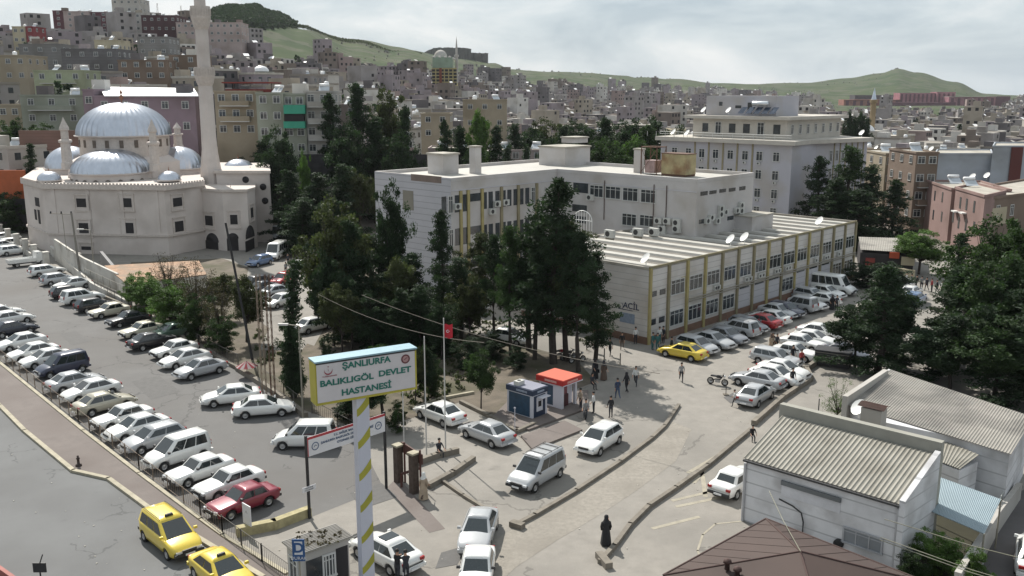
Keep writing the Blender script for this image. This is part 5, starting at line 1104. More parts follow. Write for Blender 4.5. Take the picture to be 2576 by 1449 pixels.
bank([('cedar','dark',655,172,360,100,'dark pine just right of the minaret foot'),('leafy','dark',700,160,330,110,'dark crown left of the small bright sapling'),('pine','dark',610,176,400,70,'dark pine behind the minaret base'),('leafy','green',768,150,385,40,'small bright green sapling against the dark bank'),
 ('cedar','dark',735,150,430,120,'dark pine below the bright sapling'),('cedar','dark',790,148,440,130,'dark pine on the bank, third from the mosque'),('leafy','dark',745,143,505,100,'dark low crown right of the mosque rear tower'),('leafy','dark',722,150,480,66,'dark bush-like tree beside the mosque rear wall'),('cedar','dark',760,140,500,120,'dark pine over the mosque road'),
 ('cedar','dark',850,150,420,130,'dark pine mass left of the long hospital roof'),('leafy','olive',905,152,430,110,'olive crown touching the hospital roof end'),('leafy','dark',830,140,500,120,'dark crown over the road bend'),
 ('pine','dark',843,172,238,80,'dark ragged pine before the rose grey house'),('cedar','dark',905,174,215,110,'tall broad pine at the left of the central group'),('leafy','olive',985,178,230,110,'brown leafy crown in the middle of the central group'),('cedar','dark',1025,172,272,80,'dark pine at the right of the central group'),('cedar','dark',945,168,300,120,'dark lower pine in the central group'),('leafy','dark',880,166,320,120,'dark lower crown below the tall broad pine'),('leafy','dark',1000,165,340,110,'dark crown above the retaining wall'),
 ('pine','dark',1125,185,305,60,'slim dark pine before the ochre house'),('leafy','green',1208,190,285,90,'bright green crown behind the hospital roof chimney'),('cedar','dark',1160,188,320,80,'dark pine left of the bright green crown'),('cedar','dark',1250,192,320,80,'dark pine right of the bright green crown'),('cedar','dark',1275,178,368,60,'small dark pine before the pink-roofed annexe'),('cedar','dark',1325,180,372,50,'small round pine by the annexe right end'),('leafy','dark',1190,180,370,80,'dark crown before the pink-roofed annexe')])
k=0
for x,yt,lf in ((1300,318,'dark'),(1340,325,'dark'),(1375,305,'olive'),(1410,318,'dark'),(1450,310,'dark'),(1485,322,'mid'),(1520,300,'dark'),(1555,315,'dark'),(1590,308,'dark'),(1622,318,'mid'),(1650,300,'dark')):
    tree('leafy' if k%3 else 'cedar',lf,x,500,yt,122 if k%3 else 100,f'{NTH[k]} crown from the left in the tree belt behind the roof' if k else 'leftmost crown in the tree belt behind the roof','tree belt behind the hospital roof',Y=205+(k%3)*7); k+=1
for x,yt,lf in ((1500,352,'mid'),(1545,362,'mid'),(1590,350,'green'),(1625,362,'mid'),(1440,368,'dark'),(1400,352,'dark')):
    tree('leafy',lf,x,500,yt,112,f'{NTH[k-11]} lower green crown left of the tall hospital' if k>11 else 'first lower green crown left of the tall hospital','lower crowns left of the tall hospital',Y=188+(k%2)*5); k+=1
gp='pines before the tall hospital'
for a in [('pine','dark',2052,610,395,90,'dark pine overlapping the recess of the tall hospital'),('pine','pine',2122,612,375,110,'tallest dark pine before the tall hospital right side'),('cedar','dark',2185,620,420,110,'dark pine right of the tall hospital corner'),('cedar','dark',2240,630,455,100,'dark pine beside the shaded far street'),('cedar','dark',2085,625,450,130,'broad dark pine above the wing roof end'),('cedar','dark',2150,632,480,150,'dense dark pine above the tin shop roof')]: tree(*a,gp)
for a in [('leafy','green',2311,690,580,130,'round bright green tree with pale trunk beyond the shops'),('cypress','dark',2397,800,590,50,'dark narrow cypress before the pink building'),('bare','green',2103,1072,950,90,'thin young tree on the grey pavement behind the storage house'),
 ('cedar','dark',2205,945,670,190,'big dark pine behind the low wall and parked cars'),('leafy','dark',2150,925,760,150,'dark leafy crown hanging over the white parked cars'),('leafy','dark',2255,925,730,140,'dark crown right of the big dark pine'),('bush','dark',2180,720,655,120,'dark shrub in front of the wing far end'),('bush','dark',2240,735,660,120,'dark shrub right of the wing far end'),
 ('leafy','mid',2470,860,560,200,'broad green crown below the pink building'),('leafy','mid',2560,900,545,200,'green crown at the right edge below the pink building'),('cedar','dark',2400,930,680,190,'dark pine below the cypress'),('leafy','pine',2480,960,650,220,'large dark green crown in the right-hand grove'),('leafy','dark',2560,985,700,230,'dark crown at the right edge of the grove'),('leafy','dark',2390,985,790,210,'dark low crown behind the long roofed shed'),('leafy','pine',2500,1010,800,230,'dark crown overhanging the long grey roof'),('cedar','dark',2600,1030,760,240,'dark pine cut by the right edge above the grey roof')]: tree(*a,'trees on the right side')
for a in [('leafy','mid',15,560,322,90,'green bushy tree at the left edge above the orange wall'),('leafy','mid',60,560,300,70,'green crown on the terrace above the brick wall'),('leafy','mid',130,560,312,90,'green crown behind the red brick wall'),('cypress','dark',88,560,365,28,'small dark cypress left of the mosque dome')]: tree(a[0],a[1],a[2],a[3],a[4],a[5],a[6],'trees left of the mosque',Y=184 if a[0]!='cypress' else 170)
for a in [('bush','mid',20,600,478,110,'green shrub hanging over the dark basement wall at left')]: tree(a[0],a[1],a[2],a[3],a[4],a[5],a[6],None,Y=161)
for x,lb in((2135,'dark round tree left of the tan minaret'),(2165,'dark round tree nearest the tan minaret')): tree('leafy','dark',x,400,284,46,lb,None,Y=300)
# hilltop wood reads as one mass
pts=[];rd=[]
rr_=random.Random(5)
for i in range(2600):
    x=rr_.uniform(540,745); Y=rr_.uniform(760,1080); p=atY(x,100,Y); z=terr(p.x,Y); 
    top=np.interp(x,[540,600,640,700,745],[38,17,14,34,52]); lim=np.interp(x,[540,745],[66,70])
    if row_of((p.x,Y,z))>lim+rr_.uniform(-8,8): continue
    for q in range(3): pts.append((p.x+rr_.gauss(0,1.5),Y,z+1+q*2.0)); rd.append(2.6-q*.6)
if pts: tag(ob('hilltop_wood',qmesh('hilltop_wood',leaves(pts,rd,26,.9,.7,3),LF['dark'])),'dark wood covering the top of the left hill','wood',kind='stuff')
pts=[];rd=[]
for i in range(900):
    x=rr_.uniform(740,1060); t=rr_.random()**2; Y=1150+250*(x-740)/320+rr_.uniform(-60,40); p=atY(x,100,Y); z=terr(p.x,Y); pts.append((p.x,Y,z+.6)); rd.append(rr_.uniform(.5,1.6))
tag(ob('hill_scrub',qmesh('hill_scrub',leaves(pts,rd,12,.8,.7,4),LF['olive'])),'dark scrub scattered along the crest of the left hill','scrub',kind='stuff')
# fallen low plants under the trees
pts=[];rd=[]
for i in range(1500):
    x=rr_.uniform(640,1480); y=rr_.uniform(770,1080); g=G(x,y)
    if y<960-abs(x-1050)*.25+80*math.sin(x*.013) and y>800+60*math.sin(x*.02): pts.append((g.x,g.y,.12)); rd.append(rr_.uniform(.15,.45))
tag(ob('undergrowth',qmesh('undergrowth',leaves(pts,rd,16,.16,.5,6),LF['olive'])),'low weeds and ground plants under the garden trees','ground plants',kind='stuff')
# ---------------------------------------------------------------- town
rt=random.Random(11)
WC=[cm('town_grey',156,151,150,.85),cm('town_mauve',156,146,150,.82),cm('town_sand',166,157,144,.85),cm('town_pale',188,184,178,.9),cm('town_brown',134,122,114,.75),cm('town_dark',118,113,116,.7),cm('town_rose',160,142,138,.8),cm('town_white',206,203,198,.9)]
WN=['grey','mauve grey','sand coloured','pale','brown','dark grey','rose','white']
ROOF2=[mat('town_roof',srgb(168,160,150,.62),.9,var=.15),mat('town_roof_pale',srgb(200,194,184,.75),.9,var=.15)]; WHM=mat('roof_white_metal',(.78,.78,.78),.4,var=.05)
CAND=[]
def blocked(x,r,X,Y):
    if x<620: return r<192
    if x<1070: return r<205
    if x<1680: return r<232
    if x<2110: return r<250
    if x<2345: return r<270
    return r<300
OCC=[(xl,xr,yt,yb,Y) for _,_,xl,xr,yt,yb,Y,*_r in HS]+[(240,500,218,330,185),(1080,1160,120,214,600),(2342,2600,366,450,195),(550,620,205,240,186),(2120,2520,235,278,1500),(640,680,150,185,330)]
def hides(x,X,Y,h):
    if 2105<x<2480 and 1150<Y<1800: return True
    if x<540 and row_of((X,Y,terr(X,Y)+9))<58: return True
    t=row_of((X,Y,terr(X,Y)+h)); hw=10*F/Y
    for xl,xr,yt,yb,YY in OCC:
        if xl-hw*.7<x<xr+hw*.7 and Y<YY+9 and t<yb-.15*(yb-yt): return True
        if xl-hw*.3<x<xr+hw*.3 and YY-6<Y<YY+18: return True
    return False
dens={}
r_=190.
while r_<3300:
    st=12.5 if r_<700 else 13.5 if r_<1300 else 18
    a=-.66
    while a<.66:
        X,Y=r_*math.sin(a)+rt.uniform(-3,3),r_*math.cos(a)+rt.uniform(-3,3); x=colx(X,Y); r2=math.hypot(X,Y)
        a+=st/r_*rt.uniform(.9,1.15)
        if x<-60 or x>2640 or blocked(x,r2,X,Y) or r2>rmax(min(max(x,0),2600))*(1+.06*math.sin(x*.05)+.04*math.sin(x*.13)): continue
        if rt.random()<.05 or hides(x,X,Y,6.5): continue
        CAND.append((r2,X,Y,x))
    r_+=st*rt.uniform(.95,1.1)*(1 if r_<600 else 1.1)
CAND.sort()
# fitted variants of a town house, made of wall, roof, windows and rooftop heater
def hvar(k):
    q=random.Random(k); w,d,n=q.uniform(7.5,11.5),q.uniform(7,10),q.choice([1,2,2,2,3]); h=n*3.; return w,d,n,h
VAR=[hvar(k) for k in range(12)]; VM={}
heat=MB().add([(-1,-.9,.15),(1,-.9,.15),(1,.4,1.1),(-1,.4,1.1)],[(0,1,2,3)],0).lathe([(0,-.9),(.28,-.9),(.28,.9),(0,.9)],8,(0,.5,1.35),1,axis='x').tube([(-.8,.45,0),(-.8,.45,1.2)],.04,4,2).tube([(.8,.45,0),(.8,.45,1.2)],.04,4,2).mesh('solar_heater',[mat('heater_panel',(.42,.45,.48),.15,spec=.9),WHM,PIPE])
tankm=MB().lathe([(0,0),(.6,0),(.6,1.2),(.3,1.35),(0,1.35)],10).mesh('water_drum',WHM)
def vmesh(k,c):
    if (k,c) in VM: return VM[(k,c)]
    w,d,n,h=VAR[k]; q=random.Random(k+50); m=MB().b2(-w/2,w/2,-d/2,d/2,-14,h)
    if q.random()<.6: m.b2(-w/2+.5,-w/2+3.3,d/2-4,d/2-.5,h,h+2.3)
    r=MB().b2(-w/2-.15,w/2+.15,-d/2-.15,d/2+.15,h+.005,h+.12).b2(-w/2-.12,w/2+.12,-d/2-.12,-d/2+.1,h+.125,h+.6).b2(-w/2-.13,-w/2+.1,-d/2-.1,d/2+.12,h+.126,h+.61)
    VM[(k,c)]=(m.mesh('wall',WC[c]),r.mesh('roof',ROOF2[k%2])); return VM[(k,c)]
NIND=min(225,len(CAND)); used={}
SIDE=lambda x: 'left of the minaret' if x<505 else 'right of the minaret' if x<1000 else 'in mid valley' if x<1660 else 'beyond the tall hospital' if x<2200 else 'at far right'
ROMAN=['lowest','next lowest']
for idx,(r2,X,Y,x) in enumerate(CAND[:NIND]):
    k=rt.randrange(12); c=rt.choices(range(8),[5,4,4,4,3,2,2,2])[0]; w,d,n,h=VAR[k]; z=terr(X,Y); rz=R(46+rt.choice([0,0,0,90,90,12,-14,25]))
    lb=f'{WN[c]} {["one","one","two","three"][n]}-storey flat-roofed house {SIDE(x)}'
    o=thing('town_house',lb,'house',(X,Y,z),rz,'houses '+SIDE(x)+', '+WN[c]); wm_,rm_=vmesh(k,c); ob('wall',wm_,o); ob('roof',rm_,o)
    if rt.random()<.4 and n>1 and idx<140: MB().b2(-w*.35,w*.35,-d/2-1.1,-d/2,3.0,3.15).b2(-w*.35,w*.35,-d/2-1.12,-d/2-1.02,3.16,4.0).build('balcony',WC[c-1],o)
    if idx<120:
        for j in range(n):
            for i in range(3): 
                if rt.random()<.85: window(o,((i-1)*w/3.3,-d/2-.01,j*3+1.6),0,1.15,1.35,'none')
            for i in range(2):
                if rt.random()<.8: window(o,(-w/2-.01,(i-.5)*d/2.4,j*3+1.6),-math.pi/2,1.15,1.35,'none')
    if rt.random()<.45: ob('solar_heater',heat,o,(rt.uniform(-w/4,w/4),rt.uniform(-d/4,d/4),h+.12),-rz+R(rt.choice([0,20,-20])))
    if rt.random()<.4: ob('water_drum',tankm,o,(w/2-1.2,-d/2+1.3,h+.12))
# the rest of the town, far beyond counting
V=[];Fc=[];Mi=[]
def qb(X,Y,z0,z1,w,d,a,mi,mt):
    ca,sa=math.cos(a),math.sin(a); n=len(V)
    for zz0 in(z0,z1):
        for px,py in((-w/2,-d/2),(w/2,-d/2),(w/2,d/2),(-w/2,d/2)): V.append((X+px*ca-py*sa,Y+px*sa+py*ca,zz0))
    for f,m in(((0,1,5,4),mi),((1,2,6,5),mi),((2,3,7,6),mi),((3,0,4,7),mi),((4,5,6,7),mt)): Fc.append(tuple(q+n for q in f)); Mi.append(m)
def quad(X,Y,z,a,lx,lz,w,h,off,mi,side):
    ca,sa=math.cos(a),math.sin(a); n=len(V)
    for u,v in((-w/2,-h/2),(w/2,-h/2),(w/2,h/2),(-w/2,h/2)):
        px,py=(lx+u,off) if side==0 else (off,lx-u)
        V.append((X+px*ca-py*sa,Y+px*sa+py*ca,z+lz+v))
    Fc.append((n,n+1,n+2,n+3)); Mi.append(mi)
for r2,X,Y,x in CAND[NIND:]:
    w,d=rt.uniform(7,12),rt.uniform(7,10.5)
    if x>2080: w,d=w*.8,d*.8; n=rt.choice([1,2,2,2,3,3]); 
    if x>1050 and rt.random()<.012: n=rt.choice([5,6,7]); 
    h=n*3; z=terr(X,Y); a=R(46+rt.choice([0,0,0,90,12,-14,30])); c=rt.choices(range(8),[6,5,3,3,3,4,2,1.2])[0]
    qb(X,Y,z-12,z+h,w,d,a,c,8 if rt.random()<.75 else 9)
    if rt.random()<.5: qb(X+rt.uniform(-2,2),Y+rt.uniform(-2,2),z+h,z+h+2.3,3,3,a,c,8)
    if rt.random()<.42:  # tilted white heater / sheet on the roof
        nn=len(V); px,py=X+rt.uniform(-3,3),Y+rt.uniform(-3,3); s=rt.uniform(.5,1.1)*(1 if r2<900 else 1.35); t=a+rt.uniform(-1.2,.2); ct,st_=math.cos(t),math.sin(t)
        for u,v,q in((-1.2,-1,.2),(1.2,-1,.2),(1.2,1,1.3),(-1.2,1,1.3)): V.append((px+(u*ct-v*st_)*s,py+(u*st_+v*ct)*s,z+h+q*s))
        Fc.append((nn,nn+1,nn+2,nn+3)); Mi.append(10 if rt.random()<.6 else 3)
    if r2<1500:
        for j in range(n):
            for i in range(3):
                if rt.random()<.6: quad(X,Y,z,a,(i-1)*w/3.2,j*3+1.6,1.4,1.4,-d/2-.06,11,0)
            for i in range(2):
                if rt.random()<.5: quad(X,Y,z,a,(i-.5)*d/2.4,j*3+1.6,1.4,1.4,-w/2-.06,11,1)
me=bpy.data.meshes.new('distant_town'); me.from_pydata(V,[],Fc)
for m in WC+ROOF2+[WHM,DARKW]: me.materials.append(m)
me.polygons.foreach_set('material_index',Mi); me.update()
tag(ob('distant_town',me),'dense far-off flat-roofed town filling the valley and lower slopes','town',kind='stuff')
for o in [o for o in bpy.data.objects if o.get('hz') is not None]:
    hz=o['hz']; cs=[c for c in o.children if c.name.startswith('roof')][0].data; xs=[v.co.x for v in cs.vertices]; ys=[v.co.y for v in cs.vertices]; x0,x1,y0,y1=min(xs),max(xs),min(ys),max(ys)
    for k in range(max(1,int((x1-x0)/5))):
        t=rt.random(); p=(x0+(x1-x0)*(k+.5)/max(1,int((x1-x0)/5)),y0+(y1-y0)*rt.uniform(.3,.7),hz-.25)
        if t<.4: ob('solar_heater',heat,o,p,R(rt.uniform(-40,40)))
        elif t<.6: ob('water_drum',tankm,o,p)
        elif t<.8: MB().b2(-1.3,1.3,-1.3,1.3,0,2.1).build('stair_head',WC[rt.randrange(8)],o,p)
    if rt.random()<.6: q=ob('satellite_dish',bpy.data.meshes['satellite_dish'],o,(x0+(x1-x0)*.8,y0+1,hz-.1)); q.scale=(.8,)*3
print('TOWN',len(CAND),len(Fc))
# trees dotted through the town
pts=[];rd=[]
for i in range(260):
    r2=rt.uniform(240,1600); a=rt.uniform(-.55,.6); X,Y=r2*math.sin(a),r2*math.cos(a); x=colx(X,Y)
    if blocked(x,r2,X,Y) or r2>rmax(min(max(x,0),2600)): continue
    z=terr(X,Y); hh=rt.uniform(4,9)
    for q in range(7): pts.append((X+rt.gauss(0,1.2),Y+rt.gauss(0,1.2),z+hh*(.4+.6*q/6))); rd.append(1.9-.15*q)
tag(ob('town_greenery',qmesh('town_greenery',leaves(pts,rd,22,.6,.7,9),LF['dark'])),'dark tree tops scattered among the far houses','trees',kind='stuff')
# ---------------------------------------------------------------- white storage house and its neighbours (bottom right)
def V2(p,rel): return (p.x-rel.x,p.y-rel.y)
def corrug(name,c4,m,par,n,amp=.05,th=.04):
    """corrugated sheet over quad a,b (eave left,right) c,d (top right,left); ribs run from eave to top"""
    a,b,c,d=[Vector(q) for q in c4]; k=n*4; vs=[]; nrm=(b-a).cross(d-a).normalized(); nrm=nrm if nrm.z>0 else -nrm
    for i in range(k+1):
        t=i/k; h=amp*(1 if i%4==1 else .25 if i%4 in(0,2) else 0); p=a.lerp(b,t)+nrm*h; q=d.lerp(c,t)+nrm*h; vs+=[p,q,p-nrm*th,q-nrm*th]
    fs=[]
    for i in range(k): s=i*4; fs+=[(s,s+4,s+5,s+1),(s+2,s+3,s+7,s+6),(s,s+2,s+6,s+4),(s+1,s+5,s+7,s+3)]
    fs+=[(0,1,3,2),(k*4,k*4+2,k*4+3,k*4+1)]
    return MB().add(vs,fs).build(name,m,par)
SHEET=mat('pale_roof_sheet',srgb(186,182,170,.54),.7,.1,var=.12,vs_=.8,stain=srgb(168,163,150,.5),sscale=.6); GSHEET=mat('grey_roof_sheet',srgb(184,179,170,.56),.8,var=.14,vs_=.8,stain=srgb(140,136,130,.6),sscale=.35); BSHEET=mat('blue_tin',srgb(180,198,206,.62),.45,.3,var=.06)
WHW=mat('stained_white_wall',srgb(204,204,206,1.),.85,var=.08,vs_=.5,stain=srgb(170,168,168,.85),sscale=.4,groove=.8)
EL,ER=G(1870,1152,3.9),G(2262,1268,3.9); TL2,TR2=G(1967,1046,5.55),G(2352,1142,5.55)
sh=thing('storage_house','white storage house with ribbed pale lean-to roof at the bottom right','building',Vector((EL.x,EL.y,0))); rl=sh.location
inn=lambda p,q,t:p.lerp(q,t)
wl=[inn(EL,TL2,.05),inn(ER,TR2,.05),TR2,TL2]; 
MB().prism([V2(p,rl) for p in wl],0,[p.z-.16 for p in wl]).build('wall',WHW,sh) if sum(wl[i].x*wl[(i+1)%4].y-wl[(i+1)%4].x*wl[i].y for i in range(4))>0 else MB().prism([V2(p,rl) for p in wl],0,[p.z-.16 for p in wl][::-1]).build('wall',WHW,sh)
corrug('roof',[EL-rl,ER-rl,TR2-rl,TL2-rl],SHEET,sh,34,.06)
# back parapet and side kerb
d=(TR2-TL2); mb=MB(); m=(TL2+TR2)/2-rl; dn=Vector((-d.y,d.x,0)).normalized()*.35; mb.box((m.x+dn.x,m.y+dn.y,3.1),(d.length+.5,.45,6.2),math.atan2(d.y,d.x)); mb.build('back_parapet',mat('parapet_grey',srgb(168,166,156,.7),.85,var=.12,vs_=.8),sh)
q=[ER,TR2]; dd=(TR2-ER); side=Vector((dd.y,-dd.x,0)).normalized()*.15
MB().add([ER-rl-side*0,TR2-rl,TR2-rl+side*2,ER-rl+side*2]+[v+Vector((0,0,.22)) for v in(ER-rl,TR2-rl,TR2-rl+side*2,ER-rl+side*2)]+[Vector((v.x,v.y,0)) for v in(ER-rl,TR2-rl,TR2-rl+side*2,ER-rl+side*2)],[(4,5,6,7),(0,1,5,4),(7,6,10,11),(4,7,11,8)]).build('side_wall',WHW,sh)
Fs1=Face(sh,wl[0],wl[1])
def fpx(x0,y0,x1,y1,m,off,nm,F_=Fs1): 
    a0,z1=F_.hit(x0,y0); a1,z0=F_.hit(x1,y1); return F_.strip(nm,min(a0,a1),max(a0,a1),min(z0,z1),max(z0,z1),off,m)
MB().tube([inn(EL,ER,0)-rl+Vector((0,-.03,-.12)),inn(EL,ER,1)-rl+Vector((0,-.03,-.12))],.08,6).build('gutter',PLAS,sh)
zt_=Fs1.hit(2060,1215)[1]; a0=Fs1.hit(1968,1190)[0]; a1=Fs1.hit(2118,1240)[0]; Fs1.strip('louvre',a0,a1,2.95,3.2,.12,mat('grey_louvre',srgb(130,134,136,.6),.8)); Fs1.strip('recess_panel',a0+.02,a1-.02,2.3,2.94,.03,mat('panel_white',srgb(200,200,204,.9),.8))
for t_ in(.0,.985): 
    p=inn(wl[0],wl[1],t_)-rl; MB().tube([(p.x,p.y-.1,0),(p.x,p.y-.1,3.6)],.09,6).build('corner_pipe',mat('pipe_white',srgb(190,190,192,.8),.6),sh)
wl0=[Vector((p.x,p.y,0)) for p in wl]
for t_,z_ in((.8,.75),): 
    p=inn(wl0[0],wl0[1],t_); window(sh,p-rl+Vector((0,0,z_+.5))+Fs1.n*.02,Fs1.rz,2.1,.85,'tri',fm=mat('grey_frame',srgb(170,172,176,.8),.6),pm=mat('frosted_pane',srgb(140,146,152,.7),.4))
for t_ in(.66,): 
    p=inn(wl0[0],wl0[1],t_)-rl+Fs1.n*.1; o=MB().lathe([(.0,-.1),(.26,-.1),(.26,.1)],16,axis='y').build('fan',RUB,sh,p+Vector((0,0,.62)),Fs1.rz)
p=inn(wl0[0],wl0[1],.26)-rl+Fs1.n*.15; MB().tube([p+Vector((0,0,2.1)),p+Fs1.d*.8+Vector((0,0,1.95)),p+Fs1.d*1.35+Vector((0,0,1.7)),p+Fs1.d*1.5+Vector((0,0,1.2)),p+Fs1.d*1.5+Vector((0,0,.2))],.045,6).build('bent_pipe',PLAS,sh)
p=inn(wl0[0],wl0[1],.02)-rl+Fs1.n*.2; MB().lathe([(0,-.08),(.3,-.08),(.34,0),(.3,.08)],16,axis='y').build('hung_tyre',RUB,sh,p+Vector((.45,0,1.0)),Fs1.rz)
# brown hip roof
BRNR=mat('brown_sheet_roof',srgb(104,84,77,.42),.8,var=.08,vs_=.7,stain=srgb(96,77,71,.4),sscale=.3); BRD=mat('brown_seam',srgb(92,66,60,.5),.8)
z0=3.4; Bk=G(1927,1305,z0); e1_,e2_=HF.e1,HF.e2; d1=(G(1665,1449,z0)-Bk).normalized(); d2_=(G(2290,1449,z0)-Bk).normalized(); Lr=8.2
A1_=Bk+d1*Lr; A2_=Bk+d2_*Lr; A3_=A1_+d2_*Lr; ap=Bk.lerp(A3_,.46); ap.z=z0
for _ in range(1): ap=G(2014,1387,z0+1.35)
br=thing('brown_roofed_kiosk','low building with brown four-sided sheet roof at the bottom edge','building',Vector((Bk.x,Bk.y,0))); rl=br.location
pr4=[A1_,A3_,A2_,Bk]; MB().add([p-rl for p in pr4]+[ap-rl]+[p-rl-Vector((0,0,.12)) for p in pr4],[(0,1,4),(1,2,4),(2,3,4),(3,0,4),(5,8,7,6),(0,5,6,1),(1,6,7,2),(2,7,8,3),(3,8,5,0)]).build('roof',BRNR,br)
for p in pr4: MB().tube([p-rl,ap-rl],.05,5).build('hip_seam',BRD,br)
for (p,q) in ((Bk,A1_),(Bk,A2_)):
    for i in range(1,9):
        s=p.lerp(q,i/9.); k=min(i,9-i)/4.5; mid=p.lerp(q,.5); top_=ap+(s-mid)*(1-k)*.0; u=min(i,9-i)/4.5; e_=s.lerp(ap if u>=1 else (p if i<5 else q).lerp(ap,u),1.0)
        MB().tube([s-rl+Vector((0,0,.01)),e_-rl+Vector((0,0,.01))],  .012,3).build('sheet_seam',BRNR,br)
MB().tube([Bk-rl,A1_-rl],.06,5).build('eave_trim',BRD,br); MB().tube([Bk-rl,A2_-rl],.06,5).build('eave_trim',BRD,br)
cc=(pr4[0]+pr4[2])/2; MB().prism([V2(cc.lerp(p,.9),rl) for p in pr4],0,z0-.12).build('wall',WHW,br)
o=thing('roof_vents','pair of rusty roof vents on the brown sheet roof','vent',G(1829,1432,4.0)); MB().lathe([(.0,0),(.12,0),(.1,.3),(.2,.32),(.16,.45),(0,.5)],8).build('vent_cap',BRD,o); MB().lathe([(.0,0),(.12,0),(.1,.3),(.2,.32),(.16,.45),(0,.5)],8,(.35,-.4,-.15)).build('vent_cap',BRD,o)
# long roofed shed, chimney, dish
zl=3.9; LRp=[G(x,y,zl) for x,y in((2132,1015),(2235,927),(2400,985),(2590,1055),(2540,1140),(2372,1092),(2228,1062))]
ls=thing('long_shed','long low building with weathered grey roof under the right-hand trees','building',Vector((LRp[0].x,LRp[0].y,0))); rl=ls.location
MB().prism([V2(p,rl) for p in LRp],0,zl-.02).build('wall',WHW,ls); 
A_,B_,C_,D_=G(2372,1095,zl+.05),G(2543,1143,zl+.05),G(2600,1050,zl+.4),G(2240,930,zl+.4); A0_=G(2135,1020,zl+.05)
corrug('roof',[A0_-rl,B_-rl,C_-rl,D_-rl],GSHEET,ls,60,.05)
a,b=G(2132,1012,zl+.3),G(2236,924,zl+.9); dd=b-a; m=(a+b)/2-rl; 
MB().box((m.x-.15,m.y+.1,2.3),(dd.length,.35,4.6),math.atan2(dd.y,dd.x)).build('end_parapet',WHT,ls)
ch=thing('capped_chimney','square white chimney with curved brown cap on the long grey roof','chimney',G(2195,1075,3.6)); MB().box((0,0,.5),(1.3,.9,1.6),R(-44)).build('stack',WHT,ch)
mb=MB(); vs=[]
for i in range(7):
    t=-.75+1.5*i/6; 
    for s in(-.85,.85): 
        q=Fr((0,0),-44); p=q.W(s,t*.75); vs.append((p.x,p.y,1.3+.28*math.cos(t*1.6)))
mb.add(vs,[(i*2,i*2+1,i*2+3,i*2+2) for i in range(6)]+[(i*2+2,i*2+3,i*2+1,i*2) for i in range(6)]); mb.build('cap',mat('brown_cap',srgb(96,62,52,.6),.7),ch)
o=ob('satellite_dish',bpy.data.meshes['satellite_dish'],None,G(2160,1052,3.8)); o.scale=(.95,)*3; tag(o,'large white satellite dish beside the brown-capped chimney','satellite dish')
s2=thing('small_shed','small shed with striped cream roof between the storage house and the blue canopy','shed',G(2400,1200)); rl=s2.location
q=[G(2362,1160,3.1),G(2414,1180,3.1),G(2462,1144,3.45),G(2372,1108,3.45)]; corrug('roof',[p-rl for p in q],SHEET,s2,9,.06); wq=[p for p in q]
MB().prism([V2(p,rl) for p in q],0,3.0).build('wall',WHW,s2)
cn=thing('tin_canopy','pale blue corrugated tin canopy over a fenced garden','canopy',G(2430,1330)); rl=cn.location
q=[G(2338,1284,2.5),G(2476,1343,2.5),G(2518,1256,2.9),G(2352,1196,2.9)]; corrug('roof',[p-rl for p in q],BSHEET,cn,38,.03)
for p in q: MB().tube([(p.x-rl.x,p.y-rl.y,0),(p.x-rl.x,p.y-rl.y,p.z)],.05,5).build('post',PIPE,cn)
def rail(label,pts,h,m,gap=.16,name='railing',posts=2.2,cat='railing',z=0.,bars=True,grp=None):
    P=[G(x,y,z) for x,y in pts]; r=thing(name,label,cat,P[0],0,grp); mb=MB()
    top=MB()
    for a,b in zip(P,P[1:]):
        d=(b-a); L_=d.length; a0=a-P[0]; b0=b-P[0]
        for hh in(h,h*.18): top.tube([a0+Vector((0,0,hh)),b0+Vector((0,0,hh))],.025,4)
        if bars:
            n=int(L_/gap)
            for i in range(n): 
                p=a0.lerp(b0,(i+.5)/n); mb.tube([p+Vector((0,0,h*.18)),p+Vector((0,0,h))],.012,3)
        else: top.tube([a0+Vector((0,0,h*.6)),b0+Vector((0,0,h*.6))],.02,4)
        n=max(1,int(L_/posts))
        for i in range(n+1):
            p=a0.lerp(b0,i/n); MB().b2(-.026,.026,-.026,.026,0,h+.06).build('post',m,r,p)
    top.build('rails',m,r)
    if bars: mb.build('bars',m,r)
    return r
WR=mat('white_railing',srgb(196,198,194,.8),.6,var=.1); RR=mat('rusty_railing',srgb(150,134,118,.7),.8,var=.3,vs_=4); GRR=mat('grey_railing',srgb(110,106,100,.6),.7,.2,var=.25)
rail('white barred railing behind the pale blue canopy',[(2420,1215),(2500,1225),(2555,1225)],1.6,WR)
rail('white barred railing running down beside the right-hand street',[(2555,1225),(2500,1330)],1.5,WR)
rail('white garden railing below the canopy',[(2310,1365),(2400,1420),(2470,1440)],1.3,WR)
wallpx('pale high wall running down to the bottom right corner','garden_wall','wall',[(2560,1255,1215),(2500,1345,1290),(2400,1530,1440)],.3,WHT)
tree('bush','green',2360,1450,1335,130,'green garden bushes under the pale blue canopy'); tree('bush','mid',2290,1475,1390,90,'dark green shrub at the storage house corner'); tree('bush','green',2440,1500,1385,100,'green shrub inside the pale garden wall')
sheet('side_street',[(2555,1240),(2700,1180),(2900,1500),(2480,1560),(2420,1500)],.012,mat('side_asphalt',srgb(112,108,108,.6),.9,var=.15))
sheet('garden_bed',[(2270,1440),(2345,1290),(2500,1330),(2420,1500),(2280,1520)],.02,mat('garden_soil',srgb(66,64,44,.5),.95,var=.3))
car('sedan','white',2600,1424,60,'white car just entering at the bottom right corner')
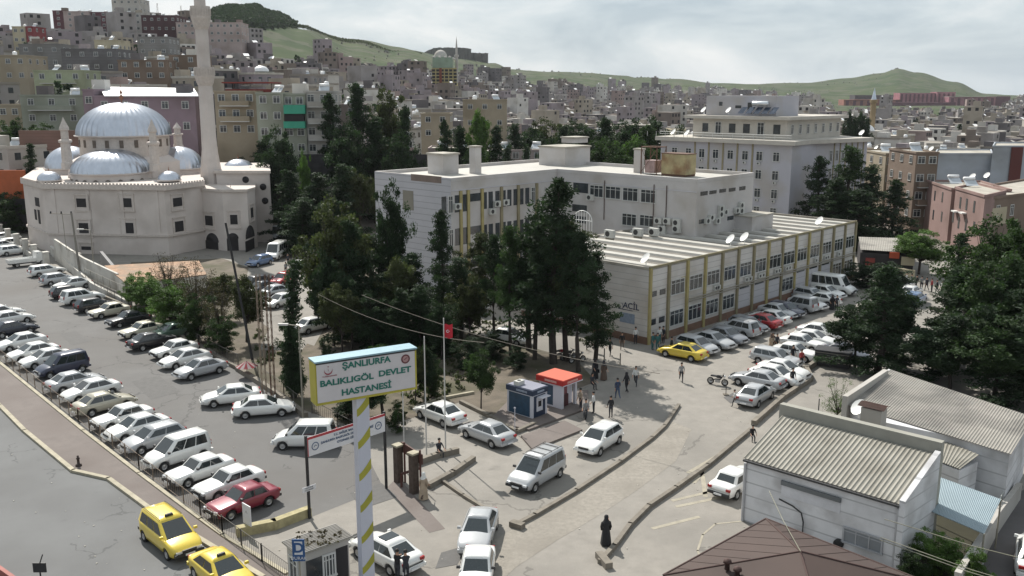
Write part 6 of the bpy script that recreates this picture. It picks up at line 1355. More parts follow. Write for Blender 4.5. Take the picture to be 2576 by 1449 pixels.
# ---------------------------------------------------------------- pink house, blank wall block and shops (right)
PK=cm('salmon_render',164,136,130,.75); PKD=cm('dark_red_strip',118,66,62,.65)
def fourq(name,label,cat,pts,yb_Y,zt,m,roofm=None,par=.4):
    r=thing(name,label,cat,Vector((pts[0].x,pts[0].y,0))); rl=r.location; P2=[V2(p,rl) for p in pts]
    MB().prism(P2,-1,zt-par).build('wall',m,r); n=len(P2); cx=sum(p[0] for p in P2)/n; cy=sum(p[1] for p in P2)/n; mb=MB()
    for i in range(n):
        x0,y0=P2[i]; x1,y1=P2[(i+1)%n]; dd=math.hypot(x1-x0,y1-y0); mb.box(((x0+x1)/2,(y0+y1)/2,zt-par/2),(dd+.2,.25,par),math.atan2(y1-y0,x1-x0))
    mb.build('parapet',m,r); MB().prism([(cx+(x-cx)*.97,cy+(y-cy)*.97) for x,y in P2],zt-par+.003,zt-par+.06).build('roof',roofm or ROOFC,r); return r
p0=atY(2332,600,122); zt_=topz(452,p0); p1=G(2394,474,zt_); p2=G(2440,483,zt_)
pa,pb_,pc=G(2332,452,9.2),G(2395,473,9.2),G(2478,497,9.2); 
pk=fourq('pink_house','salmon pink three storey house with white-framed narrow windows','house',[pa,pb_,pb_+(pa-pb_).normalized().cross(Vector((0,0,1)))*9,pa+(pa-pb_).normalized().cross(Vector((0,0,1)))*9],0,9.2,PK)
Fk=Face(pk,pa,pb_); 
for x,y in((2352,492),(2371,496),(2348,540),(2369,545)):
    a,z=Fk.hit(x,y); Fk.win(a,z,.7,1.7,'none',fm=DISH)
pd=pc+(pc-pb_).normalized()*.0; q2=[pb_+(pc-pb_)*.12,pc,pc+HF.e1*10,pb_+HF.e1*10+(pc-pb_)*.12]
pk2=fourq('pink_house','salmon pink house front with balconies, right of the narrow dark red strip','house',q2,0,9.6,PK); Fk=Face(pk2,q2[0],q2[1])
for x,y in((2416,510),(2432,514),(2451,520),(2398,545),(2412,560),(2430,566),(2450,572)):
    a,z=Fk.hit(x,y); Fk.win(a,z,.7,1.8,'none',fm=DISH)
for x,y in((2408,530),(2427,534)): a,z=Fk.hit(x,y); Fk.strip('balcony',a-.8,a+.8,z-.2,z,.7,DISH)
q3=[pc,pc+(pc-pa).normalized()*14,pc+(pc-pa).normalized()*14+HF.e1*12,pc+HF.e1*12]; q3=[G(2480,497,9.0),G(2620,480,9.0),G(2640,440,9.0),G(2500,462,9.0)]
pk3=fourq('pink_house','brownish pink house wing cut by the right edge above the grove','house',q3,0,9.0,BRN); Fk=Face(pk3,q3[0],q3[1])
for x,y in((2510,530),(2545,528)): a,z=Fk.hit(x,y); Fk.win(a,z,1.0,1.7,'cross',fm=WHITEF)
Fk.strip('cream_panel',2.0,6.5,4.6,7.2,.1,CRM)
for (x,y,z,l) in((2440,468,9.4,'tilted pale solar panels on the pink house roof'),(2400,462,9.4,'low white solar panel at the left of the pink house roof')):
    o=thing('solar_water_heater',l,'water heater',G(x,y,z)); ob('solar_heater',heat if 'heat' in globals() else bpy.data.meshes['solar_heater'],o); o.scale=(1.,1.,.9)
for x,y,l in((2446,455,'white satellite dish above the pink house panels'),(2482,452,'white satellite dish near the right edge roofs')): tag(ob('rooftop_dish',bpy.data.meshes['satellite_dish'],None,G(x,y,9.5)),l,'satellite dish')
bw=[G(2342,383,11.),G(2480,388,11.)]
bk=facade_house('blank_wall_block','blue grey blank-walled apartment block, its left lower part','apartment block' and 2342,2484,385,500,196,16,GREY2,None,0,3,win=False,roofc=GREY2,rad=True); bk['category']='apartment block'
bk2=facade_house('blank_wall_block','taller blue grey blank-walled block with dark red edge strip at right',2484,2600,366,500,194,16,GREY2,None,0,3,win=False,roofc=GREY2,rad=True); bk2['category']='apartment block'
Fk=Face(bk2,atY(2484,500,193.8),atY(2600,500,193.8)); a0,z1=Fk.hit(2545,370); a1,z0=Fk.hit(2562,480); Fk.strip('red_strip',a0,a1,z0,z1,.1,PKD)
tp=thing('tin_shop','open shop under a low tin roof with red goods beyond the wing end','shop',G(2230,668)); rl=tp.location
q=[G(2165,628,3.),G(2300,636,3.),G(2296,600,3.3),G(2160,596,3.3)]; corrug('roof',[p-rl for p in q],GSHEET,tp,30,.05); MB().prism([V2(p,rl) for p in q],0,2.6).build('dark_interior',DARKW,tp)
F_=Face(tp,q[0],q[1]); 
for (x0,x1,y0,y1,m) in((2178,2200,648,668,REDR),(2238,2262,634,650,mat('orange_goods',srgb(190,84,50,.7),.7)),(2268,2300,645,668,CRM)):
    a0,z1=F_.hit(x0,y0); a1,z0=F_.hit(x1,y1); F_.strip('stall_goods',a0,a1,max(.05,z0),z1,.3,m)
wallpx('low beige wall with crates beyond the wing, left of the bright green tree','yard_wall','wall',[(2215,690,668),(2300,700,680)],.4,CRM)
# ---------------------------------------------------------------- big hospital sign
YS=40.; SZ=atY(*zz(1,2,590,750),YS).z; sa=G(*zz(1,2,590,750),SZ); sb=G(*zz(1,2,1612,600),SZ); sd=(sb-sa).normalized(); L_=(sb-sa).length; sn=Vector((sd.y,-sd.x,0)); SB=topz(zz(1,2,600,1190)[1],sa); HS_=SZ-SB
SP=sa+sd*(L_*.5)-sn*.43; sg=thing('hospital_sign','large hospital name board with yellow frame on a tall striped pole','sign',Vector((SP.x,SP.y,0)),math.atan2(sd.y,sd.x))
YF=mat('sign_yellow',srgb(186,176,66,.8),.6,var=.12,vs_=1); PB=mat('sign_blue_top',srgb(150,186,200,.7),.5,var=.12,vs_=2); SW_=mat('sign_panel',srgb(206,202,204,.86),.55,var=.06,vs_=1.2)
T=.43
def sbx(x0,x1,y0,y1,z0,z1,nm,m): return MB().b2(x0,x1,y0,y1,z0,z1).build(nm,m,sg)
H0=L_/2
sbx(-H0,H0,-T+.02,T,SB,SZ-.06,'cabinet',YF); sbx(-H0-.02,H0+.02,-T-.05,T+.02,SZ-.055,SZ+.02,'top_cover',PB); sbx(-H0+.04,H0-.04,-T-.01,-T+.03,SZ-.14,SZ-.06,'shadow_gap',PLAS)
sbx(-H0+.06,H0-.1,-T-.015,-T+.015,SB+.13,SZ-.145,'panel',SW_)
TG=mat('sign_green',(.008,.135,.105),.5,var=.1)
def stx(x,z,b,size,m=TG,bold=.012,al='CENTER',sx=1.): 
    o=text(b,size,m,sg,(x,-T-.03,z),(math.pi/2,0,0),'lettering',al,.008,bold); o.scale=(sx,1,1); return o
def sxz(px,py):   # sign-local position of a pixel in the close-up
    x,y=(1180+px/5.3667)/1.5528,(1330+py/5.3667)/1.5528; r=Vector(ray(x,y)); o=Vector((0,0,CH)); A_=sa; t=(A_-o).dot(sn)/r.dot(sn); p=o+r*t; return (p-SP).dot(sd),p.z
for b,l,r_,size,spx in(('ŞANLIURFA',(830,520),(1850,410),.40,0),('BALIKLIGÖL',(370,925),(1490,740),.38,0),('DEVLET',(1600,700),(2275,600),.38,0),('HASTANESİ',(825,1095),(1865,930),.40,0)):
    a=sxz(*l); c=sxz(*r_); o=stx((a[0]+c[0])/2,(a[1]+c[1])/2,b,size); w=max(v.co.x for v in o.data.vertices)-min(v.co.x for v in o.data.vertices); o.scale=((c[0]-a[0])/w,1.02,1)
x,z=sxz(2165,385); 
MR=mat('emblem_maroon',(.11,.03,.035),.6); 
MB().lathe([(.155,-.0),(.225,-.0),(.225,-.012),(.155,-.012)],32,axis='y',smooth=False).build('emblem_ring',MR,sg,(x,-T-.018,z)); MB().lathe([(0,-.006),(.155,-.006)],24,axis='y').build('emblem_disc',mat('emblem_pink',srgb(176,140,140,.8),.6),sg,(x,-T-.02,z))
MB().tube([(x-.09,-T-.04,z-.02),(x-.02,-T-.04,z+.0),(x+.03,-T-.04,z+.05),(x+.09,-T-.04,z+.06)],.012,4).build('emblem_figure',MR,sg)
x,z=sxz(545,620); CRS=mat('emblem_red',(.30,.03,.05),.6)
mb=MB(); pts=[]
for i in range(17):
    t=R(165+210*i/16); pts.append((x+.19*math.cos(t),-T-.03,z+.0+.19*math.sin(t)))
mb.tube(pts,[.003+.028*math.sin(math.pi*i/16)**1.5 for i in range(17)],5); mb.build('crescent',CRS,sg)
mb=MB()
for k in range(5): 
    t=R(90+72*k); mb.tube([(x,-T-.03,z+.16),(x+.03*math.cos(t),-T-.03,z+.16+.03*math.sin(t))],.008,4)
mb.build('star',CRS,sg); MB().tube([(x,-T-.03,z-.05),(x+.012,-T-.03,z+.0),(x-.01,-T-.03,z+.03),(x,-T-.03,z+.07)],.008,4).build('serpent',CRS,sg)
stx(x+.05,z-.29,'T.C. SAĞLIK BAKANLIĞI',.065,CRS,0)
# pole with olive chevron stripes
px0=-.0; PW=.62; a_,_=sxz(1295,1300); px0=a_
sbx(px0-PW/2,px0+PW/2,-.29,.29,0,SB,'pole',mat('pole_white',srgb(198,200,212,.84),.55,var=.04))
STR=mat('pole_stripe',srgb(168,164,60,.8),.6)
for zc in [SB-.35-1.62*i for i in range(7)]:
    n=8; vs=[]
    for i in range(n+1):
        t=i/n; u=-PW/2+PW*t; w=.36+.16*t; c=zc-.38+.62*(t**1.3); vs+=[(px0+u,-.296,c-w/2),(px0+u,-.296,c+w/2)]
    fs=[(i*2,i*2+2,i*2+3,i*2+1) for i in range(n)]; 
    vs+=[(px0+PW/2+.006,-.296,vs[-2][2]),(px0+PW/2+.006,-.296,vs[-1][2]),(px0+PW/2+.006,.29,vs[-2][2]+.2),(px0+PW/2+.006,.29,vs[-1][2]+.2)]; k=len(vs)-4; fs+=[(k,k+2,k+3,k+1)]
    MB().add(vs,fs).build('stripe',STR,sg)
# ---------------------------------------------------------------- banner on black poles
BLK=mat('black_pole',(.018,.018,.02),.6,var=.2); bl_=G(779,1304); br_=G(972,1229); bd=(br_-bl_); bL=bd.length; ban=thing('banner','red and white hospital banner stretched between two black poles','banner',bl_,math.atan2(bd.y,bd.x))
for x in(0,bL): MB().box((x,0,2.55),(.13,.13,5.1)).build('post',BLK,ban)
RB=mat('banner_red',srgb(178,58,66,.8),.6); BW=mat('banner_white',srgb(214,214,218,.85),.6,var=.05)
MB().b2(.03,bL-.03,-.09,-.07,3.83,5.0).build('cloth',BW,ban); MB().b2(.03,bL-.03,-.098,-.09,4.84,5.0).build('red_band',RB,ban); MB().b2(.03,.09,-.098,-.09,3.83,4.84).build('red_edge',RB,ban)
BT=mat('banner_blue',srgb(60,90,130,.7),.6)
for z,b,s in((4.66,'T.C. SAĞLIK BAKANLIĞI',.19),(4.42,'ŞANLIURFA BALIKLIGÖL DEVLET HASTANESİ',.19),(4.16,'OTOPARK GİRİŞİ',.19)):
    o=text(b,s,BT,ban,(bL*.5,-.11,z),(math.pi/2,0,0),'lettering','CENTER',.004,.004)
for x in(.55,bL-.55):
    MB().lathe([(.2,0),(.25,0),(.25,-.008),(.2,-.008)],20,axis='y',smooth=False).build('seal_ring',BT,ban,(x,-.10,4.35)); MB().tube([(x-.1,-.11,4.3),(x,-.11,4.42),(x+.1,-.11,4.36)],.018,4).build('seal_mark',BT,ban)
o=MB().b2(-.45,.45,-.1,-.08,1.75,2.05).build('notice',BW,ban); 
for z,b in((1.96,'HASTANE'),(1.83,'OTOPARKI')): text(b,.12,BLK,ban,(0,-.11,z),(math.pi/2,0,0),'lettering','CENTER',.003)
# ---------------------------------------------------------------- booth with ribbed roof
rf=[G(708,1363,2.6),G(749,1399,2.6),G(889,1350,2.6),G(844,1318,2.6)]; bo=thing('guard_booth','small booth with ribbed cream roof and leaf litter beside the sign pole','booth',Vector((rf[0].x,rf[0].y,0))); rl=bo.location
corrug('roof',[rf[1]-rl,rf[2]-rl,rf[3]-rl,rf[0]-rl],SHEET,bo,6,.0); 
mb=MB(); 
for i in range(13):
    t=(i+.5)/13; a=rf[0].lerp(rf[1],t)-rl; b=rf[3].lerp(rf[2],t)-rl; mb.tube([a+Vector((0,0,.03)),b+Vector((0,0,.03))],.035,4)
mb.build('roof_ribs',WHT,bo)
cc=sum(rf,Vector((0,0,0)))/4; WB=[cc.lerp(p,.86) for p in rf]; MB().prism([V2(p,rl) for p in WB],0,2.5).build('wall',WHT,bo)
Fb1=Face(bo,WB[1],WB[2]); Fb0=Face(bo,WB[0],WB[1])
for t_,w,st in((.2,.55,'none'),(.38,.4,'none'),(.56,.7,'quad'),(.75,.0,'')):
    if w: Fb1.win(Fb1.len*t_,1.5,w,1.2,st)
Fb1.strip('open_door',Fb1.len*.72,Fb1.len*.97,0,2.2,.03,DARKW); Fb0.win(Fb0.len*.5,1.4,.9,1.3,'cross')
lf=leaves([tuple(cc-rl+Vector((rng.uniform(-1.1,1.1),rng.uniform(-.8,.8),.1))) for _ in range(40)],.12,6,.06,.7,5,.3); ob('leaf_litter',qmesh('leaf_litter',lf,LF['brown']),bo)
tree('bush','green',842,1470,1400,36,'green shrub at the booth corner')
st_=thing('stop_sign_post','blue and white letter D stop sign on a thin pole beside the booth','sign',G(762,1580)); p_=st_.location; hz=topz(1355,p_); h0=topz(1410,p_)
MB().tube([(0,0,0),(0,0,hz)],.04,6).build('pole',PIPE,st_); BL=mat('sign_blue',srgb(40,86,140,.8),.5); 
w=31*p_.y/F*1.1; MB().b2(-w/2,w/2,-.07,-.03,h0,hz).build('plate',BL,st_); MB().b2(-w*.33,w*.33,-.078,-.07,h0+(hz-h0)*.3,h0+(hz-h0)*.9).build('white_field',BW,st_)
text('D',(hz-h0)*.6,BL,st_,(0,-.09,h0+(hz-h0)*.6),(math.pi/2,0,0),ext=.004,bold=.02); text('DURAK',(hz-h0)*.2,BW,st_,(0,-.09,h0+(hz-h0)*.14),(math.pi/2,0,0),ext=.004)
wb=thing('notice_board','blank white rounded notice board hung on the railing by the maroon car','notice board',G(624,1342),R(-44)); MB().b2(-.42,.42,-.03,.03,.55,1.75).build('board',BW,wb); MB().b2(-.03,.03,.03,.08,0,1.7).build('post',RR,wb); MB().tube([(-.1,-.035,1.25),(.0,-.035,1.4),(.1,-.035,1.25)],.015,4).build('drawing',PIPE,wb)
# ---------------------------------------------------------------- kiosks
NB=mat('kiosk_navy',srgb(34,52,78,.8),.45,var=.25,vs_=2.5); TEALK=mat('kiosk_teal',srgb(44,78,104,.7),.4,var=.35,vs_=2); KW=mat('kiosk_white',srgb(206,206,214,.85),.5,var=.04); GRT=mat('kiosk_roof_grey',srgb(140,142,158,.75),.7,var=.1)
c0=G(*zz(2,2,205,1335)); kf=Fr(c0,48); k1=thing('cash_kiosk','navy blue and white cash machine kiosk on the paved island','kiosk',c0,R(48)); 
W1,D1,H1=1.75,2.6,2.35   # along e1, along e2
def kb_(r,x0,x1,y0,y1,z0,z1,nm,m): return MB().b2(x0,x1,y0,y1,z0,z1).build(nm,m,r)
kb_(k1,.02,W1,.02,D1,0,H1-.4,'body',KW); kb_(k1,-.06,W1+.06,-.06,D1+.06,H1-.4,H1,'fascia',NB); kb_(k1,.05,W1-.05,.05,D1-.05,H1+.004,H1+.05,'roof',GRT)
kb_(k1,.0,.03,.28,D1-.2,.22,H1-.5,'side_panel',TEALK); kb_(k1,.18,W1-.25,-.01,.03,.15,H1-.5,'front_panel',NB); kb_(k1,.45,1.15,-.05,-.01,.6,1.7,'machine_frame',KW); kb_(k1,.62,.98,-.06,-.05,.95,1.4,'screen',DARKW); kb_(k1,.5,1.5,-.55,.0,1.72,1.78,'visor',KW)
o=kb_(k1,-.064,-.06,.5,1.6,H1-.28,H1-.12,'fascia_lettering',mat('faint_letters',srgb(150,160,176,.8),.6,var=.4,vs_=9)); kb_(k1,.5,1.3,-.064,-.06,H1-.28,H1-.12,'fascia_lettering',MATS['faint_letters'])
r_=thing('rooftop_unit','small white cooling box on the navy kiosk roof','cooling unit',kf.W(.45,1.75,H1+.05),R(48)); MB().b2(-.35,.35,-.25,.25,0,.32).build('casing',ACM,r_); MB().lathe([(0,.0),(.15,.0),(.15,.02)],10,(0,0,.325)).build('fan_grille',GRIL,r_)
c1=G(*zz(2,2,500,1240)); k2=thing('red_kiosk','white cash machine kiosk with bright red canopy roof','kiosk',c1,R(48)); RK=mat('kiosk_red',srgb(182,44,38,.8),.5,var=.08); RK2=mat('kiosk_red_roof',srgb(214,100,74,.75),.6,var=.08)
W2,D2,H2=1.9,2.3,2.1
kb_(k2,0,.25,0,.25,0,H2,'post',KW); kb_(k2,W2-.22,W2,0,.22,0,H2,'post',KW); kb_(k2,0,.5,.25,D2,0,H2,'side_wall',KW); kb_(k2,.5,W2,.5,D2,0,H2,'body',KW); kb_(k2,-.01,.0,.9,D2-.2,.3,H2-.2,'side_panel',TEALK)
kb_(k2,.5,1.2,.3,.5,.1,1.1,'machine',mat('machine_maroon',(.06,.012,.018),.5)); kb_(k2,.5,1.2,.44,.5,1.1,1.9,'machine_screen',mat('poster',srgb(150,90,96,.7),.6,var=.5,vs_=6))
kb_(k2,-.2,W2+.25,-.3,D2+.2,H2+.004,H2+.42,'canopy',RK); kb_(k2,-.15,W2+.2,-.25,D2+.15,H2+.425,H2+.46,'roof',RK2); kb_(k2,-.24,W2+.29,-.34,-.3,H2,H2+.06,'trim',KW)
kb_(k2,.3,1.6,-.306,-.3,H2+.12,H2+.3,'canopy_lettering',mat('pale_letters',srgb(216,160,150,.8),.6,var=.4,vs_=9)); kb_(k2,-.206,-.2,.4,1.6,H2+.12,H2+.3,'canopy_lettering',MATS['pale_letters'])
lp_=thing('short_lamp_post','short white ball-topped post left of the navy kiosk','post',G(1295,1090)); MB().tube([(0,0,0),(0,0,1.9)],.03,5).build('shaft',KW,lp_); MB().lathe([(0,-.1),(.1,0),(0,.1)],10,(0,0,1.95)).build('globe',KW,lp_)
# ---------------------------------------------------------------- poles, lamps, wires
def pole(name,label,cat,x,yb,yt,r,m,xt=None,grp=None):
    b=G(x,yb); h=topz(yt,b); o=thing(name,label,cat,b,0,grp); d=0 if xt is None else (xt-x)*b.y/F; MB().tube([(0,0,0),(d,0,h)],r,7,r2=r*.75).build('shaft',m,o); o['h']=h; return o
WP=mat('flagpole_white',srgb(200,198,194,.8),.5,var=.05); CP=mat('concrete_pole',srgb(142,138,130,.75),.85,var=.15)
f3=pole('flagpole','leftmost of the three white flagpoles, partly behind the sign','flagpole',1018,1185,985,.05,WP); f2=pole('flagpole','middle bare white flagpole of the three','flagpole',1073,1145,846,.055,WP); f1=pole('flagpole','white flagpole carrying the red flag','flagpole',1121,1132,800,.055,WP)
fl=thing('flag','small red flag hanging at the top of the right flagpole','flag',f1.location+Vector((0,0,f1['h']-.9))); 
mb=MB(); vs=[(.02+.58*i/8,.05*math.sin(i*.9),z+.03*math.sin(i)) for i in range(9) for z in(-.5,.45)]; mb.add(vs,[(i*2,i*2+2,i*2+3,i*2+1) for i in range(8)],0,True); mb.add([(x,y+.02,z) for x,y,z in vs],[(i*2+1,i*2+3,i*2+2,i*2) for i in range(8)],0,True); mb.build('cloth',mat('flag_red',srgb(190,28,50,.8),.7),fl)
MB().lathe([(.06,0),(.10,0),(.10,-.01),(.06,-.01)],14,axis='y',a0=.7,a1=5.6,smooth=False).build('crescent',KW,fl,(.27,-.07,0)); MB().lathe([(0,-.01),(.035,0)],5,axis='y').build('star',KW,fl,(.37,-.08,0))
lp=pole('street_lamp','grey street lamp over the dark narrow tree','street lamp',763,1056,818,.07,PIPE); h=lp['h']; MB().tube([(0,0,h-.05),(-.9,0,h+.05)],.04,5).build('arm',PIPE,lp); MB().box((-1.15,0,h+.06),(.75,.24,.14)).build('lamp_head',WP,lp)
lp=pole('street_lamp','thin street lamp before the mosque windows','street lamp',240,712,578,.06,PIPE); h=lp['h']; MB().tube([(0,0,h-.05),(-1.,0,h+.05)],.04,5).build('arm',PIPE,lp); MB().box((-1.3,0,h+.06),(.9,.28,.14)).build('lamp_head',WP,lp)
ep=pole('power_pole','tall concrete power pole with crossarm before the mosque','power pole',203,702,535,.16,CP,196); h=ep['h']; MB().tube([(-3.2,0,h-.1),(-.3,0,h-.2)],.05,5).build('crossarm',PIPE,ep)
for x in(-3.1,-1.7,-.4): MB().lathe([(0,0),(.12,.0),(.09,.28),(0,.3)],8,(x,0,h-.1)).build('insulator',PLAS,ep)
MB().tube([(-1.6,0,h-.2),(-1.5,0,h*.45),(-.1,0,h*.4)],.05,5).build('brace',PIPE,ep)
pole('leaning_pole','dark leaning timber pole beside the planted slope','power pole',635,905,560,.13,BLK,588)
for x,l in((666,'left one of the two rusty lattice masts by the fence'),(688,'right one of the two rusty lattice masts by the fence')):
    b=G(x,1000); h=topz(690,b); o=thing('lattice_mast',l,'mast',b); 
    for sx,sy in((-.16,-.16),(.16,-.16),(.16,.16),(-.16,.16)): MB().tube([(sx,sy,0),(sx,sy,h)],.03,4).build('leg',RUSTD if x>670 else RR,o)
    mb=MB(); n=int(h/.6)
    for i in range(n):
        z=h*i/n; mb.tube([(-.16,-.16,z),(.16,-.16,z+h/n)],.015,3).tube([(.16,-.16,z),(.16,.16,z+h/n)],.015,3).tube([(-.16,.16,z),(-.16,-.16,z+h/n)],.015,3)
    mb.build('lacing',RR,o)
for a_,b_,l in(((800,740,7),(1218,862,6),'thin overhead wire running behind the sign toward the flagpoles'),((910,742,7),(1660,940,5.5),'thin overhead wire crossing above the flagpoles')):
    A,B=G(a_[0],a_[1],a_[2]),G(b_[0],b_[1],b_[2]); pts=[A.lerp(B,i/12)-Vector((0,0,.8*4*(i/12)*(1-i/12))) for i in range(13)]; tag(MB().tube(pts,.022,4).build('overhead_wire',mat('wire',srgb(120,112,100,.7),.7)),l,'wire')
for a_,b_,l in(((2225,1306,5),(2700,1437,5),'upper overhead cable crossing the fenced garden'),((2215,1352,5),(2700,1510,5),'middle overhead cable crossing the fenced garden'),((2213,1358,4.9),(2680,1512,4.8),'lower overhead cable crossing the fenced garden'),((1935,1235,4),(2014,1387,4.9),'thin pale cable dropping onto the brown roof')):
    A,B=G(*a_),G(*b_); tag(MB().tube([A,A.lerp(B,.5)-Vector((0,0,.12)),B],.02,4).build('overhead_wire',mat('cable_pale',srgb(150,148,130,.7),.7)),l,'wire')
bl1=thing('bollard','small dark turned bollard on the pink sidewalk','bollard',G(198,1172,.14)); MB().lathe([(.2,0),(.2,.1),(.09,.14),(.08,.45),(.12,.5),(.12,.55),(.05,.6),(.08,.7),(0,.74)],12).build('post',mat('bollard_brown',(.03,.015,.012),.6),bl1)
sg2=thing('back_of_sign','dark back of a small bracketed street sign at the lower left','sign',G(108,1500,.0)); h=topz(1430,sg2.location); MB().tube([(0,0,0),(0,0,h)],.04,5).build('pole',BLK,sg2); MB().b2(-.32,.32,-.03,.03,h-.2,h+.3).build('plate',BLK,sg2); MB().tube([(0,0,h+.2),(.22,0,h+.75)],.03,4).build('bracket',BLK,sg2)
ra=wallpx('short red and cream painted barrier at the lower left corner','barrier','barrier',[(-40,1440,1395),(45,1500,1455)],.2,mat('barrier_red',srgb(170,96,86,.7),.7))
# market umbrella
um=thing('umbrella','red and white market umbrella at the shaded end of the slope fence','umbrella',G(622,948)); h=topz(915,um.location); mb=MB(); RU=mat('umbrella_red',srgb(170,50,62,.8),.7); WU=mat('umbrella_white',srgb(206,190,190,.8),.7)
n=16; rr=27*um.location.y/F; vs=[(0,0,h+.25)]+[(rr*math.cos(2*math.pi*i/n),rr*math.sin(2*math.pi*i/n),h-.25) for i in range(n)]
for i in range(n): mb.add([vs[0],vs[1+i],vs[1+(i+1)%n]],[(0,1,2)],i%2); mb.add([vs[0],vs[1+i],vs[1+(i+1)%n]],[(2,1,0)],i%2)
mb.build('canopy',[RU,WU],um); MB().tube([(0,0,0),(0,0,h+.3)],.03,5).build('pole',PIPE,um)
# fences
rail('rusty railing along the sidewalk beside the near row of parked cars',[(0,905),(198,1062),(350,1180),(505,1300),(560,1345)],1.05,RR,.3,name='railing')
rail('barred railing from the white notice board to the bottom edge',[(560,1345),(660,1420),(740,1480)],1.15,GRR,.2)
rail('grey mesh fence along the planted slope',[(240,735),(325,772),(440,835),(520,885),(600,925)],1.25,GRR,.35)
rail('grey fence from the umbrella down to the lattice masts',[(650,955),(715,1003),(765,1045)],1.3,GRR,.3)
rail('fence between the lot and the garden behind the small white van',[(785,1040),(850,1075),(905,1105)],1.1,GRR,.3)
rail('low railing on the white wall below the mosque',[(215,700),(330,755)],1.3,PIPE,.9,z=.9)
lowwall('low stone wall carrying the grey mesh fence below the slope',[(235,738),(325,776),(440,840),(520,890),(598,930)],.3,.35,KERBD)
lowwall('low planter wall around the umbrella corner',[(598,932),(640,958),(715,1008),(768,1050)],.4,.4,KERBD)
lowwall('short low wall under the flagpoles',[(1050,1170),(1100,1152),(1150,1140)],.35,.4,KERBD)
lowwall('low concrete edging of the garden beside the silver sedan',[(1160,1015),(1230,1050),(1300,1090),(1345,1070)],.3,.28,KERBD)
lowwall('pale kerb edging the shrubs behind the white sedan',[(1040,1030),(1110,1005),(1190,990)],.25,.2,KERB)
for i,(x,y,l) in enumerate(((1072,938,''),(2201,0,''))): pass
for x,y,l in((1520,905,'thin dark bollard left of the walking group'),(1560,918,'thin dark bollard near the two veiled walkers'),(1476,880,'thin dark bollard beside the rightmost pine trunk')):
    b=thing('thin_bollard',l,'bollard',G(x,y)); MB().tube([(0,0,0),(0,0,1.1)],.05,6).build('post',BLK,b); MB().box((0,0,.03),(.2,.2,.06)).build('foot',KERB,b)
# brown gateway
GT=mat('gate_stone',srgb(112,96,86,.45),.9,var=.4,vs_=4,bump=.6,bs=9); GTB=mat('gate_brown',srgb(96,58,50,.6),.7,var=.15)
gt=thing('gateway','small brown stone and steel pedestrian gateway with turnstile','gate',G(1010,1215)); rl=gt.location
for x,y,yt in((1003,1212,1122),(1042,1240,1142)):
    b=G(x,y); h=topz(yt,b); MB().box((b.x-rl.x,b.y-rl.y,h/2),(.46,.42,h),R(46)).build('pillar',GT,gt); MB().box((b.x-rl.x,b.y-rl.y,h+.06),(.6,.55,.12),R(46)).build('pillar_cap',KERB,gt)
    MB().tube([(b.x-rl.x+.42,b.y-rl.y-.1,0),(b.x-rl.x+.42,b.y-rl.y-.1,h+.3)],.07,5).build('post',GTB,gt)
a,b=G(1003,1212)-rl,G(1042,1240)-rl; a.z=b.z=2.35; d=(b-a); m=(a+b)/2; MB().box((m.x+.4,m.y,2.3),(d.length+.6,.1,.65),math.atan2(d.y,d.x)).build('lintel',GTB,gt); MB().tube([(m.x-.3,m.y,.9),(m.x+.9,m.y+.5,1.1)],.09,5).build('turnstile_arm',GTB,gt); MB().tube([(m.x-.3,m.y,0),(m.x-.3,m.y,.95)],.08,5).build('turnstile_post',GTB,gt)
# black pavilion frame under the pine on the right
cgx=thing('dark_container','dark slatted stall under the pine beside the low wall','stall',G(2095,920),R(-30)); MB().b2(-1.5,1.5,-.8,.8,.1,1.5).build('body',BLK,cgx); MB().b2(-1.6,1.6,-.9,.9,1.5,1.56).build('roof',PLAS,cgx)
for z in(.5,.9,1.3): MB().b2(-1.52,1.52,-.83,-.8,z,z+.04).build('slat',PIPE,cgx)
pole('small_pole','thin dark pole on the grey pavement beside the young tree','pole',2056,1075,1003,.05,BLK); pole('small_pole','shorter thin dark pole behind the storage house ridge','pole',2066,1078,1035,.06,BLK)
# tall radio masts on the hilltop
for x,yb,yt,Y,l in((570,38,8,520,''),(567,40,16,498,'lattice antenna mast standing left of the minaret on the hilltop'),(614,40,2,498,'tall thin antenna mast right of the first hilltop mast')):
    if l:
        x2={567:372,614:398}[x]; a=atY(x2 if 0 else x,yb,Y)
for x,yb,yt,l in((478,40,14,''),(578,45,0,'')): pass
for x,yt,l in((457,14,'lattice antenna mast behind the dark red hilltop block'),(398,8,'thin antenna mast left of the minaret top')):
    a=atY(x,50,520); o=thing('antenna_mast',l,'mast',a); h=topz(yt,a)-a.z
    for s in(-.5,.5): MB().tube([(s,0,0),(s*.3,0,h)],.08,4).build('leg',PIPE,o)
    for k in range(4): MB().tube([(-.5,0,h*k/4),(.5,0,h*(k+1)/4)],.05,3).build('brace',PIPE,o)
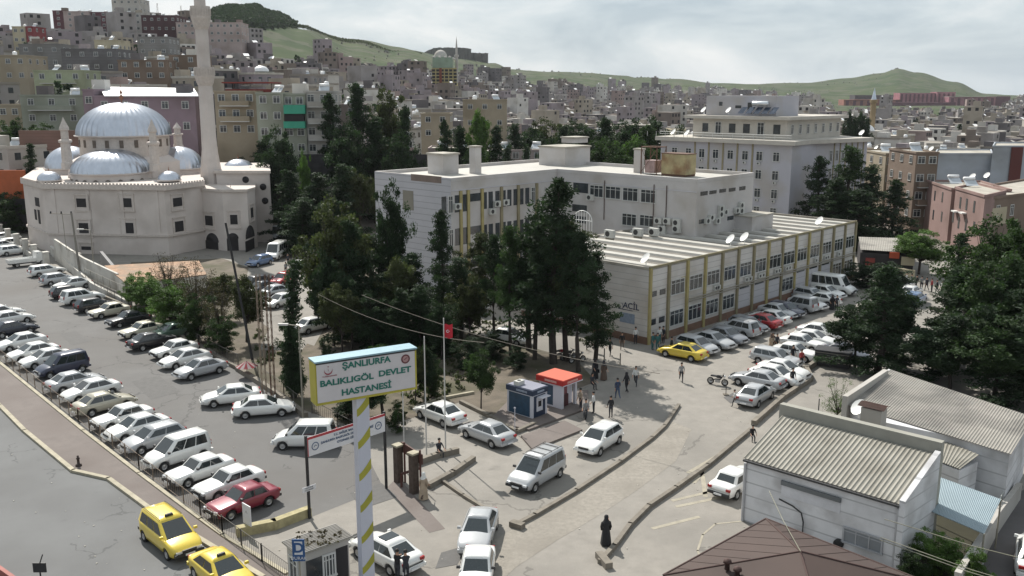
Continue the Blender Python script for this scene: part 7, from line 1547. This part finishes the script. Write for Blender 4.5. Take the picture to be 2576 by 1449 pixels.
# ---------------------------------------------------------------- people
def cloth(n,c): return mat('cloth_'+n,c,.85,var=.15,vs_=3)
CL={'black':cloth('black',(.014,.014,.017)),'dark':cloth('dark',(.03,.032,.04)),'navy':cloth('navy',(.03,.045,.09)),'white':cloth('white',(.62,.62,.60)),'grey':cloth('grey',(.22,.22,.22)),'beige':cloth('beige',(.34,.27,.20)),'jeans':cloth('jeans',(.05,.08,.14)),'teal':cloth('teal',(.03,.13,.13)),'red':cloth('red',(.30,.04,.04)),'brown':cloth('brown',(.09,.06,.045)),'green':cloth('green',(.03,.06,.04))}
SKIN=mat('skin',(.42,.24,.16),.6,var=.06); HAIR=mat('hair',(.012,.010,.009),.7)
BODY={}
def body_mesh(pose):
    if pose in BODY: return BODY[pose]
    st=dict(stand=(0,0,.12,.12),walk=(.34,-.30,-.35,.32),walk2=(-.26,.28,.3,-.25),carry=(.2,-.2,.1,.9),sit=(1.45,1.35,.7,.7),lean=(.1,-.05,1.0,.9),arms=(.15,-.15,-.1,1.4))[pose]
    V_=[];E_=[];Rd=[]
    def v(p,r,par=None):
        V_.append(p); Rd.append(r); i=len(V_)-1
        if par is not None: E_.append((par,i))
        return i
    hz=.92 if pose!='sit' else .55
    pel=v((0,0,hz),.135); wa=v((0.01,0,hz+.20),.125,pel); ch=v((.02,0,hz+.40),.145,wa); nk=v((.03,0,hz+.55),.062,ch); hb=v((.045,0,hz+.64),.075,nk); hd=v((.05,0,hz+.74),.098,hb); v((.045,0,hz+.81),.075,hd); v((.145,0,hz+.685),.016,hd)
    for s,(lg,am) in((1,(st[0],st[2])),(-1,(st[1],st[3]))):
        hip=v((0,s*.095,hz-.05),.098,pel); L1=.43; kn=(math.sin(lg)*L1,s*.10,hz-.05-math.cos(lg)*L1); bend=.25+abs(min(0,lg))*1.1 if pose.startswith('walk') else (1.45 if pose=='sit' else .06)
        k=v(kn,.062,hip); a2=lg-bend; an=(kn[0]+math.sin(a2)*.40,s*.10,max(.07,kn[2]-math.cos(a2)*.40)); a=v(an,.042,k); v((an[0]+.16,s*.115,an[2]-.025),.036,a)
        sh=v((.02,s*.185,hz+.44),.062,ch); el=(.02+math.sin(am)*.28,s*.235,hz+.44-math.cos(am)*.28); e=v(el,.043,sh); b2=am+(.35 if pose!='carry' else .9); wr=(el[0]+math.sin(b2)*.25,s*.225,el[2]-math.cos(b2)*.25); w=v(wr,.028,e)
        dx,dz=math.sin(b2+.15),-math.cos(b2+.15); pm=v((wr[0]+dx*.07,s*.225,wr[2]+dz*.07),.030,w)
        for j in range(4): 
            o=(j-1.5)*.021; ln=(.075,.085,.08,.062)[j]; m=v((wr[0]+dx*(.11),s*.222+o,wr[2]+dz*.11),.0095,pm); v((wr[0]+dx*(.11+ln*.8)-dz*-.012,s*.215+o,wr[2]+dz*(.11+ln*.8)),.008,m)
        t=v((wr[0]+dx*.06+.035,s*.20,wr[2]+dz*.06),.011,pm); v((wr[0]+dx*.095+.045,s*.195,wr[2]+dz*.095),.009,t)
    me=bpy.data.meshes.new('b'); me.from_pydata(V_,E_,[]); o=ob('b',me); o.modifiers.new('s','SKIN'); 
    for i,sv in enumerate(me.skin_vertices[0].data): sv.radius=(Rd[i]*(1.15 if Rd[i]>.1 and i<3 else 1) if i in(0,1,2) else Rd[i],)*2; sv.radius=(Rd[i]*.8,Rd[i]*1.15) if i in(0,1,2) else (Rd[i],Rd[i])
    me.skin_vertices[0].data[0].use_root=True; sb_=o.modifiers.new('d','SUBSURF'); sb_.levels=1; sb_.render_levels=1
    bpy.context.view_layer.update(); m2=evaled(o,'body'); bpy.data.objects.remove(o)
    m2.materials.clear()
    for m in(CL['white'],CL['dark'],SKIN,CL['black']): m2.materials.append(m)
    hands=[V_[i] for i in range(len(V_)) if Rd[i]<.0305 and Rd[i]>=.0275]
    idx=[]
    for f in m2.polygons:
        c=f.center; z=c.z
        if z>hz+.545: k=2
        elif any((c-Vector(h)).length<.13 and (c-Vector(h)).length>0 for h in hands) and abs(c.y)>.17: k=2
        elif pose=='sit': k=1 if (z<hz+.0 or c.x>.12 and z<hz+.05) else 0
        elif z<.085: k=3
        elif z<hz+.04 and abs(c.y)<.19: k=1
        else: k=0
        idx.append(k)
    m2.polygons.foreach_set('material_index',idx); m2.polygons.foreach_set('use_smooth',[True]*len(idx)); m2.update(); BODY[pose]=(m2,hz); return BODY[pose]
HM_={}
def person(x,y,head,pose,top,bot,label,robe=None,scarf=None,hair=True,s=1.,z=0.,bag=None,group=None):
    me,hz=body_mesh(pose); o=thing('person',label,'person',G(x,y,z),R(head),group); o.scale=(s,s,s)
    b=ob('body',me,o); 
    for i,m in enumerate((CL[top],CL[bot],SKIN,CL['black'])): b.material_slots[i].link='OBJECT'; b.material_slots[i].material=m
    if scarf:
        MB().lathe([(.20,hz+.42),(.15,hz+.55),(.115,hz+.62),(.125,hz+.74),(.10,hz+.83),(0,hz+.87)],14,(.02,0,0)).build('headscarf',CL[scarf],o)
    elif hair: MB().lathe([(.098,hz+.72),(.108,hz+.77),(.09,hz+.84),(.0,hz+.865)],12,(.03,0,0)).build('hair',HAIR,o)
    if robe:
        n=18; prof=[(.30,.06),(.27,.35),(.22,.75),(.165,1.05),(.185,hz+.30),(.20,hz+.42),(.10,hz+.52)]; vs=[]
        for i,(r,zz_) in enumerate(prof):
            for j in range(n):
                t=2*math.pi*j/n; k=1+(.09*math.cos(5*t+1) if i<3 else 0); vs.append((r*k*math.cos(t)*(.85 if i>2 else 1),r*k*math.sin(t)*(1.15 if i>3 else 1),zz_))
        MB().add(vs,[(i*n+j,i*n+(j+1)%n,(i+1)*n+(j+1)%n,(i+1)*n+j) for i in range(len(prof)-1) for j in range(n)],0,True).build('robe',CL[robe],o)
        for s_ in(-1,1): MB().tube([(.02,s_*.19,hz+.42),(.03,s_*.25,hz+.16),(.08,s_*.22,hz-.04)],[.085,.08,.07],8).build('sleeve',CL[robe],o)
    if bag: MB().box((.05,.33,hz-.28),(.28,.1,.3),0,0,.8).build('handbag',CL[bag],o)
    return o
zp=lambda zx,zy:zz(2,2,zx,zy)
PP=[(*zp(832,908),-60,'walk','dark','black','woman in dark coat and headscarf carrying a bag, walking by the pines','black','black','black'),(*zp(920,925),-60,'walk2','brown','black','veiled woman in long dark brown coat beside the woman with a bag','brown','dark',None),
 (*zp(1243,985),-110,'walk','white','dark','man in pale shirt with dark trousers walking in the sunlit square',None,None,None),(*zp(1150,1052),120,'walk2','black','black','person all in black at the edge of the tree shade',None,'black',None),(*zp(1060,1115),100,'walk','navy','jeans','man in navy jacket and jeans walking in the tree shade',None,None,None),
 (*zp(992,1305),110,'stand','black','dark','man in black jacket standing alone below the shade group',None,None,None),(*zp(820,1258),160,'stand','white','dark','man in bright white shirt beside the parked motorbike',None,None,None),(*zp(690,1222),-150,'stand','beige','dark','man in cream shirt standing at the red kiosk',None,None,None),
 (*zp(1700,945),-95,'walk','grey','dark','man in grey shirt walking alone across the sunny lane',None,None,None),(*zp(985,682),-120,'walk','dark','black','running figure in dark clothes at the shadow corner',None,None,None),(*zp(1105,620),-100,'walk2','black','brown','dark figure stepping into the sun by the wing shadow',None,None,None),(*zp(1240,562),-90,'stand','white','dark','person in pale top standing in the wing shade',None,None,None),
 (*zp(835,650),-90,'walk','grey','dark','faint grey figure deep in the wing shade',None,None,None),(*zp(1412,622),-40,'stand','teal','teal','leftmost hospital worker in teal scrubs at the wing corner',None,None,None),(*zp(1462,628),-120,'stand','teal','teal','hospital worker in teal scrubs in the middle of the corner group',None,None,None),(*zp(1480,560),-90,'stand','white','teal','worker in white coat behind the teal scrubs group',None,None,None),(*zp(1520,555),-140,'stand','dark','dark','dark figure at the right of the corner group',None,None,None),
 (*zp(1598,668),-30,'stand','black','black','dark figure standing at the rear of the orange yellow taxi',None,None,None),(*zp(2235,1192),160,'walk','white','dark','child in pale top walking beside the silver sedan',None,None,None),(*zp(805,1010),-60,'sit','dark','black','person crouching in the tree shade behind the red kiosk',None,None,None)]
for q in PP:
    x,y,h,ps,tp_,bt,lb,rb,sc_,bg=q; person(x,y,h,ps,tp_,bt,lb,rb,sc_,True,.8 if 'child' in lb else 1.,0,bg)
z6=lambda a,b:((2800+a/2.898)/1.5528,(1100+b/2.898)/1.5528)
for q in [(*z6(610,785),-60,'stand','beige','brown','woman in beige robe beside the boxy white cars','beige','brown',None),(*z6(632,775),-120,'stand','brown','dark','person in brown behind the woman in the beige robe',None,None,None),(*z6(672,785),-60,'stand','dark','black','dark clothed person right of the pair by the boxy cars',None,None,None),
 (*z6(1300,318),-90,'stand','black','black','left person of the dark pair beyond the parked row','black','black',None),(*z6(1352,322),-90,'stand','dark','black','right person of the dark pair beyond the parked row',None,None,None),(*z6(855,925),-80,'stand','black','dark','man in black standing between the white cars',None,None,None),(*z6(950,975),-80,'stand','red','dark','person in red top near the end of the low wall',None,None,None),
 (*z6(850,1200),-80,'stand','black','dark','man in black beside the nose of the white sedan',None,None,None),(*z6(1060,110),-90,'stand','black','black','dark figure against the far wing wall',None,None,None),(2043,728,-90,'stand','navy','dark','far dark figure at the end of the wing wall',None,None,None)]:
    x,y,h,ps,tp_,bt,lb,rb,sc_,bg=q; person(x,y,h,ps,tp_,bt,lb,rb,sc_)
person(1524,1371,95,'carry','black','black','woman in long black robe and veil walking on the cobbled lane','black','black')
person(1066,1256,60,'walk','beige','brown','old woman in beige robe and white headscarf at the gateway','beige','white')
person(1000,1462,60,'lean','black','dark','left man in black leaning over the white sedan boot'); person(1022,1464,110,'lean','dark','dark','right man in dark clothes leaning over the white sedan boot')
person(1892,1108,-90,'sit','black','dark','dark figure sitting by the storage house roof corner',s=.85); person(1105,1150,-60,'sit','dark','dark','person seated on the low wall under the flagpoles',z=-.1)
person(725,668,-80,'walk','dark','black','dark figure walking on the road beside the mosque'); person(720,690,-100,'walk2','grey','black','person on the shaded road below the white minibus')
person(2170,705,-90,'stand','white','dark','person in pale top in the crowd beyond the wing end'); person(2185,709,-90,'stand','black','dark','dark person in the crowd beyond the wing end')
for i in range(9): person(2265+i*13,716+i*3.2,-90+i*37,('stand','walk')[i%2],('dark','white','navy','black','grey','dark','red','black','white')[i],'dark',f'person in {("dark","white","navy","black","grey","darkish","red","black","pale")[i]} top, {NTH[i]} from left in the crowd by the green tree','' or None,group='crowd near the bright green tree')
# motorbikes
TY=RUB
def moto(x,y,h,label,c):
    o=thing('motorbike',label,'motorbike',G(x,y),R(h))
    for sx in(-.62,.62): 
        w=MB().lathe([(.22,-.05),(.30,-.05),(.31,0),(.30,.05),(.22,.05)],16,axis='y').build('wheel',TY,o,(sx,0,.31)); MB().lathe([(.21,-.01),(.03,-.02),(.03,.02),(.21,.01)],12,axis='y').build('rim',RIM,w)
    MB().tube([(-.62,0,.31),(-.2,0,.5),(.25,0,.55),(.5,0,.95)],.05,6).build('frame',PLAS,o); MB().tube([(.62,0,.31),(.47,0,.95)],.03,5).build('fork',RIM,o)
    MB().box((-.3,0,.78),(.65,.24,.12),0,0,.85).build('seat',PLAS,o); MB().box((.12,0,.76),(.42,.24,.22),0,0,.8).build('fuel_tank',PAINT[c],o); MB().tube([(.43,-.32,1.02),(.47,0,.97),(.43,.32,1.02)],.02,5).build('handlebar',PLAS,o); MB().lathe([(0,0),(.09,.02),(.08,.1),(0,.12)],10,(.55,0,.85),axis='x').build('headlamp',HL,o); MB().box((0,0,.38),(.4,.25,.25)).build('engine',RIM,o)
    return o
moto(*zp(748,1295),-100,'red motorbike parked among the men at the red kiosk','red'); person(*zp(742,1288),-100,'sit','grey','dark','rider in grey shirt sitting on the red motorbike',z=.32)
moto(*zp(2066,975),-30,'dark motorbike standing alone in the sunny lane','black'); 
moto(1430,905,30,'dark motorbike in the row under the tall pines, nearest','black'); moto(1452,912,30,'dark motorbike in the row under the tall pines, right end','black'); moto(1408,902,30,'red tanked motorbike in the row under the tall pines','red')
tr_=thing('traffic_stand','low cross-shaped barrier stand left of the walking child','stand',G(*zp(2150,1075))); MB().tube([(0,0,0),(0,0,.9)],.03,5).build('post',BLK,tr_); MB().tube([(-.4,0,.5),(.4,0,.5)],.03,5).build('bar',BLK,tr_); MB().box((0,0,.05),(.4,.4,.1)).build('foot',KERBD,tr_)
# ---------------------------------------------------------------- air
def haze():
    mb=MB().b2(-5600,5600,-400,7200,-80,230); m=bpy.data.materials.new('haze'); m.use_nodes=True; nt=m.node_tree; nt.nodes.clear(); o=nt.nodes.new('ShaderNodeOutputMaterial'); v=nt.nodes.new('ShaderNodeVolumePrincipled')
    v.inputs['Density'].default_value=.00005; v.inputs['Color'].default_value=(.86,.90,.95,1); v.inputs['Anisotropy'].default_value=.1; nt.links.new(v.outputs[0],o.inputs['Volume']); m.cycles.homogeneous_volume=True if hasattr(m.cycles,'homogeneous_volume') else None
    h=mb.build('haze',m); h['label']='thin pale haze over the far town and hills'; h['kind']='stuff'; h['category']='haze'
haze()

# singling out look-alike houses by their order from the left
from collections import defaultdict
gg=defaultdict(list)
for o in bpy.data.objects:
    if not o.parent and o.name.startswith('town_house'): gg[o['label']].append(o)
ORD=['first','second','third','fourth','fifth','sixth','seventh','eighth','ninth','tenth','eleventh','twelfth','thirteenth','fourteenth','fifteenth','sixteenth']
for lb,os_ in gg.items():
    if len(os_)>1:
        os_.sort(key=lambda o:o.location.x/o.location.y)
        for i,o in enumerate(os_):
            c,rest=lb.split(' flat-roofed house ')
            o['label']=f"{c} house {rest}, {ORD[min(i,15)]} such from the left"

# boulders and outcrops strewn over the far green slopes
rr2=random.Random(3); mb=MB()
for i in range(900):
    xx=rr2.uniform(600,2480); Y=rr2.uniform(900,2500); 
    if Y<rmax(xx)*1.02: continue
    p=atY(xx,150,Y); z=terr(p.x,Y); s=rr2.uniform(.5,1.4)*Y/1300; vs=[(p.x+s*rr2.uniform(1.2,2.6)*math.cos(t),Y+s*1.5*math.sin(t),z-2) for t in(0,1.3,2.5,3.8,5.1)]; vs.append((p.x+rr2.uniform(-.5,.5),Y,z+s*.8)); mb.add(vs,[(k,(k+1)%5,5) for k in range(5)])
tag(mb.build('hill_rocks',mat('hill_rock',(.11,.105,.09),.95,var=.3,vs_=.1)),'pale rocks strewn over the distant green slopes','rocks',kind='stuff')

mb=MB()
for i in range(150):
    g=G(rr2.uniform(0,1900),rr2.uniform(860,1449)); s=rr2.uniform(.02,.055); mb.box((g.x,g.y,.19+s*.2 if False else s*.25+.014),(s*1.6,s,s*.5),rr2.random()*3)
tag(mb.build('litter',mat('litter_paper',srgb(206,200,188,.7),.8,var=.4,vs_=9)),'scattered scraps of litter and stones on the paving','litter',kind='stuff')
